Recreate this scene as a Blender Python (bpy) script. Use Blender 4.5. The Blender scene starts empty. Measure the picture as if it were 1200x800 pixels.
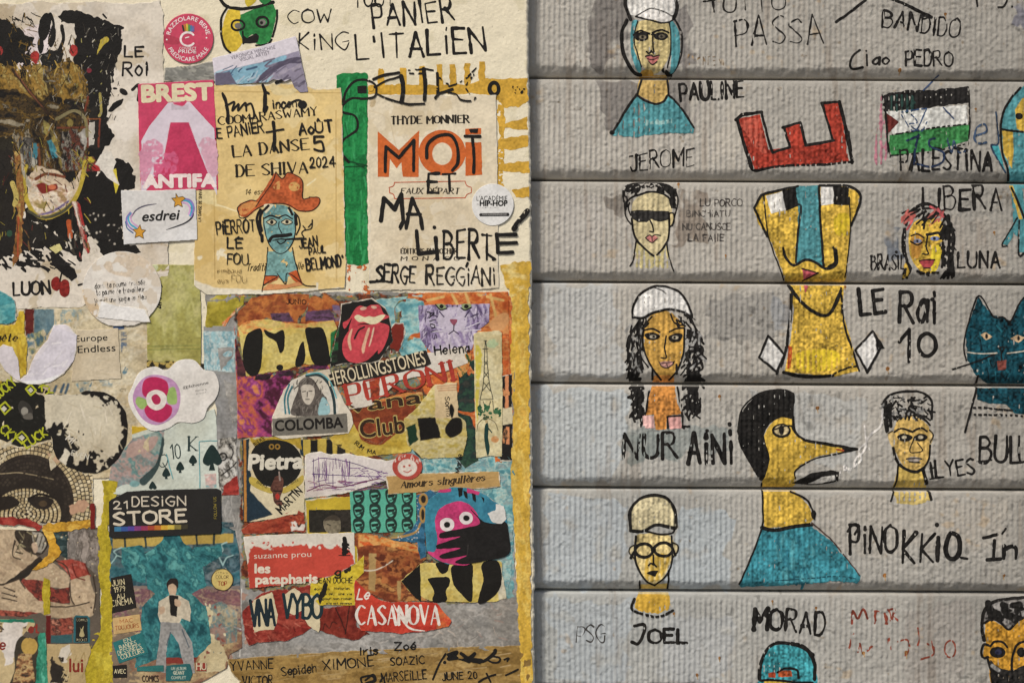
import bpy, math, random
import numpy as np
SC = bpy.context.scene
COL = SC.collection
S = 0.001; ZC = 1.5; D = 1.75          # one photograph pixel is about a millimetre on the wall

# ---------------------------------------------------------------- camera, light
cam_d = bpy.data.cameras.new('camera'); cam_d.sensor_width = 36; cam_d.lens = 36 * D / 1.2
cam_d.clip_start = 0.05; cam_d.clip_end = 200
cam = bpy.data.objects.new('camera', cam_d); COL.objects.link(cam)
cam.location = (0, -D, ZC); cam.rotation_euler = (math.radians(90), 0, 0)
SC.camera = cam
w = bpy.data.worlds.new('World'); SC.world = w; w.use_nodes = True
nt = w.node_tree; bg = nt.nodes['Background']
sky = nt.nodes.new('ShaderNodeTexSky'); sky.sky_type = 'NISHITA'; sky.sun_disc = False
ELEV, AZ = 50.0, -142.0                 # sun high, in front of the wall and to the left of the camera
sky.sun_elevation = math.radians(ELEV); sky.sun_rotation = math.radians(180 + 38)
sky.dust_density = 3.0
nt.links.new(sky.outputs['Color'], bg.inputs['Color']); bg.inputs['Strength'].default_value = 0.05
sd = bpy.data.lights.new('sun', 'SUN'); sd.energy = 2.1; sd.angle = math.radians(10); sd.color = (1.0, 0.945, 0.855)
sun = bpy.data.objects.new('sun', sd); COL.objects.link(sun)
sun.rotation_euler = (math.radians(90 - ELEV), 0, math.radians(-38))
sun.location = (-2, -3, 4)
SC.view_settings.view_transform = 'Standard'; SC.view_settings.look = 'None'
SC.view_settings.exposure = 0.86; SC.view_settings.gamma = 1.0; SC.view_settings.use_curve_mapping = False
SC.render.engine = 'CYCLES'; SC.cycles.max_bounces = 4

# ---------------------------------------------------------------- noise and colour
def hsh(a, b, seed):
    n = (a * 374761393 + b * 668265263 + (seed + 11) * 974634777) & 0xffffffff
    n = ((n ^ (n >> 13)) * 1274126177) & 0xffffffff
    return ((n ^ (n >> 16)) & 0xffff) / 65535.0
def vn(x, y, sc, seed=0):
    x = x / sc + 1000; y = y / sc + 1000
    xi = np.floor(x).astype(np.int64); yi = np.floor(y).astype(np.int64)
    fx = x - xi; fy = y - yi
    fx = fx * fx * (3 - 2 * fx); fy = fy * fy * (3 - 2 * fy)
    a = hsh(xi, yi, seed); b = hsh(xi + 1, yi, seed); c = hsh(xi, yi + 1, seed); d = hsh(xi + 1, yi + 1, seed)
    return (a + (b - a) * fx) * (1 - fy) + (c + (d - c) * fx) * fy
def fbm(x, y, sc, seed=0, o=3):
    t = 0; amp = 1; tot = 0
    for i in range(o):
        t = t + amp * vn(x, y, sc, seed + i * 7); tot += amp; amp *= .5; sc *= .47
    return t / tot
def ss(a, b, x):
    t = np.clip((x - a) / (b - a), 0, 1); return t * t * (3 - 2 * t)
NAMED = {}
def lin(c):
    c = NAMED.get(c, c)
    c = c.lstrip('#')
    if len(c) == 3: c = ''.join(q * 2 for q in c)
    v = [int(c[i:i + 2], 16) / 255 for i in (0, 2, 4)]
    return np.array([q / 12.92 if q <= .04045 else ((q + .055) / 1.055) ** 2.4 for q in v])

# ---------------------------------------------------------------- surfaces: heights in mm towards the street
SHEAR = 0.0055; SX = 622
class Pil:
    k = 1.0; shear = 0; base = 0
    def low(s, X, Y): return 2.2 * (fbm(X, Y, 130, 3, 2) - .5) + .5 * (vn(X, Y, 22, 9) - .5)
    def h(s, X, Y): return s.low(X, Y) + .5 * (fbm(X, Y, 9, 5, 2) - .5)
class Paper:
    k = 1.0; shear = 0
    def __init__(s, L, crease=.3, seed=0, curl=()):
        s.L = L; s.cr = crease; s.seed = seed; s.curl = curl
    def h(s, X, Y):
        h = PIL.low(X, Y) + .5 + s.L * .36
        if s.cr:
            n = fbm(X + 9 * vn(X, Y, 31, 4), Y, 42, s.seed, 2); m = vn(X, Y, 13, s.seed + 3)
            h = h + .8 * s.cr * ((1 - np.abs(2 * n - 1)) ** 5 * 1.1 + (1 - np.abs(2 * m - 1)) ** 4 * .35 - .4)
        for (x, y, dx, dy, dist, mm) in s.curl:
            l = math.hypot(dx, dy)
            h = h + mm * np.clip(((X - x) * dx + (Y - y) * dy) / l / dist, 0, 1) ** 2
        return h
GROOVES = [-149, -29, 91, 211, 330, 449, 571.5, 692, 812, 932]
RIB = 6.1
def sid_height(X, V):
    """Height of the ribbed, thickly painted boards; V runs down the boards."""
    h = np.zeros_like(X)
    ridge = fbm(X, V, 26, 41, 2)
    lump = fbm(X, V, 5.2, 43, 2); lump2 = vn(X, V, 3.1, 47)
    ph = (X + 1.4 * (fbm(X, V, 40, 45, 2) - .5)) / RIB * 2 * math.pi
    rib = (.5 + .5 * np.sin(ph)) ** 1.2 * (.5 + .6 * ridge) * 1.1
    brk = ss(.64, .74, vn(X, V, 7.5, 49)) * .8
    far = ss(820, 1120, X); rib = rib * (1 - .38 * far); lump = .5 + (lump - .5) * (1 + .55 * far)
    face = rib * (1 - .5 * brk) + brk * .55 * lump2 + .75 * (lump - .5) + .6 * (lump2 - .5)
    for a, b in zip(GROOVES[:-1], GROOVES[1:]):
        m = (V >= a) & (V <= b)
        if not m.any(): continue
        t = V - a; T = b - a
        bev = 15 + 5 * (vn(X, V * 0 + a, 37, 51) - .5) + 3 * (vn(X, V * 0 + a, 9, 52) - .5)
        top = ss(0.4, 1.8, t); lip = np.clip((t - 1.5) / 5, 0, 1)
        q = np.clip((t - (T - bev)) / bev, 0, 1)
        prof = -17 * (1 - top) - 1.0 * (1 - lip) ** 2 - 8.5 * q ** 1.7 - 11 * ss(T - 2.4, T - .6, t)
        fade = np.clip((t - 5) / 6, 0, 1) * (1 - ss(0, .6, q))
        edge = .5 * ss(.05, .15, q) * (1 - ss(.15, .5, q)) * vn(X, V, 6, 53) + 1.6 * ss(.1, .4, q) * (fbm(X, V, 9, 54, 3) - .5)
        h = np.where(m, prof + face * fade + (1 - fade) * .5 * (lump - .5) + edge, h)
    return h
class Sid:
    k = 1 + .018 / D; shear = SHEAR; base = -18; ready = False
    def init(s):
        s.fx = np.arange(560, 1290, .9); s.fv = np.arange(-60, 860, .9)
        s.dx = .9
        X, V = np.meshgrid(s.fx, s.fv); s.H = sid_height(X, V)
    def h(s, X, Y):
        V = Y - SHEAR * (X - SX)
        i = np.clip((X - s.fx[0]) / .9, 0, len(s.fx) - 1.001); j = np.clip((V - s.fv[0]) / .9, 0, len(s.fv) - 1.001)
        i0 = i.astype(int); j0 = j.astype(int); a = i - i0; b = j - j0; H = s.H
        return s.base + (H[j0, i0] * (1 - a) + H[j0, i0 + 1] * a) * (1 - b) + (H[j0 + 1, i0] * (1 - a) + H[j0 + 1, i0 + 1] * a) * b
    def tooth(s, X, Y):
        V = Y - SHEAR * (X - SX)
        return .55 * (.5 - .5 * np.sin(X / RIB * 2 * math.pi)) + .45 * vn(X, V, 3.1, 47)
class Over:
    """Paint running from the bare plaster over the edge of a pasted sheet."""
    k = 1.0; shear = 0
    def __init__(s, sf, box): s.sf = sf; s.b = box
    def h(s, X, Y):
        x0, y0, x1, y1 = s.b; q = np.clip(np.minimum(np.minimum(X - x0, x1 - X), np.minimum(Y - y0, y1 - Y)) / 3 + .5, 0, 1)
        return PIL.h(X, Y) * (1 - q) + (s.sf.h(X, Y) + .25) * q
PIL = Pil(); SID = Sid()

# ---------------------------------------------------------------- strokes and outlines
TR = [0, 0, 1]
def tr(ox, oy, f): TR[:] = [ox, oy, f]
def P(t):
    if isinstance(t, str): t = [tuple(map(float, q.split(','))) for q in t.split()]
    return np.array([(TR[0] + x / TR[2], TR[1] + y / TR[2]) for x, y in t], float)
def smooth(p, closed=False, n=6):
    if len(p) < 3: return p
    if closed: q = np.vstack([p[-1], p, p[0], p[1]])
    else: q = np.vstack([2 * p[0] - p[1], p, 2 * p[-1] - p[-2]])
    t = np.arange(n)[:, None] / n; o = []
    for i in range(1, len(q) - 2):
        a, b, c, d = q[i - 1], q[i], q[i + 1], q[i + 2]
        o.append(.5 * (2 * b + (c - a) * t + (2 * a - 5 * b + 4 * c - d) * t ** 2 + (3 * b - a - 3 * c + d) * t ** 3))
    if not closed: o.append(q[-2][None])
    return np.vstack(o)
def densify(p, step, closed=True):
    q = np.vstack([p, p[:1]]) if closed else p
    o = []
    for a, b in zip(q[:-1], q[1:]):
        n = max(1, int(np.hypot(*(b - a)) / step)); t = np.arange(n)[:, None] / n
        o.append(a + (b - a) * t)
    if not closed: o.append(q[-1:])
    return np.vstack(o)
def roughen(p, amp, sc=5, seed=1):
    p = densify(p, 1.2)
    d = np.stack([fbm(p[:, 0], p[:, 1], sc, seed, 2), fbm(p[:, 0] + 77, p[:, 1], sc, seed + 5, 2)], 1) - .5
    return p + d * 2.6 * amp
class Cv:
    """A patch of one surface: a grid of points with a colour and a coverage each."""
    def __init__(s, bb, r, surf):
        x0, y0, x1, y1 = bb; s.r = r; s.sf = surf; sh = surf.shear
        s.u0 = x0 - 2 * r; s.v0 = y0 - 2 * r - abs(sh) * 5
        n = int((x1 - x0) / r) + 5; m = int((y1 - y0 + abs(sh) * (x1 - x0) + abs(sh) * 10) / r) + 5
        if sh: s.v0 = min(y0 - sh * (x0 - SX), y0 - sh * (x1 - SX)) - 2 * r
        s.u = s.u0 + r * np.arange(n); s.v = s.v0 + r * np.arange(m)
        s.X, V = np.meshgrid(s.u, s.v); s.Y = V + sh * (s.X - SX)
        s.rgb = np.zeros((m, n, 3)); s.a = np.zeros((m, n))
    def g(s, p): return np.stack([(p[:, 0] - s.u0) / s.r, (p[:, 1] - s.sf.shear * (p[:, 0] - SX) - s.v0) / s.r], 1)
    def win(s, p, pad=2):
        ny, nx = s.a.shape; lo = np.floor(p.min(0) - pad).astype(int); hi = np.ceil(p.max(0) + pad).astype(int) + 1
        return max(lo[1], 0), min(hi[1], ny), max(lo[0], 0), min(hi[0], nx)
    def over(s, wn, cov, col, gr=.1, dry=0, sc=2.2, clip=False, seed=3):
        j0, j1, i0, i1 = wn
        if j1 <= j0 or i1 <= i0: return
        X = s.X[j0:j1, i0:i1]; Y = s.Y[j0:j1, i0:i1]
        if s.sf is SID: dry = max(dry, .2)
        if dry:
            t = s.sf.tooth(X, Y) if hasattr(s.sf, 'tooth') else fbm(X, Y, 3.2, seed + 20, 2)
            big = fbm(X, Y, 16, seed + 31, 2)
            cov = cov * np.clip((1.12 - dry * (.25 + 1.5 * big) - t) / .22 + .5, 0, 1)
        c = lin(col) if isinstance(col, str) else col
        if s.sf is SID: gr = gr * 1.7
        k = 1 + gr * (2 * vn(X, Y, sc, seed) + vn(X, Y, 11, seed + 1) * 1.3 - 1.65)
        if s.sf is SID: k = k * (.80 + .40 * vn(X, Y * .2, 2.6, seed + 41)) * (.82 + .36 * fbm(X, Y, 20, seed + 43, 3))
        c = np.clip(c * k[..., None], 0, 1)
        A = s.a[j0:j1, i0:i1]; R = s.rgb[j0:j1, i0:i1]
        if clip: cov = np.minimum(cov, A)
        an = cov + A * (1 - cov)
        f = np.where(an > 1e-4, cov / np.maximum(an, 1e-4), 1.0)[..., None]
        if clip: f = cov[..., None]; an = A
        R[:] = R * (1 - f) + c * f; A[:] = an
    def polys(s, conts, ssn=3, pad=2):
        gp = [s.g(c) for c in conts]
        wn = s.win(np.vstack(gp), pad); j0, j1, i0, i1 = wn
        if j1 <= j0 or i1 <= i0: return wn, None
        H, W_ = (j1 - j0) * ssn, (i1 - i0) * ssn
        tog = np.zeros((H, W_ + 1), np.int32)
        E = [np.hstack([g, np.roll(g, -1, 0)]) for g in gp]
        e = np.vstack(E)
        ax = (e[:, 0] - i0 + .5) * ssn; ay = (e[:, 1] - j0 + .5) * ssn; bx = (e[:, 2] - i0 + .5) * ssn; by = (e[:, 3] - j0 + .5) * ssn
        sw = ay > by; sgn = np.where(sw, -1, 1); ax, bx = np.where(sw, bx, ax), np.where(sw, ax, bx); ay, by = np.where(sw, by, ay), np.where(sw, ay, by)
        r0 = np.clip(np.ceil(ay - .5), 0, H).astype(int); r1 = np.clip(np.ceil(by - .5), 0, H).astype(int)
        cnt = np.maximum(r1 - r0, 0); k = np.repeat(np.arange(len(e)), cnt)
        if len(k) == 0: return wn, None
        off = np.arange(len(k)) - np.repeat(np.cumsum(cnt) - cnt, cnt)
        row = r0[k] + off; x = ax[k] + (row + .5 - ay[k]) / (by[k] - ay[k]) * (bx[k] - ax[k])
        np.add.at(tog, (row, np.clip(np.ceil(x - .5), 0, W_).astype(int)), sgn[k])
        ins = (np.cumsum(tog, 1)[:, :W_] != 0).astype(float)
        return wn, ins.reshape(j1 - j0, ssn, i1 - i0, ssn).mean((1, 3))
    def dist(s, segs, rad):
        """Coverage of a round-brushed line; segs a list of (n,2) polylines in px, rad in px per point."""
        allp = np.vstack([s.g(p) for p in segs]); wn = s.win(allp, 3 + max(np.max(q) for q in rad) / s.r); j0, j1, i0, i1 = wn
        if j1 <= j0 or i1 <= i0: return wn, None
        out = np.full((j1 - j0, i1 - i0), -9.0)
        for p, q in zip(segs, rad):
            g = s.g(p); q = np.broadcast_to(q, (len(p),)) / s.r
            if len(g) == 1: g = np.vstack([g, g]); q = np.repeat(q, 2)
            for a, b, ra, rb in zip(g[:-1], g[1:], q[:-1], q[1:]):
                m = max(ra, rb) + 1.5
                x0 = max(int(min(a[0], b[0]) - m), i0); x1 = min(int(max(a[0], b[0]) + m) + 2, i1)
                y0 = max(int(min(a[1], b[1]) - m), j0); y1 = min(int(max(a[1], b[1]) + m) + 2, j1)
                if x1 <= x0 or y1 <= y0: continue
                yy = np.arange(y0, y1)[:, None]; xx = np.arange(x0, x1)[None]
                d = b - a; l2 = d @ d
                t = np.clip(((xx - a[0]) * d[0] + (yy - a[1]) * d[1]) / l2, 0, 1) if l2 > 1e-9 else 0.0
                f = ra + (rb - ra) * t - np.hypot(xx - a[0] - t * d[0], yy - a[1] - t * d[1])
                o = out[y0 - j0:y1 - j0, x0 - i0:x1 - i0]; np.maximum(o, f, out=o)
        return wn, np.clip(out + .5, 0, 1)
def bbx(p, m=0): return (p[:, 0].min() - m, p[:, 1].min() - m, p[:, 0].max() + m, p[:, 1].max() + m)
def F(pts, col, sm=0, ro=.5, dry=0, gr=.12, sc=2.2, clip=False, seed=1, rs=5):
    """Filled outline."""
    p = P(pts) if not isinstance(pts, np.ndarray) else pts
    if sm: p = smooth(p, True)
    if ro: p = roughen(p, ro, rs, seed)
    def go(cv):
        wn, c = cv.polys([p])
        if c is not None: cv.over(wn, c, col, gr, dry, sc, clip, seed)
    return bbx(p), go
def FS(pts, col, **k): return F(pts, col, sm=1, **k)
def L(pts, w, col='K', sm=1, dry=0, gr=.15, ro=.35, taper=0, clip=False, seed=1):
    """Brush or marker line; several lines split by |."""
    segs = []; rads = []
    for t in (pts.split('|') if isinstance(pts, str) else [pts]):
        p = P(t) if isinstance(t, str) else t
        if sm: p = smooth(p)
        p = densify(p, 2.5, False) if len(p) > 1 else p
        if ro and len(p) > 1: p = p + (np.stack([vn(p[:, 0], p[:, 1], 6, seed), vn(p[:, 1], p[:, 0], 6, seed + 1)], 1) - .5) * 2 * ro
        q = w / 2 * (1 + .35 * (vn(p[:, 0] + p[:, 1], p[:, 1], 9, seed + 2) - .5))
        if taper:
            t_ = np.linspace(0, 1, len(p)); q = q * (1 - taper * np.abs(2 * t_ - 1) ** 3)
        segs.append(p); rads.append(q)
    def go(cv):
        wn, c = cv.dist(segs, rads)
        if c is not None: cv.over(wn, c, col, gr, dry, 2.2, clip, seed)
    return bbx(np.vstack(segs), w), go
def E(x, y, rx, ry, col, rot=0, **k):
    t = np.linspace(0, 2 * math.pi, 40, endpoint=False); c, s_ = math.cos(math.radians(rot)), math.sin(math.radians(rot))
    px, py = rx * np.cos(t), ry * np.sin(t)
    k.setdefault('ro', .2)
    return F(P(list(zip(x + px * c - py * s_, y + px * s_ + py * c))), col, **k)
def ring(x, y, rx, ry, w, col='K', a0=0, a1=360, **k):
    t = np.radians(np.linspace(a0, a1, 48))
    return L(P(list(zip(x + rx * np.cos(t), y + ry * np.sin(t)))), w, col, sm=0, **k)
def R(x0, y0, x1, y1, col, **k): return F([(x0, y0), (x1, y0), (x1, y1), (x0, y1)], col, **k)
def spots(bb, n, rmin, rmax, cols, seed=1, **k):
    """Blots scattered over a box; one op."""
    rn = random.Random(seed); x0, y0, x1, y1 = bb; ops = []
    for i in range(n):
        a = rn.uniform(rmin, rmax); ops.append(E(rn.uniform(x0, x1), rn.uniform(y0, y1), a, a * rn.uniform(.4, 1), rn.choice(cols), rot=rn.uniform(0, 180), ro=a / TR[2] * .5, seed=i, **k))
    return many(ops)
def hatch(bb, n, ln, w, cols, ang=90, spread=25, seed=1, **k):
    rn = random.Random(seed); x0, y0, x1, y1 = bb; ops = []
    for i in range(n):
        a = math.radians(ang + rn.uniform(-spread, spread)); l = ln * rn.uniform(.4, 1); x = rn.uniform(x0, x1); y = rn.uniform(y0, y1)
        ops.append(L([(0, 0)] and P([(x, y), (x + l * .5 * math.cos(a) + rn.uniform(-2, 2), y + l * .5 * math.sin(a)), (x + l * math.cos(a), y + l * math.sin(a))]), w * rn.uniform(.5, 1.2), rn.choice(cols), seed=i, **k))
    return many(ops)
def MT(pts, cols, sc=8, ang=0, st=2.0, sm=0, ro=.8, dry=0, clip=False, seed=1, warp=.5, rs=5, gr=.2):
    """Filled outline brushed in several colours that run into one another along one direction."""
    p = P(pts) if not isinstance(pts, np.ndarray) else pts
    if sm: p = smooth(p, True)
    if ro: p = roughen(p, ro, rs, seed)
    cc = np.array([lin(c) for c in cols]); ca, sa = math.cos(math.radians(ang)), math.sin(math.radians(ang))
    def go(cv):
        wn, c = cv.polys([p])
        if c is None: return
        j0, j1, i0, i1 = wn; X = cv.X[j0:j1, i0:i1]; Y = cv.Y[j0:j1, i0:i1]
        wx = X + warp * sc * 1.4 * (fbm(X, Y, sc * 1.6, seed + 91, 2) - .5); wy = Y + warp * sc * 1.4 * (fbm(X, Y, sc * 1.6, seed + 93, 2) - .5)
        n = fbm((wx * ca + wy * sa) / st, -wx * sa + wy * ca, sc, seed + 95, 4)
        n = n + .16 * (fbm(wx, wy, sc * .28, seed + 99, 2) - .5) + .07 * (vn(X, Y, 1.7, seed) - .5)
        q = np.clip((n - .27) / .46, 0, .999) * (len(cc) - 1); k = q.astype(int); f = (q - k)[..., None]
        col = cc[k] * (1 - f) + cc[np.minimum(k + 1, len(cc) - 1)] * f
        cv.over(wn, c, col, gr, dry, 2.2, clip, seed)
    return bbx(p), go
def RM(x0, y0, x1, y1, cols, **k): return MT([(x0, y0), (x1, y0), (x1, y1), (x0, y1)], cols, **k)
def many(ops):
    b = np.array([o[0] for o in ops])
    def go(cv):
        for o in ops: o[1](cv)
    return (b[:, 0].min(), b[:, 1].min(), b[:, 2].max(), b[:, 3].max()), go

# ---------------------------------------------------------------- letters
GL = {'A':'033c63|1656','B':'0c03|~0c3c5a3808|~0848664303','C':'~6b3c09063364','D':'0c03|~0c3c59563303','E':'5c0c0353|0848','F':'5c0c03|0848',
'G':'~6b3c0906335366|6737','H':'0c03|6c63|0868','I':'0c03','J':'~4c45331305','K':'0c03|5c0753','L':'0c0353','M':'030c367c73','N':'030c636c',
'O':'~3c0a0533656a3c','P':'030c|~0c4c5a4707','Q':'~3c0a0533656a3c|3663','R':'030c|~0c4c5a4808|2863','S':'~5b3c0a28553304','T':'0c6c|3c33',
'U':'~0c0533656c','V':'0c336c','W':'0c2349638c','X':'0c63|6c03','Y':'0c386c|3833','Z':'0c6c0363','0':'~2c0a0523454a2c','1':'0a2c23',
'2':'~0a1c3c4a3703|0353','3':'~0b2c4a28|~2846230 4'.replace(' ',''),'4':'4c0666|4c43','5':'4c0c08|~083946432304','6':'~4c1806234528 06'.replace(' ',''),
'7':'0c5c13','8':'~2c0a28452305284a2c','9':'~48280a2c4a4823','a':'~482906042346|4943','b':'0c03|~072947452303','c':'~482906052344','d':'~482906052345|4c43',
'e':'~0646482906052344','f':'~4c3c2a23|0949','g':'~482906052345|~4942301001','h':'0c03|~07294843','i':'0903|0b0c','j':'~29211000|2b2c','k':'0c03|490643',
'l':'0c03','m':'0903|~07293733|~37596763','n':'0903|~07294843','o':'~29070523454729','p':'0900|~072947452304','q':'~482906052345|4940','r':'0903|~06283949',
's':'~48290836452304','t':'~2c242343|0949','u':'~09052345|4943','v':'092349','w':'0913385369','x':'0943|4903','y':'0924|4910','z':'09490343',
"'":'0c0a','.':'0303',',':'1302','-':'0737','!':'0c06|0303','?':'~0b2c4a2826|2323','&':'~53184b1a0523 36'.replace(' ',''),'/':'036c','+':'2905|0747','_':'0353',':':'0404|0808','°':'~1c0b1a2b1c','*':'2905|0747|0549|0945'}
ACC = {'É':('E','3d5f'),'é':('e','2a4c'),'è':('e','3a1c'),'ê':('e','1a2c3a'),'Û':('U','2d3f4d'),'È':('E','4d2f'),'Ë':('E','2e2e|4e4e'),'ë':('e','1b1b|3b3b'),'Ï':('I','1e1e|0e0e')}
def glyph(ch):
    if ch in ACC: b, a = ACC[ch]; g = GL[b] + '|' + a
    else: g = GL.get(ch, '')
    st = []
    for q in g.split('|'):
        if not q: continue
        sm = q[0] == '~'; q = q.lstrip('~')
        st.append((sm, np.array([(int(q[i], 16), int(q[i + 1], 16) - 3) for i in range(0, len(q), 2)], float)))
    wd = max([p[:, 0].max() for _, p in st], default=3)
    if wd < 1 and ch != ' ': st = [(m_, p + [.8, 0]) for m_, p in st]; wd = 1.6
    return st, wd
def W(s, x, y, wid, h, lw, col='K', rot=0, sl=0, serif=0, jit=.35, dry=0, gr=.15, gap=2.2, seed=1, clip=False):
    """Hand or pen lettering; x, y the start of the baseline, wid and h the size of the line."""
    if INK[0] > 1: dry = max(dry, .12)
    rn = random.Random(seed + len(s) * 7); sx = 0; items = []
    for ch in s:
        st, wd = glyph(ch); items.append((sx, st, wd)); sx += (wd if ch != ' ' else 2.6) + gap
    tot = max(sx - gap, 1); f = TR[2]; kx = wid / f / tot; ky = h / f / 9
    x = TR[0] + x / f; y = TR[1] + y / f; cr, sr = math.cos(math.radians(rot)), math.sin(math.radians(rot))
    segs = []; rads = []
    for ox, st, wd in items:
        jx, jy, js, jr = [rn.uniform(-1, 1) * jit for _ in range(4)]; lwk = 1 + .55 * jit * rn.uniform(-1, 1); jrot = math.radians(7) * jit * rn.uniform(-1, 1) * (jit > .2); ksz = 1 + .16 * jit * rn.uniform(-1, 1) * (jit > .2)
        for sm, p in st:
            if not serif and jit: p = p + np.array([(rn.uniform(-.5, .5) * jit, rn.uniform(-.5, .5) * jit) for _ in p])
            q = smooth(p, n=5) if sm else (densify(p, 1.5, False) if len(p) > 1 and np.ptp(p) > 0 else p[:1])
            ends = [p[0], p[-1]] if (serif and not sm and len(p) < 4) else ([p[0], p[-1]] if serif and not sm else [])
            def put(q):
                yy = q[:, 1] * (1 + .06 * js) * ksz + jy * .7 + (q[:, 0] - wd / 2) * jrot * 1.2
                xx = (ox + q[:, 0] + jx * .35 - (q[:, 1] - 4.5) * jrot) * kx + (yy * ky) * (math.tan(math.radians(sl)) + .05 * jr)
                return np.stack([x + xx * cr + yy * ky * sr, y + xx * sr - yy * ky * cr], 1)
            ww = put(q)
            if serif and len(q) > 1:
                d = np.gradient(q, axis=0); l = np.hypot(d[:, 0] * kx, d[:, 1] * ky) + 1e-6
                v = np.abs(d[:, 1] * ky) / l; up = (d[:, 0] * d[:, 1] > .02 * np.abs(d).max() ** 2) & (not sm)
                rad = lw * .52 * np.where(up, .5, .4 + .75 * v ** 2)
                segs.append(ww); rads.append(rad)
                for e in ends:
                    if round(e[1], 1) in (0, 9, 6) and not (len(p) > 1 and abs(p[-1][1] - p[0][1]) < .1):
                        z = put(np.array([(e[0] - 1.1, e[1]), (e[0] + 1.1, e[1])])); segs.append(z); rads.append(np.full(2, lw * .2))
            else:
                segs.append(ww); rads.append(lw * lwk * INK[0] / 2 * (1 - .45 * jit * np.linspace(0, 1, len(ww)) * (jit > .2)) * (1 + .9 * jit * (vn(ww[:, 0], ww[:, 1], 6, seed + len(rads)) * 2 - 1)))
    if not segs: segs = [np.array([[x, y]])]; rads = [np.array([.1])]
    def go(cv):
        wn, c = cv.dist(segs, rads)
        if c is not None: cv.over(wn, c, col, gr, dry, 2.2, clip, seed)
    return bbx(np.vstack(segs), lw), go
INK = [1.0]
_FT = {}
def font_tris(s, off):
    if (s, off) in _FT: return _FT[s, off]
    cu = bpy.data.curves.new('lettering', 'FONT'); cu.body = s; cu.offset = off; cu.resolution_u = 4; cu.size = 1
    o = bpy.data.objects.new('lettering', cu); COL.objects.link(o)
    dg = bpy.context.evaluated_depsgraph_get(); ev = o.evaluated_get(dg); me = ev.to_mesh(); me.calc_loop_triangles()
    co = np.empty(len(me.vertices) * 3); me.vertices.foreach_get('co', co); co = co.reshape(-1, 3)[:, :2]
    t = np.empty(len(me.loop_triangles) * 3, np.int32); me.loop_triangles.foreach_get('vertices', t); t = t.reshape(-1, 3)
    tri = co[t].astype(float); ev.to_mesh_clear(); bpy.data.objects.remove(o); bpy.data.curves.remove(cu)
    _FT[s, off] = tri; return tri
def B(s, x, y, wid, h, col='K', rot=0, off=0.0, sl=0, clip=False, gr=.1, dry=0, seed=1, arc=0):
    """Printed sans lettering: x, y baseline start, wid x h the box of its capitals. arc bends it round a circle of that radius."""
    t = font_tris(s, 0).copy(); f = TR[2]; bold = off / .729 * h / f * .8
    x0 = t[..., 0].min(); x1 = t[..., 0].max(); cap = .729
    u = (t[..., 0] - x0) / max(x1 - x0, 1e-6) * wid / f; v = t[..., 1] / cap * h / f
    u = u + v * math.tan(math.radians(sl))
    X0 = TR[0] + x / f; Y0 = TR[1] + y / f
    if arc:
        rr = arc / f; th = (u - wid / f / 2) / abs(rr) + math.radians(rot)
        if arc > 0: px = X0 + (rr + v) * np.sin(th); py = Y0 - (rr + v) * np.cos(th)
        else: px = X0 + (-rr - v) * np.sin(th - 2 * math.radians(0)); py = Y0 + (-rr - v) * np.cos(th)
    else:
        cr, sr = math.cos(math.radians(rot)), math.sin(math.radians(rot))
        px = X0 + u * cr + v * sr; py = Y0 + u * sr - v * cr
    q = np.stack([px, py], -1)
    ar = (q[:, 1, 0] - q[:, 0, 0]) * (q[:, 2, 1] - q[:, 0, 1]) - (q[:, 2, 0] - q[:, 0, 0]) * (q[:, 1, 1] - q[:, 0, 1])
    q[ar < 0] = q[ar < 0][:, ::-1]
    def go(cv):
        k = bold / cv.r; wn, c = cv.polys(list(q), 3, 3 + k)
        if c is not None and k > .15:
            cp = np.pad(c, int(k) + 2); o = cp.copy(); n = max(1, math.ceil(k)); st = k / n
            for i in range(n):
                src = o.copy(); a_ = min(st, 1)
                for dy, dx in ((0, 1), (0, -1), (1, 0), (-1, 0), (1, 1), (1, -1), (-1, 1), (-1, -1)):
                    z_ = np.roll(src, (dy, dx), (0, 1)); w_ = a_ * (.7 if dx and dy else 1)
                    o = np.maximum(o, z_ * w_ + src * (1 - w_))
            p_ = int(k) + 2; c = o[p_:-p_, p_:-p_]
        if c is not None: cv.over(wn, np.clip(c, 0, 1), col, gr, dry, 2.2, clip, seed)
    return bbx(q.reshape(-1, 2), .5 + bold), go
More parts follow.
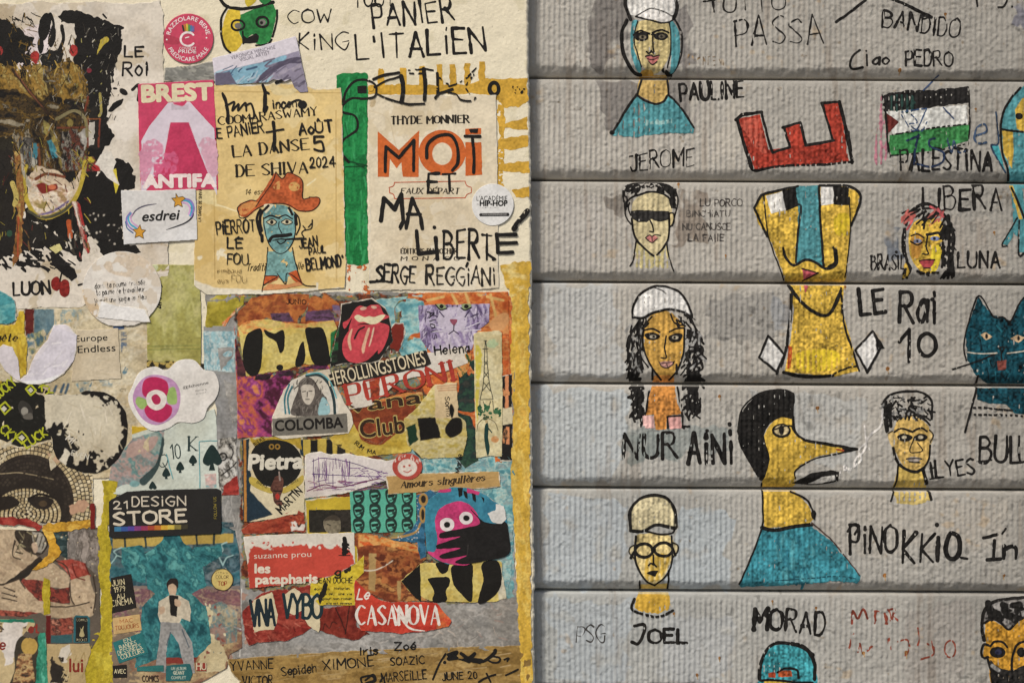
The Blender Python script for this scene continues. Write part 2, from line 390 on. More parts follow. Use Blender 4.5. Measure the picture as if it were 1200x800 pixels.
# ---------------------------------------------------------------- materials
def mat(name, rough, bump=.2, bscale=300, var=.12, spec=.14, fine=0, stretch=None):
    m = bpy.data.materials.new(name); m.use_nodes = True; t = m.node_tree; n = t.nodes; l = t.links
    b = n['Principled BSDF']; b.inputs['Roughness'].default_value = rough; b.inputs['Specular IOR Level'].default_value = spec
    a = n.new('ShaderNodeAttribute'); a.attribute_name = 'Col'
    g = n.new('ShaderNodeNewGeometry')
    no = n.new('ShaderNodeTexNoise'); no.inputs['Scale'].default_value = bscale; no.inputs['Detail'].default_value = 5
    no.inputs['Roughness'].default_value = .65
    l.new(g.outputs['Position'], no.inputs['Vector'])
    n2 = n.new('ShaderNodeTexNoise'); n2.inputs['Scale'].default_value = 38; n2.inputs['Detail'].default_value = 8; n2.inputs['Roughness'].default_value = .7
    l.new(g.outputs['Position'], n2.inputs['Vector'])
    mr = n.new('ShaderNodeMapRange'); mr.inputs['From Min'].default_value = .25; mr.inputs['From Max'].default_value = .75
    mr.inputs['To Min'].default_value = 1 - var; mr.inputs['To Max'].default_value = 1 + var * .5
    l.new(n2.outputs['Fac'], mr.inputs['Value'])
    mx = n.new('ShaderNodeVectorMath'); mx.operation = 'SCALE'
    l.new(a.outputs['Color'], mx.inputs[0]); l.new(mr.outputs['Result'], mx.inputs['Scale'])
    l.new(mx.outputs['Vector'], b.inputs['Base Color'])
    bp = n.new('ShaderNodeBump'); bp.inputs['Strength'].default_value = bump; bp.inputs['Distance'].default_value = .001
    l.new(no.outputs['Fac'], bp.inputs['Height']); l.new(bp.outputs['Normal'], b.inputs['Normal'])
    return m
M = dict(wall=mat('weathered_wall_paint', .75, .55, 420, .10), plaster=mat('rough_plaster', .85, .6, 260, .08),
         paint=mat('brushed_paint', .7, .5, 420, .14), ink=mat('marker_ink', .6, .3, 400, .1),
         paper=mat('pasted_paper', .8, .30, 240, .10), gloss=mat('vinyl_sticker', .42, .12, 120, .05, .3),
         print=mat('printed_ink', .75, .22, 240, .10))

# ---------------------------------------------------------------- meshes
def link(me, name, parent, loc):
    o = bpy.data.objects.new(name, me); COL.objects.link(o)
    if parent: o.parent = parent
    else: o.location = loc
    return o
def march(a):
    """Cells of a coverage grid as polygons: (grid vertex mask, crossings on rows, crossings on columns, faces)."""
    b = a >= .5; ny, nx = a.shape
    idx = np.full((ny, nx), -1, np.int64); idx[b] = np.arange(b.sum()); nv = int(b.sum())
    hx = b[:, :-1] != b[:, 1:]; vx = b[:-1] != b[1:]
    hi = np.full(hx.shape, -1, np.int64); hi[hx] = nv + np.arange(hx.sum()); nv += int(hx.sum())
    vi = np.full(vx.shape, -1, np.int64); vi[vx] = nv + np.arange(vx.sum())
    c = [b[:-1, :-1], b[:-1, 1:], b[1:, 1:], b[1:, :-1]]       # clockwise seen from the street: lower z is larger v
    code = sum(q.astype(int) << i for i, q in enumerate(c))
    ce = [idx[:-1, :-1], idx[:-1, 1:], idx[1:, 1:], idx[1:, :-1], hi[:-1], vi[:, 1:], hi[1:], vi[:, :-1]]
    T = {1:[[0,4,7]],2:[[1,5,4]],3:[[0,1,5,7]],4:[[2,6,5]],5:[[0,4,7],[2,6,5]],6:[[1,2,6,4]],7:[[0,1,2,6,7]],8:[[3,7,6]],9:[[0,4,6,3]],
         10:[[1,5,4],[3,7,6]],11:[[0,1,5,6,3]],12:[[2,3,7,5]],13:[[0,4,5,2,3]],14:[[1,2,3,7,4]],15:[[0,1,2,3]]}
    faces = []; rim = []
    for k, pl in T.items():
        m = code == k
        if not m.any(): continue
        for f in pl:
            q = np.stack([ce[i][m] for i in f], 1)[:, ::-1]; faces.append(q)
            fr = f[::-1]
            for i in range(len(fr)):
                if fr[i] > 3 and fr[(i + 1) % len(fr)] > 3: rim.append(np.stack([q[:, i], q[:, (i + 1) % len(fr)]], 1))
    return b, hx, vx, faces, (np.vstack(rim) if rim else np.zeros((0, 2), np.int64))
def emit(cv, name, parent, m, hg, skirt=0):
    b, hx, vx, faces, rim = march(cv.a)
    if not faces: return None
    X, Y, a, rgb = cv.X, cv.Y, cv.a, cv.rgb
    def cross(A, c1, c2, t): return A[c1] + (A[c2] - A[c1]) * (t if A.ndim == 2 else t[:, None])
    parts = [[X[b]], [Y[b]], [hg[b]], [rgb[b]]]
    for msk, ax in ((hx, 1), (vx, 0)):
        j, i = np.nonzero(msk); c1 = (j, i); c2 = (j, i + 1) if ax else (j + 1, i)
        t = np.clip((.5 - a[c1]) / np.where(a[c2] == a[c1], 1, a[c2] - a[c1]), .02, .98)
        parts[0].append(cross(X, c1, c2, t)); parts[1].append(cross(Y, c1, c2, t)); parts[2].append(cross(hg, c1, c2, t))
        ins = b[c1][:, None]; parts[3].append(np.where(ins, rgb[c1], rgb[c2]))
    x, y, h, c = [np.concatenate(q) for q in parts]
    if skirt:
        n0 = len(x); r = rim; u, inv = np.unique(r, return_inverse=True); inv = inv.reshape(r.shape)
        x = np.concatenate([x, x[u]]); y = np.concatenate([y, y[u]]); h = np.concatenate([h, h[u] - skirt]); c = np.concatenate([c, c[u]])
        faces.append(np.stack([r[:, 1], r[:, 0], n0 + inv[:, 0], n0 + inv[:, 1]], 1))
    k = cv.sf.k
    co = np.stack([(x - 600) * S * k, -h * S, ZC - (y - 400) * S * k], 1)
    return mesh_obj(name, co, faces, c, parent, m)
def mesh_obj(name, co, faces, c, parent, m):
    if parent: loc = np.array(root_loc(parent))
    else: loc = np.array([(co[:, 0].min() + co[:, 0].max()) / 2, co[:, 1].max(), co[:, 2].min()])
    me = bpy.data.meshes.new(name)
    co = co - loc
    me.vertices.add(len(co)); me.vertices.foreach_set('co', co.astype(np.float32).ravel())
    nl = sum(f.size for f in faces); npoly = sum(len(f) for f in faces)
    me.loops.add(nl); me.polygons.add(npoly)
    me.loops.foreach_set('vertex_index', np.concatenate([f.ravel() for f in faces]).astype(np.int32))
    tot = np.concatenate([np.full(len(f), f.shape[1]) for f in faces]); st = np.cumsum(tot) - tot
    me.polygons.foreach_set('loop_start', st.astype(np.int32))
    me.update(calc_edges=True)
    me.shade_smooth()
    at = me.color_attributes.new('Col', 'FLOAT_COLOR', 'POINT')
    at.data.foreach_set('color', np.hstack([c, np.ones((len(c), 1))]).astype(np.float32).ravel())
    me.materials.append(m)
    return link(me, name, parent, loc)
def root_loc(o):
    while o.parent: o = o.parent
    return o.location
def tag(o, label, cat, group=None):
    o['label'] = label; o['category'] = cat
    if group: o['group'] = group
    return o
EPS = [0.0]
def raster(surf, ops, r, pre=None):
    b = np.array([o[0] for o in ops]); cv = Cv((b[:, 0].min(), b[:, 1].min(), b[:, 2].max(), b[:, 3].max()), r, surf)
    for o in ops: o[1](cv)
    return cv
def build(name, label, cat, surf, parts, group=None, base=None, z=0.0, m='paint', r=.6):
    """One thing on a wall. parts: (part name, ops[, material]); 'face/eye' hangs eye under the last face; base: an already painted sheet."""
    solo = len(parts) == 1 and base is None or (base is not None and not parts)
    root = None
    bbs = [o[0] for p in parts for o in p[1]]
    if base is not None: cv0, m0, skirt, bname = base; bbs.append((cv0.X.min(), cv0.Y.min(), cv0.X.max(), cv0.Y.max()))
    if not solo:
        b = np.array(bbs); x = (b[:, 0].min() + b[:, 2].max()) / 2; y = b[:, 3].max()
        root = bpy.data.objects.new(name, None); COL.objects.link(root); root.empty_display_size = .02
        root.location = ((x - 600) * S * surf.k, -getattr(surf, 'base', 0) * S, ZC - (y - 400) * S * surf.k)
    made = {}; out = None
    split = []
    for p in parts:                      # a pair of eyes or ears is two parts
        if p[0].endswith('eyes') and len(p[1]) > 1:
            cx = [(o[0][0] + o[0][2]) / 2 for o in p[1]]; mid = (min(cx) + max(cx)) / 2
            for side in (0, 1):
                q = [o for o, c in zip(p[1], cx) if (c > mid) == bool(side)]
                if q: split.append((p[0][:-1], q) + tuple(p[2:]))
        elif p[0].split('/')[-1] in ('words', 'box_words', 'seal_words', 'pen_names', 'title_words', 'card_letters', 'lettering', 'red', 'card_frame', 'marker_name', 'letters', 'title_shadow') and len(p[1]) > 1 and not solo:
            one = {'words': 'printed_line', 'box_words': 'printed_line', 'seal_words': 'printed_line', 'pen_names': 'pen_name', 'title_words': 'title_word', 'card_letters': 'card_letter', 'lettering': 'painted_mark', 'red': 'red_stroke', 'card_frame': 'frame_line', 'marker_name': 'marker_name', 'title_shadow': 'title_fragment', 'letters': 'printed_line'}[p[0].split('/')[-1]]
            pre = p[0].split('/')[0] + '/' if '/' in p[0] else ''
            split += [(pre + one, [o]) + tuple(p[2:]) for o in p[1]]
        else: split.append(p)
    parts = split
    if base is not None:
        out = emit(cv0, name if solo else bname, root, M[m0], surf.h(cv0.X, cv0.Y) + z, skirt)
        made[bname] = out
    for i, p in enumerate(parts):
        pn, ops = p[0], p[1]; mm = p[2] if len(p) > 2 else m
        cv = raster(surf, ops, p[3] if len(p) > 3 else r)
        hg = surf.h(cv.X, cv.Y) + z + .11 + (.05 if surf is SID else .02) * i
        if surf is SID:
            V = cv.Y - SHEAR * (cv.X - SX)
            for g in GROOVES: cv.a[np.abs(V - g) < 1.3] = 0
        par = root
        if '/' in pn: a_, pn = pn.split('/'); par = made[a_]
        o = emit(cv, name if solo else pn, par, M[mm], hg)
        if o is None: print('EMPTY PART', name, pn); continue
        made.setdefault(pn, o); made[pn] = o; out = o
    o = root if root else out
    tag(o, label, cat, group)
    return o
def sheet(outline, col, ops=(), Lr=1, r=1.0, ro=.4, rs=7, torn=0, tcol='#d9d2c4', crease=.3, seed=1, curl=(), gr=.1, sm=0, stain=.25, holes=(), m='paper', skirt=.5, stc='#8a7448'):
    """A pasted sheet: its outline, paper colour and print; torn is the width of the white torn rim."""
    sf = Paper(Lr, crease, seed, curl)
    p = P(outline) if isinstance(outline, str) else outline
    if torn == 0 and m == 'paper' and ro >= .6: torn = .9; tcol = '#cfc6b4'
    if sm: p = smooth(p, True)
    q = roughen(p, ro, rs, seed) if ro else densify(p, 3)
    cv = Cv(bbx(q), r, sf)
    wn, c = cv.polys([q]); j0, j1, i0, i1 = wn
    cv.over(wn, c, tcol if torn else col, gr, 0, 2.2, False, seed)
    if torn:
        ctr = p.mean(0); v = p - ctr; l = np.hypot(v[:, 0], v[:, 1])[:, None]
        q2 = roughen(densify(ctr + v * (1 - torn / l), 3), torn * 1.0, 6, seed + 9)
        wn2, c2 = cv.polys([q2]); cv.over(wn2, c2, col, gr, 0, 2.2, True, seed)
    for h in holes:
        hp = roughen(P(h) if isinstance(h, str) else h, 1.2, 6, seed + 2); wn3, c3 = cv.polys([hp])
        if c3 is not None: cv.a[wn3[0]:wn3[1], wn3[2]:wn3[3]] *= 1 - c3
    keep = cv.a.copy()
    for o in ops: o[1](cv)
    cv.a = keep
    if stain:
        s = ss(.45, .8, fbm(cv.X, cv.Y, 60, seed + 70, 4))[..., None] * stain
        cv.rgb = cv.rgb * (1 - s) + cv.rgb * (lin(stc) * 1.6) * s
        f = (vn(cv.X, cv.Y, 2.0, seed + 71) > .93)[..., None] * .25
        cv.rgb *= 1 - f * stain * 2
    return sf, (cv, m, skirt)
def paper(name, label, cat, outline, col, ops=(), parts=(), group=None, bname='paper', pr=.5, pm='print', z=0.0, **k):
    sf, b = sheet(outline, col, ops, **k)
    return build(name, label, cat, sf, list(parts), group, base=b + (bname,), r=pr, m=pm, z=z)
# ---------------------------------------------------------------- setting
def grid_mesh(name, u, v, hf, cf, surf, parent, m):
    U, V = np.meshgrid(u, v); Y = V + surf.shear * (U - SX)
    co = np.stack([(U.ravel() - 600) * S * surf.k, -hf(U, V, Y).ravel() * S, ZC - (Y.ravel() - 400) * S * surf.k], 1)
    n = len(u); j, i = np.meshgrid(np.arange(len(v) - 1), np.arange(n - 1), indexing='ij')
    a = (j * n + i).ravel(); f = np.stack([a, a + n, a + n + 1, a + 1], 1)
    return mesh_obj(name, co, [f], cf(U, V, Y).reshape(-1, 3), parent, m)
gm = bpy.data.materials.new('worn_asphalt'); gm.use_nodes = True
_b = gm.node_tree.nodes['Principled BSDF']; _b.inputs['Roughness'].default_value = .9
_n = gm.node_tree.nodes.new('ShaderNodeTexNoise'); _n.inputs['Scale'].default_value = 60; _n.inputs['Detail'].default_value = 6
_r = gm.node_tree.nodes.new('ShaderNodeValToRGB'); _r.color_ramp.elements[0].color = (.09, .085, .08, 1); _r.color_ramp.elements[1].color = (.2, .19, .175, 1)
gm.node_tree.links.new(_n.outputs['Fac'], _r.inputs['Fac']); gm.node_tree.links.new(_r.outputs['Color'], _b.inputs['Base Color'])
me = bpy.data.meshes.new('ground'); me.from_pydata([(-60, -60, 0), (60, -60, 0), (60, .5, 0), (-60, .5, 0)], [], [(0, 1, 2, 3)]); me.materials.append(gm)
gr_ = bpy.data.objects.new('ground', me); COL.objects.link(gr_); gr_['kind'] = 'structure'

SID.init()
# grey boards
wall = bpy.data.objects.new('ribbed_board_wall', None); COL.objects.link(wall); wall.location = (.6, .018, 0)
tag(wall, 'grey ribbed board wall with drawn faces, beside the cream plaster wall covered in posters', 'wall')
PATCH = [  # overpainted patches: outline, colour, strength
 ('697,0 742,-2 738,60 700,86 690,60', '#7c7772', .8), ('706,95 800,96 812,150 780,160 760,120 742,165 708,150', '#7d7873', .75),
 ('775,20 805,10 812,80 790,86', '#7d7874', .7), ('826,352 905,340 905,395 830,402', '#87847f', .55), ('905,338 930,360 925,380 905,392', '#7e838a', .45),
 ('720,225 738,230 735,262 712,250', '#7a736b', .7), ('800,222 822,230 824,284 785,290 800,262', '#807468', .65),
 ('728,498 860,500 850,530 735,540', '#858b88', .6), ('735,508 800,510 800,538 735,540', '#7f8581', .6),
 ('640,330 720,336 730,440 650,448', '#b3b5b4', .5), ('628,455 740,460 720,560 640,566', '#aeb4b6', .6), ('880,460 1010,470 1000,560 940,540', '#b0b2b0', .4), ('640,580 740,590 720,690 640,690', '#a9b0b4', .6), ('800,590 860,600 850,690 780,680', '#aab2b6', .6), ('640,700 740,710 730,800 650,800', '#a7adb0', .6), ('780,720 860,730 850,800 770,800', '#a6a8a8', .5), ('660,230 710,235 700,320 640,310', '#b0aba4', .5), ('860,100 880,130 860,200 830,190', '#b5aea2', .5), ('1090,250 1190,260 1180,320 1100,315', '#9d958b', .4), ('930,580 1180,590 1170,640 960,650', '#a8a196', .4), ('1060,720 1140,700 1130,800 1060,800', '#948d86', .4),
 ('1040,270 1056,268 1058,302 1044,300', '#6b7078', .75), ('1185,0 1210,0 1210,40 1188,30', '#72717a', .7), ('820,60 812,160 830,90', '#97908c', .4)]
def wall_col(U, V, Y):
    n1 = fbm(U, V, 240, 61, 3)[..., None]; n2 = fbm(U, V, 34, 62, 4)[..., None]; n3 = vn(U, V, 2.4, 63)[..., None]
    right_falloff = np.clip((U - 640) / 560, 0, 1)[..., None]; low = np.clip((V - 420) / 300, 0, 1)[..., None] * (1 - right_falloff)
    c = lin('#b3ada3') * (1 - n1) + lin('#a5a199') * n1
    c = c * (1 - .22 * right_falloff * (.6 + .8 * n1)) * (1 - low + low * np.array([.93, 1.01, 1.09]))  # darker towards the right: painted light falloff, partly the boards' own taupe tone
    c = c * (.90 + .24 * n2) * (.95 + .1 * n3)
    if len(U[0]) > 500:
        cvp = Cv((U.min(), Y.min(), U.max(), Y.max()), .9, Pil()); cvp.u0 = U[0, 0]; cvp.v0 = V[0, 0]
        for pts, pc, st in PATCH:
            q = roughen(np.array([tuple(map(float, t.split(','))) for t in pts.split()]), 9, 14, 5)
            q[:, 1] -= SHEAR * (q[:, 0] - SX)
            cvp.a = np.zeros(U.shape); cvp.rgb = np.zeros(U.shape + (3,)); cvp.X, cvp.Y = U, V
            ucut = (U[0] >= 559.9) & (U[0] <= 1290)
            xs = np.nonzero(ucut)[0]; sub = np.zeros(U.shape)
            cvp2 = Cv((560 + 1.8, V[0, 0] + 1.8, 1290, V[-1, 0]), .9, Pil())
            wn, cov = cvp2.polys([q])
            if cov is None: continue
            j0, j1, i0, i1 = wn; J1 = min(j1, U.shape[0]); I1 = min(i1, len(xs))
            sub[j0:J1, xs[0] + i0:xs[0] + I1] = cov[:J1 - j0, :I1 - i0]
            s = (sub * st * 1.25 * ss(.12, .42, fbm(U, V, 18, 66, 3)))[..., None]
            c = c * (1 - s) + lin(pc) * s
    ochre = ss(.70, .78, fbm(U, V, 30, 67, 3)) * ss(.55, .8, vn(U, V, 6, 68)); c = c * (1 - .35 * ochre[..., None]) + lin('#a8895a') * .35 * ochre[..., None]
    worn = ss(.78, .86, vn(U, V, 5.2, 69)) * ss(.5, .7, fbm(U, V, 80, 60, 2)); c = c * (1 - .35 * worn[..., None])
    run = ss(.60, .80, fbm(U * 1.0, V * .10, 7, 64, 3)) * ss(.45, .7, fbm(U, V, 90, 65, 2))
    c = c * (1 - .20 * run[..., None] * np.array([.8, 1.0, 1.15]))
    chip = ss(.80, .86, fbm(U, V, 8, 70, 3)) * ss(.4, .6, fbm(U, V, 60, 71, 2)); c = c * (1 - .6 * chip[..., None]) + lin('#7d6d58') * .6 * chip[..., None]
    roll = fbm(U * .35, V, 55, 72, 3)[..., None]; c = c * (.90 + .2 * roll)
    return c
FINE_X = np.concatenate([np.arange(618 - 90, 560, 6), SID.fx, np.arange(1290.5, 1800, 5), np.arange(1805, 3600, 40)])
ZBOT = 400 + ZC / S - 6
gro = [-1100, -989, -869, -749, -629, -509, -389, -269] + GROOVES + [1052, 1172, 1292, 1412, 1532, 1652, 1772, ZBOT]
for a, b in zip(gro[:-1], gro[1:]):
    fine = a > -160 and b < 935
    if a >= -60 and b <= 860 or (a == -149) or (a == 812) or fine:
        v = SID.fv[(SID.fv > a + .01) & (SID.fv < b - .01)] if (a >= -60 and b <= 812.1) else np.arange(a + .6, b, 1.8)
        v = np.unique(np.concatenate([[a], v, [b]])); u = FINE_X
        hf = lambda U, V, Y: SID.base + sid_height(U, V)
    else:
        v = np.array([a, a + 1.8, a + 6, (a + b) / 2, b - 20, b - 12, b - 5, b - 2.4, b]); u = np.concatenate([np.arange(528, 1300, 60), np.arange(1300, 3700, 120)])
        hf = lambda U, V, Y, a=a, b=b: SID.base + np.interp(V, [a, a + 1.8, a + 6, b - 20, b - 12, b - 5, b - 2.4, b], [-16, -1, 0, 0, -2.5, -7.5, -11, -20])
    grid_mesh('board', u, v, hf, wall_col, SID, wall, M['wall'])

# cream plaster
pw = bpy.data.objects.new('plaster_wall', None); COL.objects.link(pw); pw.location = (-.3, 0, 0)
tag(pw, 'cream rough plaster wall pasted over with posters and stickers, its bare edge meeting the grey boards', 'wall')
def pil_edge(Y): return 619.5 + .009 * Y * (Y > 0) + 3.4 * (fbm(Y * 0 + 3, Y, 8, 81, 3) - .5) + 2 * (vn(Y * 0, Y, 60, 82) - .5)
class _G: pass
g = _G(); g.sf = PIL
u = np.concatenate([np.arange(-1800, -90, 45), np.arange(-90, 628, 1.0)]); v = np.concatenate([np.arange(-1100, -60, 40), np.arange(-60, 862, 1.0), np.arange(865, ZBOT, 40), [ZBOT]])
g.X, g.Y = np.meshgrid(u, v); g.u = u
ed = pil_edge(g.Y); g.a = np.clip(ed - g.X + .5, 0, 1)
g.hh = PIL.h(g.X, g.Y) - 3.0 * np.clip((g.X - ed + 2.6) / 2.6, 0, 1) ** 2
n1 = fbm(g.X, g.Y, 150, 83, 3)[..., None]; n2 = fbm(g.X, g.Y, 16, 84, 4)[..., None]; n3 = vn(g.X, g.Y, 2.2, 85)[..., None]
c = (lin('#e4dac0') * (1 - n1) + lin('#ddd2b8') * n1) * (.96 + .08 * n2) * (.95 + .1 * n3)
spk = ((vn(g.X, g.Y, 2.6, 86) > .955) & (fbm(g.X, g.Y, 50, 87, 2) > .5))[..., None]; c = np.where(spk, c * .62, c)
chip = ss(.62, .72, fbm(g.X, g.Y, 24, 88, 3))[..., None] * .5; c = c * (1 - chip) + lin('#cabf9f') * chip
wed = ss(2.2, .6, ed - g.X)[..., None] * .8; c = c * (1 - wed) + lin('#e6e0d0') * wed
g.rgb = np.clip(c, 0, 1)
emit(g, 'plaster_face', pw, M['plaster'], g.hh, 34)
# ---------------------------------------------------------------- drawings and lettering on the grey boards
INK[0] = 1.2
NAMED.update(K='#1d1b19', KB='#24211f', TQ='#4e898f', TD='#123f4a', YE='#c2a042', CR='#c6b37e', WH='#cfcac2', RD='#99382a', PK='#cf8f88', OR='#c0964a')
def face(name, label, parts, **k): return build(name, label, 'drawing', SID, parts, group='drawn figures on the boards', **k)
def word(label, ops, **k): return build('lettering', label, 'lettering', SID, [('lettering', ops)], group='hand lettering on the boards', **k)

tr(610, 0, 3.6375)   # woman in a white cap
face('painted_woman', 'woman with turquoise bobbed hair, white cap and turquoise top painted on the boards', [
 ('skin', [FS('510,90 620,92 640,170 632,240 606,290 580,312 545,305 505,262 480,190 490,120', '#bfae7c', gr=.2), F('512,320 625,318 632,345 625,395 634,408 600,442 570,440 500,405 498,370', '#b79a5e', gr=.2), FS('520,300 560,300 566,330 512,328', '#a5803a')]),
 ('hair', [L('452,88 432,140 436,220 462,280 488,310 512,318', 4.4, dry=.15), L('655,80 684,140 686,215 668,280 640,318', 2.6, dry=.2), L('610,300 640,322', 5, dry=.3),
   FS('478,92 470,130 468,200 480,262 500,305 514,300 504,262 484,215 482,150 500,92', 'TQ', dry=.1), FS('640,88 672,130 680,190 672,260 655,305 636,308 642,260 640,170', 'TQ', dry=.1), L('500,92 486,140 487,190 503,245 516,285', 1.6), L('635,95 640,160 638,230 626,290', 1.8)]),
 ('cap', [FS('458,-20 452,10 462,60 496,66 560,40 600,44 648,66 662,40 656,-20', '#d3d0ca', gr=.15), FS('500,62 560,40 610,50 652,72 640,92 600,96 560,84 520,80', '#dedad4'), L('446,-10 448,25 462,68 470,85', 4, dry=.05), L('660,-10 666,40 652,80', 4), L('494,68 530,48 560,38 610,52 655,76', 1.6), L('490,72 540,84 600,98 640,92 660,74', 2)]),
 ('skin/eyes', [E(516, 158, 30, 20, 'K', dry=.1), E(520, 160, 15, 9, '#6d6452'), E(520, 160, 6, 6, 'K'), L('482,150 510,132 548,145', 2.2), E(598, 156, 30, 17, 'K', dry=.1), E(602, 157, 14, 8, '#6d6452'), E(600, 157, 6, 6, 'K'), L('562,142 600,128 630,140', 2.4), L('556,150 570,148', 1.5)]),
 ('skin/nose', [L('562,150 564,200 570,225 556,222|536,222 548,230 556,218', 1.8)]),
 ('skin/lips', [FS('536,244 556,238 566,240 590,238 580,262 560,274 546,262', '#b06a66'), L('534,242 556,238 566,242 592,236', 1.8), L('540,252 560,256 584,248|546,264 562,276 580,264', 1.3)]),
 ('top', [F('498,408 540,436 580,446 612,430 634,408 690,470 742,545 736,568 640,566 560,576 480,586 396,578 388,570 440,490', 'TQ', dry=.28, ro=1.2, gr=.2), F('508,500 540,512 600,516 640,510 648,530 600,536 520,530 490,520', '#8fb0ac', dry=.6, ro=2)]),
 ('outline', [L('494,405 450,470 390,568', 3), E(390, 566, 12, 9, 'K'), L('494,404 530,430 575,444 610,434 632,408 690,470 738,545', 2.6), L('516,340 498,400|626,340 630,405', 2.2)])])
word('seven thick black capitals beside the neck of the turquoise-haired woman', [W('PAULINE', 682, 430, 270, 74, 2.8, jit=.4, dry=.12, rot=-3)])
word('six thin black capitals under the turquoise top', [W('JEROME', 470, 730, 268, 70, 1.9, sl=6, jit=.6, dry=.1, rot=-5), L('462,668 500,662', 2.4)])
tr(810, 0, 3.638)
word('TUTTO PASSA written in two black lines on the topmost board', [W('TUTTO', 70, 62, 330, 78, 2.0, jit=.8, dry=.2, rot=-4), L('52,8 100,2', 2.2), W('PASSA', 188, 200, 372, 112, 2.1, jit=.7, dry=.25, rot=-2)])
tr(980, 0, 3.636)
word('BANDIDO in black under a drawn roof line on the topmost board', [W('BANDIDO', 195, 112, 330, 74, 2.8, jit=.6, dry=.25, rot=9)])
build('roof_line', 'black angled roof line drawn over the word BANDIDO', 'drawing', SID, [('roof_line', [L('0,95 60,52 125,2', 3.4, sm=0), L('215,-10 300,22 405,75', 3.6, sm=0), L('372,82 408,72', 2)])])
word('CIAO and a five-letter word in black, low on the topmost board', [L('100,215 70,240 58,280 75,295 112,288', 3), L('130,235 131,280|128,218 128,218', 2.2), W('ao', 158, 274, 66, 40, 2.2), W('PEDRO', 295, 282, 200, 62, 2.3, jit=.5)])
face('lettering', 'cut-off black letters P S at the upper end of the boards', [(('letter'), [o]) for o in [L('598,-5 600,28', 2.4), L('728,5 712,30 690,32', 2.6), E(748, 30, 5, 5, 'K')]])
build('rust_scribble', 'faint ochre and grey scribble under a word, right of the turquoise hair', 'scribble', SID, [('rust_scribble', [hatch((535, 240, 640, 290), 0 + 1, 1, .1, ['K'])])]) if 0 else None
tr(610, 0, 3.6375)
build('faded_scribble', 'faded ochre scribble beside the chin of the turquoise-haired woman', 'scribble', SID, [('faded_scribble', [L('705,250 720,235 735,250 720,275|745,260 770,245 790,262', 2, '#a58a68', dry=.6), W('ITEM', 775, 278, 90, 34, 1.3, '#77695a', dry=.6)])])

tr(810, 0, 3.638)    # red E
face('painted_letter', 'big red block letter E lying on its back with black outline', [
 ('fill', [F('194,508 292,490 330,640 418,628 392,545 466,528 490,618 606,602 556,440 632,434 672,690 270,722', 'RD', gr=.3, dry=.1, ro=.6), F('205,520 285,505 322,650 300,660 250,600', '#bd5a49', dry=.5, ro=2)]),
 ('outline', [L('190,512 215,490 300,478|196,510 232,640 258,715', 4, dry=.12, sm=0), L('300,482 330,600 346,652 420,628 395,545', 3, sm=0, dry=.12), L('388,545 466,522 488,620 608,600', 3.4, sm=0, dry=.15), L('604,598 572,490 556,440 636,434', 3, sm=0), L('632,434 660,560 686,695', 4.4, sm=0, dry=.2), L('246,700 270,728 350,712 450,704 560,702 690,690', 3.2, dry=.35), L('672,560 690,690', 1.5, dry=.3)])])
tr(980, 0, 3.636)    # flag
face('painted_flag', 'small painted flag of black, white and green bands with a dark red triangle', [
 ('black_band', [F('195,405 300,386 420,384 562,368 566,440 400,458 210,478', '#22201f', dry=.15, ro=1.2)]),
 ('white_band', [F('212,478 380,462 556,448 560,530 400,548 240,574', '#cdccc6', gr=.12)]),
 ('green_band', [F('215,580 400,550 565,532 562,600 430,640 235,664', '#3a7a44', dry=.15, gr=.25), FS('232,410 330,410 320,480 230,470', '#27403a', dry=.5)]),
 ('triangle', [F('212,480 266,520 214,580', '#5e2622')]),
 ('pink_smear', [FS('190,405 202,420 205,520 218,640 206,690 172,705 158,660 172,560', '#a8707c', dry=.55, gr=.2)]),
 ('outline', [L('198,405 212,520 226,668', 3, dry=.3), L('562,372 568,520 560,620', 2, dry=.5), L('240,575 400,548 560,528', 2, dry=.5), L('225,664 400,648 560,612', 1.8, dry=.6)])])
word('dark blue scrawl of a star and the letters Israe over the painted flag', [L('270,480 330,470 385,462|270,480 330,560 385,464|300,470 345,520 310,530 360,560 385,520', 1.4, '#33496a', dry=.4), L('455,460 500,505|440,320 370,385', 1.6, '#3a4a6a', dry=.2), L('350,575 335,640 332,700|300,600 350,580', 2.6, '#232f4a', dry=.3), L('420,590 395,600 400,625 455,650 450,690 400,710 345,700', 2.3, '#26344f', dry=.3), L('470,590 490,650 500,600 520,650 560,640', 2.0, '#33435c', dry=.4), L('592,580 640,560 630,530 598,545 588,590 605,612 640,608', 2.4, '#40526c', dry=.3)], z=.4)
word('PALESTINA in black capitals directly below the painted flag', [W('PALESTINA', 272, 725, 390, 82, 3.0, jit=.5, dry=.15)], z=.2)
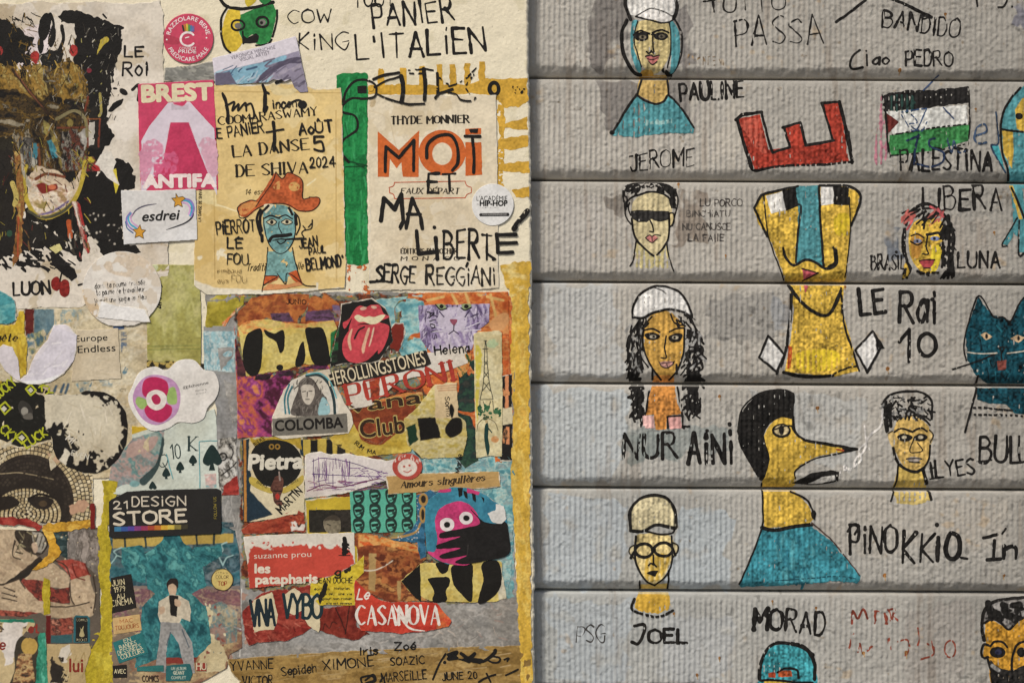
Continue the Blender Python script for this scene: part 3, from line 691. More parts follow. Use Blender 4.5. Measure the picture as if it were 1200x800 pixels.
# fish man
tr(1000, 200, 3.333)
stick = [('leg', [F('640,190 655,205 600,292 582,286', 'TQ'), L('640,185 605,245 580,290 600,295', 2)]), ('leg', [F('645,190 668,190 668,320 648,318', 'TQ'), L('648,195 645,325 668,322', 2.4)])]
tr(980, 0, 3.636)
face('painted_fish_man', 'turquoise and yellow striped fish-shaped figure with thin legs, cut by the picture edge', [
 ('body', [FS('782,380 730,430 704,500 700,600 725,700 745,800 790,800 850,800 850,380', 'TQ', gr=.2), F('760,470 790,420 850,400 850,560 790,560 770,550', 'YE'), F('706,556 752,562 756,640 748,720 736,700 712,650', 'YE')]),
 ('fin', [F('690,612 660,625 690,680 720,730', '#3f8f95')]),
 ('lower_body', [F('740,785 790,785 800,870 812,960 830,1000 846,1060 760,1000', 'TQ'), F('735,790 752,790 800,960 795,985', 'YE')]),
 ('eye', [E(778, 496, 16, 14, 'K')]),
 ('outline', [L('785,376 740,425 708,490 700,560 706,650 726,710 742,780', 2.8), L('700,550 760,560 850,566', 2.2), L('745,800 790,900 820,985', 2.6), L('680,480 690,610 660,625 720,735', 2, '#2b3c50')])] + stick)
tr(980, 0, 3.636)
word('LIBERA in thick black capitals at the top of the third board', [], ) if 0 else None
tr(1000, 200, 3.333)
word('LIBERA in thick black capitals above the long-haired yellow face', [W('LIBERA', 272, 148, 305, 84, 3.0, jit=.5, dry=.1, rot=1)])
tr(700, 200, 5.714)  # sunglasses
face('drawn_man', 'pale face with black sunglasses and cropped hair drawn in black line', [
 ('skin', [FS('235,215 300,165 360,150 430,160 490,200 500,270 485,350 478,440 430,520 390,565 350,550 290,490 245,420 232,340', '#c6b890', gr=.12, dry=.2), FS('480,280 512,300 505,360 486,370', '#c3b284'), F('262,470 300,510 385,572 465,490 480,640 470,650 250,650', '#c3b684', dry=.55, ro=2)]),
 ('hair', [L('185,225 172,170 195,115 240,88 330,82 430,84 490,108 530,160 538,220 520,300 500,370', 1.8), L('190,215 230,180 290,160 345,142 420,150 480,185 518,240', 2.4), hatch((190, 92, 300, 130), 34, 46, 2.0, ['K'], 140, 30, 3, dry=.15), hatch((400, 92, 480, 140), 30, 46, 2.2, ['K'], 30, 30, 4, dry=.15), hatch((485, 130, 525, 230), 26, 46, 2.2, ['K'], 70, 15, 8, dry=.15), hatch((285, 90, 400, 120), 16, 28, 1.4, ['K'], 0, 50, 9), hatch((172, 130, 200, 230), 16, 46, 1.6, ['K'], 90, 15, 5), L('185,225 190,300 225,360|215,215 208,250 220,300', 1.9, dry=.2)]),
 ('skin/sunglasses', [F('222,268 300,264 480,272 476,325 440,342 385,338 360,322 330,344 270,344 240,325 226,300', '#2c2a28', dry=.1, gr=.3)]),
 ('skin/nose', [L('352,330 368,370 376,410 350,408', 1.8)]),
 ('skin/lips', [F('325,452 350,432 366,440 385,432 410,448 365,484', '#c47f79'), L('322,448 350,432 366,442 388,430 424,436|325,452 365,482 400,458|366,442 368,472', 1.2)]),
 ('outline', [L('230,320 240,400 262,460 310,515 375,570', 2.4), L('480,290 480,400 470,460 440,520 398,565', 2.2), L('262,460 250,540 240,600 218,640|465,480 475,560 510,672', 1.7), L('484,284 510,290 512,340 488,375', 1.6)])])
word('LU PORCO and three more faint grey lines of small capitals', [W('LU PORCO', 690, 238, 278, 46, 1.25, '#4a4541', dry=.2, jit=.4), W('BINCHIATU', 598, 308, 288, 40, 1.2, '#55504b', dry=.25, jit=.4), W('NU CANUSCE', 572, 396, 318, 42, 1.25, '#4f4a45', dry=.2, jit=.4), W('LA FAIIE', 610, 472, 235, 44, 1.3, '#4a4541', dry=.15, jit=.4)], r=.45)
tr(860, 200, 3.2)    # block head
face('painted_portrait', 'big yellow block head with turquoise nose, white and black brow blocks and white cuffs', [
 ('skin', [F('74,140 100,92 125,84 240,60 320,55 420,60 470,85 468,130 440,200 432,300 420,420 196,420 150,290 124,240 90,200', 'YE', gr=.3, ro=.8), FS('380,170 430,165 425,240 380,235', '#c9ae30', dry=.4), F('204,414 414,414 406,520 440,640 470,750 380,770 190,755 212,640 225,520', 'YE', gr=.35, dry=.12), FS('230,690 300,670 390,680 380,740 250,750', '#d6ba34', dry=.5), F('204,655 218,660 214,740 200,742', '#a5451f', dry=.3)]),
 ('brow', [F('120,96 180,78 194,148 140,162', '#d3d0ca'), F('180,76 238,62 246,132 194,150', 'K')]), ('brow', [F('325,58 372,60 374,125 326,130', '#d3d0ca'), F('372,58 430,62 432,130 374,128', 'K')]),
 ('nose', [F('230,58 318,55 322,200 334,362 300,345 262,330 232,352 238,250 242,140', 'TQ', gr=.2), L('240,125 252,140 240,240 232,345', 2.6), L('318,58 324,180 336,365', 3)]),
 ('moustache', [L('184,290 196,330 225,355 265,335 300,340 340,366 375,358 385,320 372,288', 3.4, taper=.2), L('380,300 382,345 360,362', 5)]),
 ('skin/lips', [F('256,368 312,384 262,408', '#b0525a'), F('262,428 280,430 268,460', '#b0525a'), L('256,368 315,384 262,412', 1.8, sm=0)]),
 ('cuff', [F('128,620 188,690 160,748 95,700', '#d0cdc8'), L('128,618 95,700 160,752 190,690 128,618', 3, sm=0, dry=.15)]),
 ('cuff', [F('520,605 548,660 500,745 455,672', '#d0cdc8'), L('455,672 520,602 552,660 500,755 455,672', 3, sm=0, dry=.15), F('525,600 566,665 535,672', 'K')]),
 ('outline', [L('124,245 76,140 102,92 125,84 240,58', 2.8, sm=0), L('320,55 430,58 472,90 466,140 440,205', 3, dry=.1), L('112,92 126,230 150,310 190,410', 1.6), L('432,100 436,230 418,400', 1.4), L('206,430 250,490 310,535 360,535 400,450', 4, dry=.15), L('216,440 210,560 190,690 160,760', 3.4, dry=.4), L('402,440 410,560 440,660 470,750', 2.6, dry=.3), L('185,755 240,768 310,772 370,768', 4.2, dry=.1), L('375,760 420,740 460,732', 2, dry=.4)])])
tr(1000, 200, 3.333)
word('BRASIL in thin black capitals left of the long-haired yellow face', [W('BRASIL', 70, 385, 132, 52, 1.9, jit=.5, dry=.15), E(168, 318, 6, 6, 'K')])
word('LUNA in black capitals right of the long-haired yellow face', [W('LUNA', 408, 378, 162, 60, 2.6, jit=.4, dry=.15)])
face('painted_girl', 'yellow face with long black plaits and red-streaked hair between two words', [
 ('skin', [FS('240,200 300,185 345,200 350,260 345,330 322,390 290,402 255,385 225,340 215,260', 'YE', gr=.4), FS('310,300 345,300 330,380 300,390', '#d6c03a', dry=.3), FS('225,260 270,250 260,330 232,340', '#b3823a', dry=.3)]),
 ('hair', [L('200,230 195,290 205,350 212,415', 5, dry=.3), L('205,210 225,160 280,130 330,150 370,200 392,260 385,330 390,410', 4, dry=.2), L('365,180 372,260 370,330 372,412', 7, dry=.45), hatch((210, 150, 360, 190), 30, 50, 2.6, ['K', 'K', '#b5625a'], 130, 40, 6, dry=.1), hatch((345, 190, 390, 400), 40, 34, 3, ['K'], 90, 40, 7, dry=.2), hatch((200, 360, 232, 410), 14, 26, 3, ['K', 'YE'], 90, 40, 8), L('300,140 345,165|230,195 210,230|330,150 350,180', 2.6, '#b9575a')]),
 ('skin/eyes', [L('225,255 250,248 275,262|222,275 250,290 268,280', 1.8), E(250, 275, 16, 8, '#7f86a0'), E(250, 275, 5, 5, 'K'), E(318, 265, 18, 9, '#6f7aa0'), E(316, 265, 6, 6, 'K'), L('288,250 330,244 345,256', 3)]),
 ('skin/nose', [L('290,255 285,300 292,325 268,325', 1.8)]), ('skin/lips', [FS('258,352 285,346 316,350 300,378 276,380', '#a8464a'), L('256,352 285,348 318,348|275,380 300,380', 1.5)]),
 ('neck', [L('262,402 330,398|250,392 300,410', 3, dry=.3)])])
word('LE ROI 10 in large black letters beside the yellow block head', [W('LE', 28, 560, 96, 92, 3.6, jit=.4, dry=.2, rot=-6), W('Rai', 180, 592, 142, 118, 4.2, jit=.3, dry=.15), E(308, 502, 9, 8, 'K'), L('180,668 218,620 216,745', 4.4, sm=0, dry=.15), ring(288, 680, 34, 44, 4.6, dry=.1)])
tr(1000, 430, 2.963)
neck = [('neck', [F('430,72 610,72 610,165 560,160 530,128 470,125 428,112', 'TD', gr=.4, dry=.1)]), ('collar', [L('416,140 460,142 520,148 560,150', 2.6, dry=.5), L('420,165 480,166 560,168 610,172', 2.6, dry=.5)]), ('outline', [L('432,30 428,70 410,140 388,225', 2.6, dry=.15)])]
tr(1000, 200, 3.333)
face('painted_cat', 'dark teal cat head with pale eyes and thin whiskers at the end of the boards', [
 ('head', [F('438,640 462,560 490,492 540,565 580,572 612,585 640,530 680,480 680,860 560,850 480,800 445,740', 'TD', gr=.45, ro=.8), hatch((450, 600, 640, 800), 26, 50, 2.4, ['#22626e', '#0e2a32', '#101d22', '#1d4c58'], 90, 40, 3, dry=.3)]),
 ('head/eye', [F('494,640 520,630 544,648 518,662', '#b59a78'), E(520, 646, 6, 10, 'K')]), ('head/eye', [F('612,655 640,640 668,650 645,672', '#b59a78'), E(645, 654, 5, 10, 'K')]),
 ('head/muzzle', [F('560,742 598,738 595,775 565,780', '#6d3b33'), L('575,700 570,690 590,690 578,712 578,740', 1.6)]),
 ('whisker', [L('388,775 480,745 560,712', 2), L('445,708 500,715 560,712', 1.4, '#b8b0a0'), L('600,712 660,705 690,700', 1.4, '#b8b0a0')]),
 ('outline', [L('440,740 430,680 448,600 490,488 545,568 585,572 612,588 650,515 690,470', 1.9)])] + neck)
tr(700, 310, 3.2)    # woman, white cap, curls
face('painted_woman', 'woman with white cap and long dark curls, ochre face, on the fourth and fifth boards', [
 ('skin', [FS('200,190 250,172 290,190 326,240 322,320 300,390 265,432 240,432 205,380 176,320 172,260', 'OR', gr=.2), F('214,415 288,415 290,455 300,520 318,560 262,566 258,618 218,618 212,560 176,566 190,510', '#bf8140', gr=.3, dry=.15)]),
 ('hair', [L('160,205 122,270 115,340 130,400 160,440|350,200 372,250 384,300 380,330 350,312', 2.6), hatch((118, 225, 165, 425), 74, 46, 2.8, ['K', 'K', 'K', 'K', '#8e8c88'], 95, 35, 3, dry=.1), L('205,195 175,235 160,330 190,385|275,185 290,220 330,230', 1.8), hatch((332, 230, 386, 430), 78, 42, 2.8, ['K', 'K', 'K', 'K', '#9a9894'], 90, 60, 4, dry=.1), hatch((126, 400, 172, 560), 70, 36, 3, ['K'], 110, 50, 5, dry=.2), hatch((330, 400, 388, 560), 74, 36, 2.8, ['K'], 100, 50, 6, dry=.2), hatch((160, 200, 205, 240), 12, 30, 2, ['K'], 120, 30, 8), hatch((290, 180, 350, 230), 16, 30, 2, ['K'], 60, 30, 9), L('345,310 388,305 395,330 375,345 390,360 395,390 370,400', 2.2), L('168,565 150,575 128,570|385,575 370,565', 2)]),
 ('cap', [FS('132,190 140,150 165,110 205,86 250,84 300,100 330,135 350,190 300,176 240,174 180,195 145,200', '#d6d3ce', gr=.1), L('132,195 136,155 165,108 215,82 260,84 310,105 340,150 354,195', 3), L('132,198 170,200 210,180 270,168 320,178 352,198', 3, dry=.1), L('200,84 240,95 258,108', 1.4)]),
 ('skin/eyes', [FS('178,262 205,254 236,268 215,284 190,280', 'K'), E(208, 270, 12, 7, '#a89f8c'), E(212, 270, 5, 5, 'K'), L('176,245 205,240 234,252', 2), FS('266,272 290,258 320,262 310,285 280,290', 'K'), E(292, 273, 12, 7, '#a89f8c'), E(290, 273, 5, 5, 'K'), L('270,252 295,240 325,238', 2)]),
 ('skin/nose', [L('258,268 252,310 258,348 238,348', 1.7)]), ('skin/lips', [FS('232,368 255,362 285,364 275,382 250,384', '#c4938a'), L('230,362 240,380 260,386 280,376 288,362|236,370 285,366|260,372 262,384', 1.2)]),
 ('outline', [L('172,245 172,300 195,370 240,432', 2.2), L('326,240 322,330 300,395 270,432', 2.2), L('206,390 208,430|296,375 298,410', 2.4), L('195,470 180,560 160,605|300,460 318,560 320,610 340,605', 2.4, dry=.4)]),
 ('collar', [F('168,566 212,566 214,612 172,612', '#cfa6a0'), F('264,568 312,566 316,612 270,616', '#cf9c96'), L('264,612 262,570 320,566', 2.2, sm=0), L('320,605 345,606', 2)])])
word('two large black words under the woman with curls', [W('NUR', 98, 725, 200, 90, 4.2, jit=.4, dry=.3, rot=0), W('AiNi', 340, 742, 165, 112, 4.4, jit=.4, dry=.25), E(411, 622, 7, 7, 'K'), E(496, 598, 8, 9, 'K')])
tr(850, 440, 3.077)  # beaked man
face('painted_beak_man', 'black-haired yellow man with a long pointed beak and turquoise shirt, smoking', [
 ('skin', [FS('140,220 180,160 235,150 245,200 285,235 360,250 430,262 430,272 340,290 275,320 250,345 255,372 240,405 136,405 150,320', 'YE', gr=.2), F('134,405 235,405 270,435 300,470 318,515 300,540 220,545 140,548', 'YE', gr=.25)]),
 ('hair', [FS('60,130 110,75 180,52 245,62 246,120 240,155 200,150 160,175 140,215 150,260 160,300 150,340 130,380 90,320 52,250 44,190', 'K', dry=.06, gr=.3), L('45,200 60,120 120,65 200,50 246,64', 2)]),
 ('skin/eye', [E(202, 198, 34, 26, 'K'), E(202, 196, 26, 18, '#bfae86'), E(202, 196, 10, 18, 'K'), L('170,195 232,180 245,195', 2.2)]),
 ('beak', [L('244,150 250,200 290,232 360,245 475,265', 3.4), L('474,266 400,282 320,300 255,340 252,372', 1.9), F('420,258 480,264 425,278', 'K'), L('400,265 425,270', 2, '#9a4a2a')]),
 ('cigarette', [F('240,388 310,350 385,340 410,345 408,380 360,392 300,395', 'K', dry=.05), F('300,390 350,365 395,358 398,376 350,388', '#d2cec6')]),
 ('smoke', [L('415,350 430,325 455,340 470,300 500,270 520,215 560,180 566,120', 2.4, '#cfcac4', dry=.35), L('430,340 460,330 490,300 480,270 510,240', 2.2, '#d4d0ca', dry=.35), L('500,180 508,240 520,265|440,330 420,345', 2, '#cfcac4', dry=.4)]),
 ('shirt', [F('130,548 220,552 305,540 330,555 395,610 440,665 488,720 478,748 380,740 280,752 180,755 60,765 52,755 100,640', '#387c88', gr=.3, dry=.18, ro=1.5), hatch((140, 570, 330, 720), 20, 60, 5, ['#2f6f7e', '#4f929b'], 80, 20, 3, dry=.4)]),
 ('outline', [L('133,390 134,470 132,545 90,660 50,750', 2.2), L('235,418 285,440 310,475 320,515', 2.6), E(318, 500, 10, 16, 'K'), L('132,548 180,556 240,545 310,536', 4.4, dry=.15), L('312,530 390,600 485,720', 1.6, '#4a3a34'), L('180,738 300,730 400,722 470,730', 1.5, '#1f4a54', dry=.5)])])
tr(1000, 430, 2.963)
face('painted_man', 'man with curly black hair and ochre face on the fifth board', [
 ('skin', [FS('150,190 180,165 240,185 265,220 268,290 250,340 215,360 180,350 150,300 138,250', '#c2a25e', gr=.25, dry=.2), F('155,340 185,362 240,358 252,400 260,424 138,424', '#c4a85a', dry=.25), F('138,420 262,420 266,465 200,475 150,470', '#bfa968', dry=.35, ro=2)]),
 ('hair', [L('115,225 105,160 108,115 150,88 230,86 270,115 272,180', 3, dry=.1), hatch((108, 100, 262, 175), 86, 28, 2.2, ['K', 'K', 'K', '#8a8884'], 90, 90, 4, dry=.1), L('112,120 118,220|125,130 130,205', 4, dry=.15), L('180,180 190,150 225,170 250,185 265,200', 2.4)]),
 ('skin/ear', [FS('120,235 138,222 145,260 132,275', '#c2a872'), L('122,230 135,222', 1.6)]), ('skin/ear', [FS('262,220 276,230 272,262 262,265', '#c2a872'), L('264,218 277,236 268,262', 1.6)]),
 ('skin/eyes', [FS('150,240 175,230 205,242 190,256 165,256', 'K'), E(176, 243, 9, 6, '#b0a68e'), FS('208,245 232,230 256,240 245,254 220,256', 'K'), E(233, 243, 9, 6, '#b0a68e'), L('142,225 165,212 205,225|210,222 235,210 255,222', 2.2)]),
 ('skin/nose', [L('212,240 196,290 218,296 240,288 222,262', 1.3)]), ('skin/lips', [FS('186,318 212,310 234,318 212,332', '#a59a90'), L('184,318 212,316 236,318|195,328 228,330', 1.5)]),
 ('outline', [L('138,280 150,325 180,352 215,362 245,348', 3.4, dry=.1), L('266,270 262,320 240,355', 2.2), L('155,340 148,400 130,465', 2.2, dry=.3), L('242,358 256,405', 4, dry=.2), L('262,428 270,458', 3)])])
word('five slanting black letters beside the curly-haired man', [W('ILYES', 270, 386, 152, 56, 2.4, jit=.4, rot=-7, dry=.1), L('266,352 286,348|266,388 290,384', 1.8)])
word('BUL in black capitals below the teal cat, cut off by the picture edge', [W('BUL', 438, 330, 140, 88, 3.2, jit=.3, dry=.1), L('430,328 480,322', 2), L('575,240 578,325 610,320', 3)])
word('long uneven black word beside the turquoise shirt', [W('PiNO', -12, 645, 160, 96, 3.2, jit=.4, dry=.15), L('-20,570 0,545 20,550 5,580', 2.6, dry=.3), W('KK', 170, 675, 105, 100, 3, jit=.4, dry=.15, rot=2), L('294,590 292,670', 5.5), E(290, 547, 8, 8, 'K'), L('330,585 320,630 330,660 355,662 370,630 365,590 340,575 330,590', 6, dry=.1), L('375,662 395,665', 3)])
word('the word fragment In in black at the end of the sixth board', [L('452,592 500,580|490,600 486,668|465,668 510,665', 4, dry=.1), L('528,560 516,578', 3), W('n', 524, 665, 42, 62, 4.2)])
tr(640, 560, 3.333)  # glasses man
face('painted_man', 'man in a pale brimmed cap with round black glasses, lowest line of boards', [
 ('skin', [FS('350,225 420,215 490,230 490,310 465,375 425,415 390,400 358,350 346,290', '#c6b27c', gr=.3, dry=.12), FS('400,300 480,300 460,370 420,405 385,380', '#c0a04a', dry=.5), F('370,415 475,412 480,458 358,458', '#b8a05c'), F('357,454 480,454 490,505 440,530 380,525 345,505', '#c19a3c', dry=.3, ro=1.5)]),
 ('cap', [FS('335,200 332,130 370,82 430,68 480,90 504,150 505,190 430,185 380,200', '#c3b793', gr=.2, dry=.2), L('330,205 328,130 365,82 420,66 470,78 500,120 508,190', 4), L('330,205 380,205 430,182 505,195', 4), L('505,195 490,215 440,218 390,208', 2.4)]),
 ('skin/ear', [FS('350,262 330,270 326,295 346,320', '#c9ba90'), L('350,260 328,270 326,292 345,315', 2)]), ('skin/ear', [FS('494,250 514,262 512,290 496,306', '#c9ba90'), L('492,250 514,262 512,288 496,306', 2.2)]),
 ('skin/glasses', [ring(382, 282, 34, 26, 3.4), ring(458, 278, 36, 26, 3.4), L('414,280 424,278|492,270 505,300|345,285 330,310', 3.4)]),
 ('skin/nose', [L('418,300 420,330 430,345|400,340 410,332 420,338', 2)]), ('skin/lips', [F('392,370 410,360 438,360 425,384', 'K')]),
 ('outline', [L('350,225 346,300 360,355 395,405 425,420', 2.4, dry=.1), L('490,225 492,310 475,370 425,420', 2.2, dry=.1), L('365,400 368,440|478,360 476,440', 2.4, dry=.3), L('345,470 335,510 380,530 440,540 495,515', 3, dry=.3)])])
word('three small thin grey letters scrawled on the lowest board', [W('PSG', 118, 640, 112, 62, 1.4, '#3b3836', jit=.7, dry=.15)])
word('four thick black capitals under the man in glasses', [L('345,575 385,572 375,620 358,645 335,638', 3.8), W('OEL', 402, 642, 148, 52, 3.6, jit=.3, dry=.1)])
tr(850, 680, 6)
word('five slanting black capitals above the turquoise beanie', [W('MORAD', 196, 340, 500, 148, 4.2, jit=.6, dry=.15, rot=5)])
face('painted_portrait', 'head in a turquoise beanie with an orange visor, cut by the bottom of the picture', [
 ('beanie', [FS('245,680 250,590 280,500 350,455 440,450 540,480 600,530 625,600 620,740 250,740', '#3f9098', gr=.35, dry=.15)]),
 ('visor', [F('300,648 350,640 352,680 300,680', '#a5452a'), F('370,632 465,630 470,672 372,676', '#a8502a', gr=.3), L('366,640 420,615 500,625 515,680', 2.6)]),
 ('skin', [F('270,705 470,700 480,760 270,760', 'YE', dry=.2)]),
 ('outline', [L('240,690 245,600 280,500 350,440 440,440 540,465 600,520 628,590 625,690', 4), L('460,440 540,460 610,520', 5, dry=.3), L('245,700 330,695 420,705 520,715 610,715', 3)])])
build('red_scrawl', 'faded dark red scrawl of two words on the lowest board', 'lettering', SID, [('red_scrawl', [L('890,300 895,210 930,265 970,200 1000,265', 2.6, '#7d3a2c', dry=.3), L('1050,300 1060,220 1080,205|1120,230 1140,300 1110,290|1150,210 1170,270 1190,220', 2.4, '#83402f', dry=.45), L('870,470 900,370|930,500 945,440 960,495|1000,490 1030,460 1040,490|1150,400 1160,480', 2.2, '#82402f', dry=.5)])], group='hand lettering on the boards')
tr(1000, 660, 5.714)
build('red_scrawl', 'faded dark red looping scrawl near the bearded head', 'lettering', SID, [('red_scrawl', [L('150,380 140,320 170,320|210,400 215,350 240,380|230,310 275,305 265,350 300,380', 2.6, '#7d3a2c', dry=.35), L('430,430 445,500 430,545|480,530 540,560 530,610 450,640|520,520 540,590', 2.2, '#83402f', dry=.4), ring(648, 570, 36, 56, 2.2, '#83402f', dry=.3), L('300,520 360,510 375,570 345,615|235,505 240,570', 2.2, '#83402f', dry=.45)])], group='hand lettering on the boards')
face('painted_portrait', 'bearded man with dark hair and ochre face at the bottom corner of the boards', [
 ('skin', [FS('885,400 940,385 990,410 1040,440 1120,370 1160,360 1160,830 940,830 905,650 890,560', '#b4842f', gr=.3), FS('880,540 905,530 905,630 870,620', '#b4842f')]),
 ('hair', [FS('880,400 872,330 920,262 1000,238 1160,238 1160,370 1120,362 1040,438 980,390 920,375', '#6e6a66', gr=.5), hatch((900, 260, 1140, 360), 30, 60, 7, ['K', 'K', '#8e8a86'], 40, 50, 4, dry=.2), L('875,510 860,420 880,310 940,255 1040,235 1170,225', 4), L('880,395 930,370 980,390 1040,440 1090,390 1140,360', 3)]),
 ('skin/eyes', [E(965, 592, 52, 38, 'K'), E(970, 590, 24, 18, '#2c2f45'), E(1125, 592, 30, 34, 'K'), L('915,550 950,520 1000,525 1030,560', 2.6), L('1060,760 1062,650 1080,570 1110,530 1160,520', 3)]),
 ('skin/ear', [L('905,545 875,540 855,585 868,630 900,625', 3)]),
 ('beard', [FS('915,650 950,680 990,700 1060,715 1120,690 1160,690 1160,840 945,840', '#23211f', dry=.05, gr=.5), L('900,640 930,740 940,830', 3), L('930,680 970,710', 4, '#8c8a86')])])
# rust marks and bits of raised grit
rn = random.Random(5)
tr(0, 0, 1)
for x, y, q in [(1037, 674, 2.4), (1176, 674, 2), (872, 680, 1), (1062, 764, 3), (1012, 764, 2), (843, 464, 2), (990, 336, 2), (1040, 432, 2.5), (795, 216, 1.8), (843, 770, 2), (817, 790, 2.2), (958, 478, 2.5), (1108, 17, 2), (1054, 82, 2.4), (1165, 272, 1.6), (850, 300, 1.3), (1143, 128, 1.4), (905, 704, 1.8), (956, 712, 1.6), (790, 718, 1.6)]:
    build('rust_spot', 'small orange-brown rust spot on the painted boards', 'rust spot', SID, [('rust_spot', [E(x, y, q * .9, q, '#8a5a2c', ro=.9, seed=int(x)), E(x + .4, y + .6, q * .45, q * .5, '#5b3a1e', ro=.3), L('%g,%g %g,%g' % (x, y, x + .6, y + q * 2.4), .9, '#9a7a4e')])], group='rust spots on the boards')
# ---------------------------------------------------------------- paint and writing straight on the plaster
def mural(name, label, cat, parts, group=None, z=0.0, **k): return build(name, label, cat, PIL, parts, group, z=z, **k)
INK[0] = .72
GOLD = '#c79c3c'
tr(390, 0, 4)
mural('yellow_fence_stroke', 'ochre painted bar with upright teeth above the cream book cover', 'painted stripes', [
 ('bar', [F('165,402 330,396 480,402 640,396 720,366 800,372 912,368 916,470 880,500 800,506 770,450 640,440 400,446 165,444', GOLD, ro=1.2, gr=.2, dry=.12)])]
 + [('tooth', [F('%d,%d %d,%d %d,402 %d,402' % (x - 13, y, x + 13, y, x + 17, x - 15), GOLD, ro=1, gr=.2, dry=.12)]) for x, y in ((225, 322), (330, 318), (420, 312), (500, 300), (562, 300), (630, 296), (698, 292))])
mural('yellow_stroke_column', 'ochre painted upright with short bars along the bare plaster edge', 'painted stripes', [
 ('upright', [F('765,440 800,440 806,560 800,700 800,900 790,990 768,1010 766,800 778,640', GOLD, ro=2.2, dry=.5, gr=.2)])]
 + [('bar', [F(q, GOLD, ro=1.2, gr=.2, dry=.15)]) for q in ('800,582 850,570 912,548 912,606 860,606 790,600', '776,655 850,640 914,636 916,688 840,702 780,700', '765,772 850,764 920,752 922,812 850,806 768,800', '772,775 850,765 920,760 922,800', '840,890 880,882 920,872 924,925 860,926')])
mural('writing', 'TOUT PANIER written in black brush capitals at the top of the plaster', 'lettering', [('line', [W('TOUT', 100, 36, 185, 100, 3.2, jit=.6, dry=.1)]), ('line', [W('PANIER', 192, 130, 375, 106, 4.4, jit=.5, dry=.15, rot=-5)])], 'black writing on the plaster')
mural('writing', "L'ITALIEN written in heavy black brush capitals above the ochre fence", 'lettering', [('line', [W("L'ITALiEN", 112, 282, 600, 112, 5.0, jit=.5, dry=.15, rot=-4)])], 'black writing on the plaster')
tr(160, 0, 4)
mural('writing', 'COW KING in thin black strokes beside the green and yellow face', 'lettering', [('line', [W('COW', 710, 112, 205, 62, 2.6, jit=.6, rot=-2)]), ('line', [W('KiNG', 762, 232, 230, 76, 2.8, jit=.6, dry=.2)])], 'black writing on the plaster')
mural('painted_mask', 'small face painted half yellow and half green with hollow black eyes and nose', 'drawing', [
 ('yellow_half', [F('405,110 430,50 482,38 490,100 480,150 500,200 470,240 425,245 400,180', '#d0b23c', gr=.2, ro=.6)]),
 ('green_half', [F('486,70 560,40 640,20 660,60 640,140 625,195 590,215 560,205 575,170 540,160 500,200 482,150', '#2d7a3f', gr=.3, ro=.6)]),
 ('hair', [L('395,0 420,30 470,42 520,40 580,30 640,12', 4), FS('510,-6 560,-2 540,25 515,28', '#c9b23c'), FS('575,-4 640,-8 600,22', '#2d7a3f')]),
 ('eye', [ring(475, 120, 30, 24, 2.6), E(476, 122, 16, 14, '#6f6a66')]), ('eye', [ring(590, 105, 28, 24, 3), E(590, 106, 16, 15, '#7a746e'), E(586, 108, 8, 8, 'K')]),
 ('nose', [F('500,165 520,180 560,155 574,170 568,200 530,204 500,205', 'K'), L('498,150 500,205', 2)]),
 ('outline', [L('430,30 400,80 396,150 412,220 440,248', 2.8, dry=.2), L('660,50 655,110 630,190 600,222', 2.4, dry=.4), L('560,215 625,205', 2, dry=.4)])])

# ---------------------------------------------------------------- upper posters
tr(0, 0, 1)
_o = '-30,4 15,6 40,1 70,4 110,2 150,5 188,1 192,20 191,60 193,100 194,225 196,250 198,330 180,345 110,352 96,361 60,360 -30,366'
sfL, bL = sheet(_o, '#d3c9ba', [spots((-20, 0, 195, 360), 26, 6, 22, ['#c9bca6', '#dcd3c6', '#c2b49c'], 4, gr=.05), R(96, 20, 97.5, 30, '#a5937a'), FS('20,40 60,30 50,75 24,80', '#d8cccb'), hatch((120, 230, 190, 330), 20, 16, 1.4, ['#a8946e', '#b39f80'], 30, 60, 5, dry=.5)], Lr=1.2, r=1.0, ro=1.4, crease=.5, seed=3, stain=.4, stc='#8f7a52')
tr(0, 0, 4)
blk = [F('-60,60 60,112 110,150 125,172 160,176 150,210 110,262 62,322 20,330 -60,300', 'K', ro=2, rs=4), FS('180,140 195,80 225,65 240,90 235,140 215,185 190,190', 'K'), FS('176,200 190,180 206,200 200,245 186,250', 'K'), FS('230,165 248,120 264,150 258,200 240,225 226,205', 'K'), L('236,66 250,100 252,130', 3), L('290,125 298,180 282,230 250,250', 4),
 F('190,260 240,235 290,230 300,300 285,480 240,500 200,420 205,340', '#23211e', ro=2), F('275,76 300,55 350,52 420,70 500,100 575,122 572,200 552,280 532,345 520,430 500,520 512,600 542,640 500,690 470,720 430,660 300,640 230,520 330,430 345,300 355,180 350,120 286,106', 'K', ro=2.4, rs=4),
 F('505,524 532,482 582,460 570,492 524,526', 'K'), E(580, 432, 22, 13, 'K', rot=35), E(540, 416, 12, 5, 'K', rot=10), L('622,422 652,400 648,470', 3.4), L('485,70 498,86', 2),
 hatch((60, 190, 150, 300), 30, 60, 2.6, ['K'], 130, 20, 4, dry=.3), F('-60,440 130,470 200,560 160,800 -60,820', '#2c2820', ro=3), F('150,520 460,500 480,800 130,800', '#26231f', ro=3)]
tr(0, 180, 4)
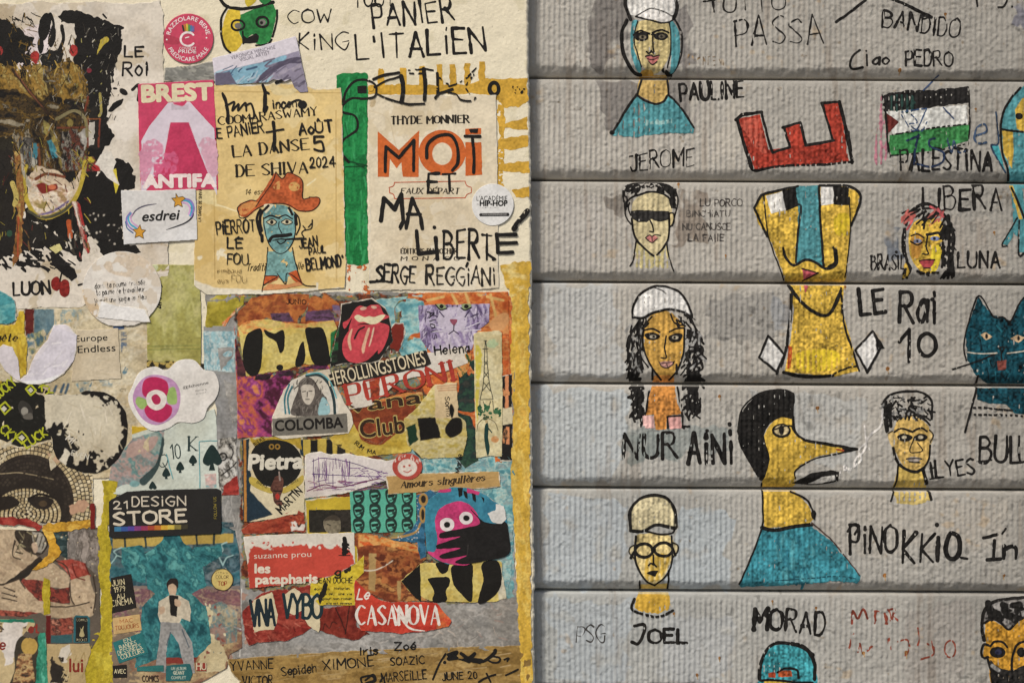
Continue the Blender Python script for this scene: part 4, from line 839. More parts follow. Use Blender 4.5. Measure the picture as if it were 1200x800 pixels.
blk += [F('-60,-20 180,-20 190,120 120,260 60,330 -60,330', '#25211d', ro=3), F('180,60 380,-20 480,-20 470,60 440,110 520,60 540,20 600,40 636,110 634,170 576,178 578,424 632,430 655,466 560,474 480,482 462,440 425,380 400,430 380,500 330,470 300,400 200,330 120,300', 'K', ro=2.4, rs=4),
 F('-60,320 120,300 210,340 340,420 300,450 240,430 160,440 60,480 -60,500', '#24211e', ro=3, dry=.1), F('228,462 262,455 300,500 350,540 362,580 340,600 300,570 250,520', 'K', ro=1), hatch((-20, 430, 330, 540), 60, 50, 2.6, ['K'], 30, 30, 6, dry=.3), L('140,500 230,545', 3, dry=.4), L('368,616 400,608', 2.4), hatch((400, 400, 470, 480), 16, 30, 2, ['#c9bfae'], 60, 30, 7), spots((420, 280, 580, 460), 20, 2, 7, ['#b9afa0'], 5)]
tr(0, 0, 4)
TANG = [hatch((-20, 60, 150, 330), 90, 60, 1.0, ['K', 'K', '#2c261c', '#6d5526'], 60, 50, 21, dry=.4), hatch((180, 150, 400, 480), 80, 50, .9, ['K', 'K', '#4a3c20', '#7a5f2a', '#8d8474'], 95, 40, 22, dry=.35), hatch((360, 90, 560, 560), 80, 46, .8, ['#57524b', '#8a8478', '#3a352e', '#b5ad9c'], 100, 40, 23, dry=.5), hatch((60, 520, 420, 800), 80, 50, 1.0, ['#8d7e36', '#5a3428', '#8f8778', '#1d1b19', '#1d1b19', '#8a6a34'], 80, 40, 24, dry=.3)]
OC = ['#2a2419', '#5f4a22', '#8a6a2c', '#99783a', '#6a5428', '#b09a5a', '#3a2f1c']
DK = ['#1b1816', '#221e1a', '#4a3a22', '#1d1a17', '#6d5528', '#1b1816', '#8a7f6a']
och = [MT('-60,300 100,330 160,290 240,330 330,270 400,340 420,480 420,620 -60,620', ['#1f1c18', '#6d5528', '#2c2519', '#8a6a2c', '#3a3020', '#99783a', '#26211a'], 5, 75, 3, ro=3, dry=.25, seed=8), hatch((-20, 280, 400, 600), 120, 70, 1.3, ['#8a6a2c', '#b0934a', '#1d1b19', '#5f4a22', '#a08038'], 70, 50, 31, dry=.4), hatch((0, 430, 400, 760), 90, 60, 1.1, ['#b5a04a', '#c9bfa6', '#7c3428', '#1b1816', '#1b1816', '#a88a3a'], 75, 40, 35, dry=.35), MT('-60,270 40,320 100,385 150,440 190,490 140,500 60,540 -60,560', OC, 7, 60, 3, ro=2), MT('150,310 185,296 225,345 242,405 215,450 160,440 148,370', OC[1:], 6, 70, 2.5, ro=2.4), MT('285,335 330,285 372,330 388,440 350,480 285,475', OC, 6, 80, 2.5, ro=2.4),
 MT('-60,440 60,420 190,470 240,440 300,470 400,460 420,520 400,640 -60,640', DK, 7, 10, 3, ro=3), hatch((340, 180, 540, 480), 40, 40, 1.0, ['#8d8a84', '#a8a296', '#8f8850'], 120, 40, 8, dry=.7), hatch((200, 240, 300, 420), 34, 30, 1.0, ['#7b7771', '#57544e'], 60, 60, 9, dry=.6),
 L('60,330 130,420 200,500 260,590 280,640', 3.6, '#32251b'), L('75,340 140,430 215,520', 1.2, '#7a4a34', dry=.4), F('470,190 500,174 512,188 490,205 470,240 455,262', '#b5a040', ro=1), L('470,440 476,520 466,545', 3, '#a09250', dry=.3), L('415,455 400,520', 2, '#6c3524', dry=.2), E(167, 268, 20, 30, '#9a302c', gr=.3, ro=.8), E(345, 237, 18, 28, '#9c322e', gr=.3, ro=.8), E(0, 240, 16, 22, '#8c302c'), E(418, 332, 12, 12, '#742a34')]
fac = [MT('60,620 160,560 280,540 400,560 420,700 400,810 60,810', DK, 6, 80, 3, ro=3, seed=4), E(160, 712, 22, 40, '#3f7884', dry=.1, ro=1), E(160, 760, 14, 22, '#a8a496', dry=.2, ro=1), MT('222,660 262,650 272,740 248,745', ['#2f5f6c', '#47868f', '#3f7884'], 5, 80), MT('90,640 160,650 150,790 90,780', ['#57524c', '#2b2723', '#7b766d', '#3c3833'], 5, 85, 3, dry=.3), MT('360,640 395,600 412,650 396,720 362,725', ['#6f6a64', '#b7b2a8', '#8f8a82'], 5, 80, 3, ro=1.4), F('415,575 445,570 440,680 412,690', '#b6b0a4', dry=.3, ro=1.2), L('470,560 462,690|412,570 412,690', 2.4, '#6d3626', dry=.3), L('410,560 470,558', 1.6, '#7d4a2a', dry=.3),
 L('180,680 190,800', 3, '#7a4a2a', dry=.3), MT('205,560 232,580 262,640 284,720 306,800 290,800 262,700 232,620', ['#4a4028', '#9a8848', '#6a5a34'], 4, 70, 3), MT('205,560 236,590 226,640 206,620', ['#9c9050', '#6c6038'], 4), MT('290,620 360,600 400,700 420,800 290,800', ['#1f1d1b', '#35302a', '#8a8276', '#26221e', '#6a3a2c', '#2a2622'], 4, 80, 3, ro=2, seed=6), L('265,560 350,520 400,560 410,640', 3.4, '#7b7150', dry=.4), L('270,600 400,598', 2, '#6c3b2a', dry=.4), E(330, 578, 14, 18, '#7f703c'), MT('370,740 440,730 470,800 370,800', ['#b5a03a', '#2a2622', '#7c2f2f', '#3f5a40', '#9a8a3a', '#241f1c'], 4, 60, 2, ro=2), F('470,730 500,700 530,740 535,800 470,800', '#d0c8bc')]
tr(0, 180, 4)
fac += [hatch((60, 0, 420, 320), 60, 60, 1.6, ['#1d1b19', '#8a6a34', '#2c2820', '#a8963c'], 70, 40, 33, dry=.35), F('125,120 170,60 270,80 330,140 400,60 380,160 330,240 240,290 180,300 135,260', '#c8b49a', ro=1.6, gr=.2), MT('120,110 200,120 290,150 340,150 330,230 250,285 180,300 135,260', ['#8c7b4a', '#b39a76', '#cbb79c', '#d6cbb8', '#bfa08a', '#9a7f5a'], 6, 30, 2.5, ro=2), FS('172,150 205,138 235,150 262,140 272,165 240,178 200,188', '#772a22'), E(245, 158, 18, 12, '#c06a48'), L('170,120 220,95 300,110', 3.4, '#6e3a24'), L('125,60 112,120 128,220 175,290 240,296 320,250 372,170 400,40', 5, '#b09a3a', dry=.15), L('135,270 200,300 280,280 340,230', 3.4, '#4c4a3a', dry=.2), L('180,290 250,270 320,225', 2.4, '#6e5f86', dry=.3),
 L('100,10 110,80 140,150', 4, '#a59e8e', dry=.2), MT('70,-10 95,-10 110,120 118,270 90,280 78,120', ['#5f4a2a', '#9a6f3a', '#7a4a2c', '#b59a5a'], 4, 85, 3), L('60,140 78,200 70,240', 6, '#b5a25a', dry=.2), MT('80,240 112,240 108,400 100,480 60,530 74,400', ['#4a3620', '#8a6434', '#7a4a2c', '#a98a4a'], 4, 85, 3, ro=2, dry=.2), L('88,300 84,480', 2.4, '#9c4a2c', dry=.3), F('520,80 545,70 556,150 545,190 530,130', '#cbb83c'), F('470,10 520,-10 545,40 530,80 560,150 510,120 470,70 440,60', '#d3ccc0'), E(450, 68, 20, 14, '#a52f2f', rot=30),
 MT('338,225 365,225 385,320 425,450 415,475 395,440 360,320', ['#6d3a30', '#b58a7c', '#8a4038', '#cbb8a8'], 4, 70, 3, ro=1.2), L('370,240 395,360 415,460', 3, '#a33430', dry=.2), L('350,240 375,340', 2, '#d8cfc0', dry=.2), L('322,320 330,390', 6, '#a8502a', dry=.2), F('375,455 386,500 370,480', '#9c3a36'), F('230,440 280,420 292,450 260,470', '#d0c585'), hatch((300, 330, 420, 480), 22, 40, 2, ['#c8bfae', '#3a342c'], 70, 20, 6, dry=.4), E(45, 375, 14, 16, '#2f4a38')]
LOW = hatch((-20, 0, 420, 420), 110, 50, .9, ['#1d1b19', '#1d1b19', '#2c2820', '#6a5230', '#8d7e36', '#a0978a', '#5d2a24'], 75, 45, 25, dry=.3)
wri = [('lettering', [W('LE', 590, 266 - 720, 90, 48, 2.6)])]
tr(0, 0, 4)
lettr = [W('LE', 584, 266, 88, 46, 3.4, jit=.3), W('Roi', 576, 356, 118, 62, 3.6, jit=.4), L('690,298 694,330', 2)]
tr(0, 180, 4)
sig = [W('LUON', 66, 664, 168, 58, 4.2, jit=.4, rot=-3)]
blots = [E(264, 610, 24, 34, '#7e221e', gr=.3, ro=.6), E(304, 632, 24, 42, '#862722', gr=.3, ro=.6), L('290,560 280,600', 1.5)]
build('street_poster', 'large white pasted poster of an abstract black, ochre and red crowned head', 'poster', sfL, [('black_painting', blk, 'paint', .9), ('ochre_painting', och, 'paint', .8), ('painted_face', fac, 'paint', .8), ('brush_tangle', TANG + [LOW], 'paint', .7), ('title', lettr, 'ink', .5), ('signature', sig, 'ink', .5), *[('red_blot', [o], 'paint', .5) for o in blots]], base=bL + ('paper',))

tr(160, 0, 4)
R0 = '#c03f5a'
t = np.linspace(0, 2 * math.pi, 60, endpoint=False)
circ = lambda x, y, r, ry=None: np.array([(TR[0] + (x + r * math.cos(a)) / TR[2], TR[1] + (y + (ry or r) * math.sin(a)) / TR[2]) for a in t])
paper('round_sticker', 'pink round sticker with a ring of white words and a rainbow over a letter C', 'sticker', circ(244, 183, 117), R0, [E(160, 190, 50, 20, '#a8344a', dry=.3, rot=10, clip=True)], [
 ('letters', [B('RAZZOLARE BENE', 244, 183, 235, 21, '#e6d6d4', arc=86, rot=0, off=.015), B('PREDICARE MALE', 244, 183, 235, 21, '#e6d6d4', arc=-107, off=.015), E(143, 188, 4, 4, '#e6d6d4'), E(329, 180, 4, 4, '#e6d6d4')]),
 ('emblem', [ring(242, 186, 34, 32, 2.4, '#e8d8d6', 40, 320, ro=.1), L('230,180 246,176', 1.2, '#e8d8d6')]),
 ('rainbow', [L('%d,%d %d,%d' % (218 + i * 10, 124 - (2 - abs(i - 2)) * 3, 222 + i * 9, 146), 2.2, cc) for i, cc in enumerate(('#2f2a26', '#b5702c', '#c9b53c', '#3f8a4a', '#4a74a0', '#6a5a8c'))]),
 ('words', [B('CONNECT', 202, 236, 80, 14, '#e6d6d4'), B('PRIDE', 198, 252, 84, 17, '#e6d6d4', off=.02)])], Lr=2.4, r=.6, ro=.15, crease=.1, m='gloss', pm='gloss', stain=.1, pr=.35)
paper('grey_scrap', 'strip of worn silver-grey paper under the pink round sticker', 'scrap', '130,318 240,312 370,286 372,384 250,388 126,384', '#7b7a74', [hatch((130, 300, 370, 390), 60, 40, 2, ['#8f8d86', '#67655f', '#9c9a90'], 20, 30, 4)], Lr=1.6, ro=.8)
tr(160, 90, 4)
PKS = '#c23f60'
paper('pink_sticker', 'tall pink sticker with white block words at both ends and a white striding emblem', 'sticker', '8,36 190,26 362,16 372,200 384,530 200,532 22,540 12,300', PKS, [], [
 ('heading', [B('BREST', 30, 118, 326, 78, '#d8cba8', rot=-2, off=.07)]),
 ('emblem', [F('150,122 250,118 366,245 378,560 300,360 245,215 160,215 118,450 22,560 24,300 60,235', '#cfc3cc', gr=.05, ro=.2), F('170,122 240,118 214,150 196,152', PKS, ro=0), F('165,128 215,140 245,128 246,156 165,158', '#bcb0b8', ro=0), F('160,216 246,215 300,370 345,478 70,480 118,440', '#b83a5a', ro=.2), FS('20,330 90,300 128,330 118,400 70,440 60,480 24,500', '#c98aa0', dry=.4, ro=2), FS('300,300 372,300 384,440 350,470 320,400', '#cc9fae', dry=.35, ro=2), FS('100,380 180,360 190,440 90,470', '#c65a7c', dry=.4, ro=2)], 'print', .8),
 ('footing', [B('ANTIFA', 36, 520, 336, 60, '#e3d3cd', rot=-1, off=.075)])], Lr=3, r=.8, ro=.2, crease=.15, m='gloss', pm='gloss', stain=.12)
tr(0, 180, 4)
paper('white_sticker', 'white oblong sticker with black italic word between two shooting stars', 'sticker', '568,172 700,175 918,166 926,404 760,414 582,426', '#d4d2d0', [], [
 ('word', [B('esdrei', 666, 318, 170, 48, 'K', sl=14, off=.03, rot=-3)]),
 ('swoosh', [L('615,300 640,265 680,245 735,236', 1.6, '#5a5564', taper=.7, ro=0), L('895,250 905,290 870,325 780,358', 2, '#2d2b30', taper=.8, ro=0)]),
 ('star_trail', [L('640,350 612,330 602,300 615,280', 2, '#4aa0c0', ro=0), L('632,362 604,340 594,305 612,276', 1.8, '#8a78b8', ro=0), L('650,345 622,322 614,300 622,282', 1.8, '#c79ac0', ro=0), L('625,372 598,350 590,320', 1.4, '#3a5a80', ro=0)]),
 ('star', [F('658,334 664,356 684,360 670,374 674,398 654,386 634,394 640,372 624,356 646,354', '#c8902e', ro=0), L('658,334 664,356 684,360 670,374 674,398 654,386 634,394 640,372 624,356 646,354 658,334', .8, '#5a4420', sm=0, ro=0)]),
 ('star_trail', [L('850,218 885,225 902,255 892,290', 2, '#4aa0c0', ro=0), L('860,210 895,222 910,255 898,296', 1.8, '#8a78b8', ro=0), L('848,228 878,236 892,260 886,285', 1.8, '#c79ac0', ro=0)]),
 ('star', [F('826,188 836,206 858,202 870,212 850,226 856,250 836,240 818,250 822,228 806,210 826,208', '#c8902e', ro=0), L('826,188 836,206 858,202 870,212 850,226 856,250 836,240 818,250 822,228 806,210 826,208 826,188', .8, '#5a4420', sm=0, ro=0)])], Lr=4, r=.8, ro=.2, crease=.12, m='gloss', pm='gloss', stain=.15, pr=.35)
tr(160, 0, 4)
paper('tilted_card', 'tilted white card with thin grey capitals over a blue and violet landscape', 'card', '356,276 560,226 748,172 805,432 768,436 740,412 724,374 700,384 640,374 620,388 372,402', '#cfc8cf', [F('366,345 480,318 600,290 762,240 805,432 768,436 740,412 724,374 640,374 620,388 372,402', '#8c8598', ro=.3), FS('390,350 470,322 600,292 700,262 690,290 640,300 600,340 540,392 430,400 400,380', '#7aa2b4', gr=.2, clip=True), hatch((400, 310, 640, 390), 34, 50, 2, ['#4a6a8a', '#9cc0cc', '#39536e', '#a8b8c4'], 145, 25, 4, clip=True), F('372,345 440,340 470,395 372,402', '#5f5a6c', clip=True, dry=.2), FS('560,392 620,320 700,282 770,270 790,300 720,300 660,330 600,372', '#4d4658', clip=True), hatch((600, 270, 790, 400), 30, 60, 2.4, ['#6f6878', '#a199a8', '#595264'], 150, 20, 5, clip=True)], [
 ('words', [B('VERONICA MENCHISE', 446, 282, 214, 18, '#77717c', rot=-14), B('VISUAL ARTIST', 486, 292, 146, 18, '#77717c', rot=-14)])], Lr=3.4, r=.6, ro=.3, crease=.1, seed=8, m='gloss', pr=.35, curl=((768, 100, 1, 1, 30, 3),) if 0 else ())
# yellow book cover
tr(210, 80, 4)
_c = '78,56 160,80 300,62 420,40 560,55 760,58 768,300 776,700 780,900 778,1030 640,1040 600,1046 420,1058 130,1062 72,1014 70,900 84,640 80,520'
tr(210, 180, 4)
_c = '80,-330 300,-318 420,-322 560,-330 620,-310 640,-300 760,-306 768,-60 776,300 782,500 778,630 640,640 600,646 420,658 130,662 72,618 70,500 84,240 80,120'
sfS, bS = sheet(_c, '#d9be82', [spots((60, -320, 780, 650), 22, 30, 90, ['#dcc288', '#d3b676', '#e0c994'], 3, clip=True, gr=.04), F('70,590 170,630 430,640 640,630 640,606 650,606 650,640 430,662 130,664 72,622', '#ddd5c0', ro=.8, clip=True), F('70,120 160,128 180,240 250,262 140,240 84,216', '#e0cf9c', clip=True, ro=1), L('165,180 168,590|735,-200 738,600|165,-290 770,-282', .7, '#a5854a', sm=0, ro=.2, clip=True), L('180,240 260,266 300,270|600,150 640,120', 1.4, '#efe2b8', clip=True), spots((80, 440, 230, 500), 6, 8, 20, ['#e6dcc0'], 6, clip=True), FS('430,-330 500,-300 560,-308 520,-270 440,-280', '#d8c595', clip=True)], Lr=2, r=.9, ro=.7, crease=.45, seed=12, stain=.15, torn=0, curl=((245, 345, -1, .6, 30, 4),))
ttl = []
tr(160, 0, 4)
ttl = [W('COOMARASWAMY', 388, 588, 462, 38, 1.9, '#2a251d', rot=-6, serif=1, jit=.05), W('LA DANSE', 456, 738, 352, 52, 2.5, '#2a251d', rot=-6, serif=1, jit=.05)]
mk = [L('405,440 418,470 428,520 432,580', 4, taper=.3), L('420,500 460,480 450,520 480,490 478,520 510,485 515,520', 2.4), L('510,500 540,490 552,550 530,555', 2.4), L('592,400 604,440 602,520 612,505', 4.4, taper=.3), L('604,430 620,440', 3), W('incen', 640, 512, 110, 40, 2.6, jit=.6, rot=-4), E(778, 492, 22, 20, 'K'), L('700,500 760,470 790,500', 2.6), L('655,390 680,380', 4),
 W('LE PANiER', 352, 655, 250, 50, 2.8, jit=.5, rot=-8), L('642,575 648,640 645,705', 4), L('610,622 690,608', 2.6), W('AoÛT', 765, 632, 155, 52, 3.4, jit=.4, rot=-5), W('5', 834, 708, 42, 66, 4, jit=.1), W('2024', 815, 786, 118, 44, 3, jit=.4, rot=-2)]
tr(210, 180, 4)
ttl += [W('DE SHIVA', 272, 108, 330, 52, 2.5, '#2a251d', rot=-3, serif=1, jit=.05), W('14 essais sur l', 310, 192, 200, 24, 1.0, '#4a3c24', sl=12, jit=.1), W('Art', 522, 186, 44, 22, 1.0, '#4a3c24', sl=12, jit=.1), W('Tradition Universelle', 316, 550, 264, 32, 1.25, '#33291a', sl=14, jit=.1, rot=-2)]
spine = [W('LA DANSE DE SHIVA', 102, 318, 150, 13, .8, '#3b311f', rot=-88, jit=.05)]
mk += [W('PiERROT', 178, 378, 178, 60, 2.6, jit=.5, rot=-4), W('LE', 226, 442, 70, 46, 2.6, jit=.3), W("FOU", 226, 520, 96, 50, 2.8, jit=.5), L('262,404 280,390', 2), W('JEAN', 566, 444, 84, 44, 2.4, jit=.4, rot=-8), W('PAUL', 610, 472, 76, 30, 2.2, jit=.5, rot=-6), W('BELMOND°', 600, 548, 175, 50, 2.7, jit=.4, rot=-8)]
fnt = [W('rimbaud', 180, 560, 110, 22, .8, '#7a6238', jit=.4, dry=.3), W('FOU', 245, 605, 70, 36, 1.0, '#7d6a44', jit=.5, dry=.3), W('aus', 180, 605, 50, 20, .8, '#7a6238', dry=.3)]
hat = [FS('280,285 282,240 330,220 360,222 385,190 430,120 455,88 478,118 510,90 545,100 580,130 578,205 610,208 650,205 658,240 620,268 560,270 500,240 440,236 380,252 320,295', '#ad5630', gr=.35, dry=.15), FS('290,240 350,224 370,236 320,280 284,285', '#c98a50', dry=.3), E(540, 155, 26, 22, '#c89a5c', dry=.4), FS('440,160 470,130 470,170', '#c9965a', dry=.4), L('455,88 440,130 400,190 360,248|455,90 485,120 510,90 545,102 578,130 580,210 610,210|280,285 276,250 330,220 360,224|278,270 285,300 320,296 360,262 420,238 500,236 560,268 620,268 655,240 655,208 610,205', 1.2)]
skin = [FS('400,265 440,240 500,245 540,280 545,360 530,420 490,465 455,460 420,420 395,350', '#6f9896', gr=.35, dry=.25), F('415,460 530,455 545,520 560,570 480,580 400,585 410,520', '#739a96', gr=.35, dry=.35), FS('395,300 420,300 420,350 400,340', '#8db0a8', dry=.3), FS('400,240 440,238 425,262 405,280', '#d8cfb0'), FS('505,262 530,270 530,290', '#d8cfb0')]
feat = [L('398,305 430,290 470,305', 1.8), FS('410,320 435,308 456,322 436,336', '#c9c0a0'), E(434, 322, 8, 10, 'K'), L('408,322 435,306 458,322 436,338 412,326', 1.2), L('470,300 500,290 530,305', 1.8), FS('480,322 505,308 530,320 506,332', '#c9c0a0'), E(506, 320, 8, 9, 'K'), L('478,322 505,306 532,322 506,334 482,326', 1.2), L('470,320 468,345 480,372', 1.2), L('425,410 440,390 480,385 522,380', 4.2), L('440,408 470,402 500,405 478,425 460,412', 1.4), L('478,402 530,398 585,395|500,404 580,402', 1.2), L('395,300 400,350 420,420 455,462 490,466 530,420 545,360 540,290', 1.2)]
hairs = [L('380,265 365,300 372,345 382,380|392,270 378,310 385,360', 3.4, dry=.1), L('388,385 390,410', 4), L('540,275 560,300 565,340 550,380', 1.6), L('545,290 548,330', 4, dry=.1), L('400,265 420,245', 3), L('515,255 530,285', 3.4)]
smoke = [L('585,390 575,370 590,355 580,340|590,360 620,350 625,312|605,345 620,330', 1.5)]
coll = [F('395,610 405,570 455,575 470,572 460,590 430,605', '#b8572c', gr=.3, dry=.1), F('508,560 548,545 560,560 580,610 545,600', '#b8572c', gr=.3, dry=.1), F('385,640 420,610 500,615 560,600 580,615 480,635', '#c98a5a', dry=.4), F('455,560 510,560 508,600 490,600', '#6f9d9c'), L('415,440 410,520 398,600 388,645|530,440 548,520 580,610 640,622|460,562 500,612 508,560 585,612|400,575 460,575 400,615', 1.2)]
build('book_cover', 'yellowed book cover pasted flat, with a moustached cowboy drawn on it and black marker names', 'book cover', sfS, [*[('title_line', [o], 'print', .4) for o in ttl], ('spine_text', spine, 'print', .4), ('drawn_hat', hat, 'paint', .5), ('drawn_face', skin, 'paint', .5), ('features', feat, 'ink', .4), ('hair', hairs, 'ink', .5), ('cigarette_smoke', smoke, 'ink', .4), ('collar', coll, 'paint', .5), *[('marker_stroke', [o], 'ink', .45) for o in mk], *[('faint_word', [o], 'ink', .4) for o in fnt]], base=bS + ('cover',))
# green strip
tr(390, 0, 4)
mural('green_stripe', 'upright band of green brushed paint between two book covers', 'painted stripe', [('stripe', [F('16,356 40,345 130,342 162,346 164,500 160,760 162,960 164,1150 166,1230 130,1246 70,1236 56,1180 48,1000 36,800 24,600', '#1f7a40', gr=.3, ro=.8), hatch((30, 360, 160, 1230), 90, 90, 2.4, ['#2a8a4a', '#176634', '#38965a'], 90, 10, 4, dry=.4, clip=True), L('40,748 160,778', 2, '#123f22'), L('60,782 150,780|110,770 150,790', 1.4, '#0f3a1e')]), ('orange_smear', [F('64,1240 160,1240 158,1320 200,1380 60,1390 70,1300', '#c46a3a', dry=.75, gr=.3, ro=2)])], z=.35, r=.8)
_m = '166,452 330,446 520,450 766,446 770,700 776,1000 772,1180 780,1350 640,1362 400,1358 170,1362 172,1000 168,700'
sfM, bM = sheet(_m, '#d9ccb2', [spots((166, 450, 770, 1360), 16, 30, 90, ['#ddd2bb', '#d3c4a6'], 3, clip=True, gr=.04), L('172,520 260,560 300,700', .8, '#c9b898', clip=True), hatch((180, 900, 760, 1340), 26, 90, 1, ['#e6dcc6', '#c6b697'], 170, 20, 5, clip=True), FS('180,460 200,470 196,500 176,500', '#b9a684', clip=True, dry=.3)], Lr=1.4, r=.9, ro=.6, crease=.4, seed=15, stain=.2)
OR2 = '#c2622f'
moi = [F('210,615 310,705 405,612 403,830 328,830 322,760 300,790 268,745 264,830 212,830', OR2, ro=.3, gr=.15), E(513, 716, 110, 106, OR2, gr=.15), E(513, 722, 46, 52, '#d9ccb2'), F('622,668 696,668 700,820 622,826', OR2, ro=.3), F('620,604 696,602 696,630 620,632', OR2, ro=.3)]
prn = [W('THYDE MONNIER', 274, 582, 364, 34, 2.0, '#2a2620', serif=1, jit=.03, rot=-1)]
tr(390, 180, 4)
frame = [L('290,136 620,130|650,165 650,180|620,208 290,212|266,180 266,165', 1.0, '#b9583a', sm=0, ro=0), L('290,136 284,152 264,160|620,130 628,150 650,160|650,184 630,192 620,208|266,184 284,192 290,212', 1.0, '#b9583a', ro=0)]
prn2 = [W('FAUX DÉPART', 320, 188, 272, 25, 1.3, '#3c342a', serif=1, jit=.03, sl=10), W('ÉDITIONS DU ROCHER', 320, 468, 262, 22, 1.3, '#4a4236', serif=1, jit=.03), W('M O N A C O', 320, 500, 272, 18, 1.2, '#4a4236', serif=1, jit=.03, sl=8)]
mkm = [W('ET', 448, 182, 130, 84, 4, jit=.4, rot=-2), L('225,315 240,210 290,262 322,190 330,320 316,350', 4.8, sm=0, dry=.15), L('344,350 372,210 412,300 420,352|350,285 410,285', 4.4, sm=0, dry=.2), E(476, 346, 9, 9, 'K'), L('392,362 402,470 490,458', 4.6, sm=0, dry=.15), L('482,395 490,494', 4.6, dry=.1), W('BERT', 520, 490, 225, 122, 4.2, jit=.5, dry=.2), L('770,380 858,380|768,378 772,465 842,462|770,420 860,418', 4.4, sm=0, dry=.1), L('912,270 870,320 850,352', 6, dry=.3), L('725,470 760,495', 3), E(752, 496, 7, 7, 'K'), L('175,600 240,598', 3), W('SERGE', 205, 600, 180, 74, 3.4, jit=.6, rot=2), W('REGGiANi', 440, 612, 320, 80, 3.2, '#2c2823', jit=.6, dry=.3), L('632,512 625,528', 3)]
tr(390, 0, 4)
mkm2 = [L('245,805 250,690 310,740 380,660 378,800', 3.6, sm=0, dry=.05), L('440,740 445,680 490,640 550,635 582,680 586,760 560,800', 3.6, dry=.05), L('655,650 662,740 660,810|690,640 620,640', 3.6, dry=.1), F('636,606 682,604 676,622 644,624', 'K')]
build('book_cover', 'cream book cover with large orange title word and black brush writing over it', 'book cover', sfM, [*[('title_letter', q, 'print', .6) for q in (moi[:1], moi[1:3], moi[3:])], ('author_line', prn, 'print', .4), ('label_frame', frame, 'print', .4), *[('small_print', [o], 'print', .4) for o in prn2], *[('brush_stroke', [o], 'ink', .5) for o in mkm], ('title_outline', mkm2, 'ink', .5)], base=bM + ('cover',))
tr(390, 0, 4)
build('drawn_fish', 'black brush outline of a long striped fish with open jaw and forked tail', 'drawing', Over(sfM, (431.5, 111.5, 582, 520)), [
 ('head', [L('50,480 62,430 100,385 150,376 190,390 205,420 195,455 150,465 90,462 52,490 40,520 60,532 100,542 115,570 112,610 80,635 45,665 38,710 60,745 75,760', 2.9, dry=.25)]),
 ('eye', [F('115,405 160,402 158,438 118,440', 'K'), E(178, 416, 14, 14, GOLD)]), ('body', [L('190,372 250,352 310,342', 3.6, dry=.3), L('195,410 250,380 310,362|205,440 250,462 310,480 360,490 430,488', 2.6, dry=.35), L('320,360 330,410 322,480', 5.5, dry=.3), L('355,330 430,325 470,330|360,345 420,345', 2.2, dry=.5), L('426,325 432,390 430,470', 4.6, dry=.3), L('490,345 492,440|480,460 500,440 560,420', 3.6, dry=.4), L('500,365 540,395', 2.2, dry=.5)]),
 ('tail', [L('545,405 600,385 650,345|540,435 580,445 600,470 650,475 670,460|650,345 670,320|620,410 640,440', 2.2, dry=.5), L('625,400 660,350', 2, dry=.4)])], z=.45)
mural('drawn_ring', 'small black brushed ring with dots on the ochre bar', 'drawing', [('ring', [ring(756, 416, 22, 28, 4.6), E(756, 418, 6, 8, GOLD)]), ('dots', [spots((838, 400, 896, 436), 9, 3, 7, ['K'], 4)])], z=.3)
tr(390, 180, 4)
paper('round_sticker', 'small white round sticker with black lettering at the corner of the cream book cover', 'sticker', circ(750, 240, 98), '#d8d6d2', [], [('words', [B("L'ACADÉMIE", 674, 222, 144, 24, '#2c2a28'), B('HIP-HOP', 690, 246, 128, 26, '#1a1816', off=.05), B('DE', 676, 244, 10, 8, '#1a1816'), B('LA FABRIQUE DES CULTURES URBAINES', 690, 256, 90, 6, '#6a6763')]), ('bar', [F('690,281 824,278 828,286 824,294 690,295 686,288', '#2a2827', ro=.1), B('WWW.ACADEMIEHIPHOP.COM', 700, 290, 114, 8, '#b8b4b0')])], Lr=3, r=.6, ro=.1, crease=.08, m='gloss', pm='gloss', stain=.1, pr=.3)
# ---------------------------------------------------------------- collage: the left column
tr(0, 340, 5.714)
OLD = ['#c9bb9c', '#bfae8c', '#cfc5ac', '#b9ab8c', '#c6b898']
paper('old_paper', 'beige weathered paper with faded blue paint marks behind the stickers', 'paper', '-160,100 540,110 1000,30 1010,500 1000,1200 700,1260 -160,1250', '#c4b595', [RM(-160, 20, 1010, 1260, OLD, sc=20, clip=True), MT('230,128 365,128 365,230 320,300 230,320', ['#56707a', '#6b8084', '#48646e'], 8, 80, clip=True), MT('370,130 560,130 560,190 370,240', ['#c4b595', '#7d9294', '#b5a98c', '#c9bb9c'], 7, 85, clip=True, dry=.3), F('165,130 232,130 228,310 170,305', '#5a241f', gr=.3, clip=True, ro=1), MT('180,300 300,260 320,330 240,400 190,480', ['#5d7682', '#c9bb9c', '#8d8f6a', '#4a6470'], 5, 70, clip=True, ro=2), MT('500,620 620,610 600,690 540,680', ['#4f7484', '#c4b595', '#6a8890'], 6, 120, clip=True, dry=.3), L('380,640 360,690|430,630 410,680|460,630 440,690', 3, '#4a5f70', dry=.3, clip=True), MT('810,280 850,280 850,410 810,410', ['#c4b595', '#46607a', '#c4b595'], 5, clip=True, dry=.3), R(760, 218, 835, 262, '#43597c', clip=True), spots((820, 500, 860, 560), 6, 6, 14, ['#5f7d88'], 3, clip=True), MT('660,600 760,600 750,650 690,640', ['#c4b595', '#7f959c'], 6, clip=True, dry=.4), spots((380, 140, 560, 250), 18, 3, 8, ['#8d8668', '#a3987a'], 7, clip=True), W('CT', 808, 676, 40, 16, .8, '#57503f', clip=True)], Lr=.6, r=.9, crease=.4, seed=21, stain=.4)
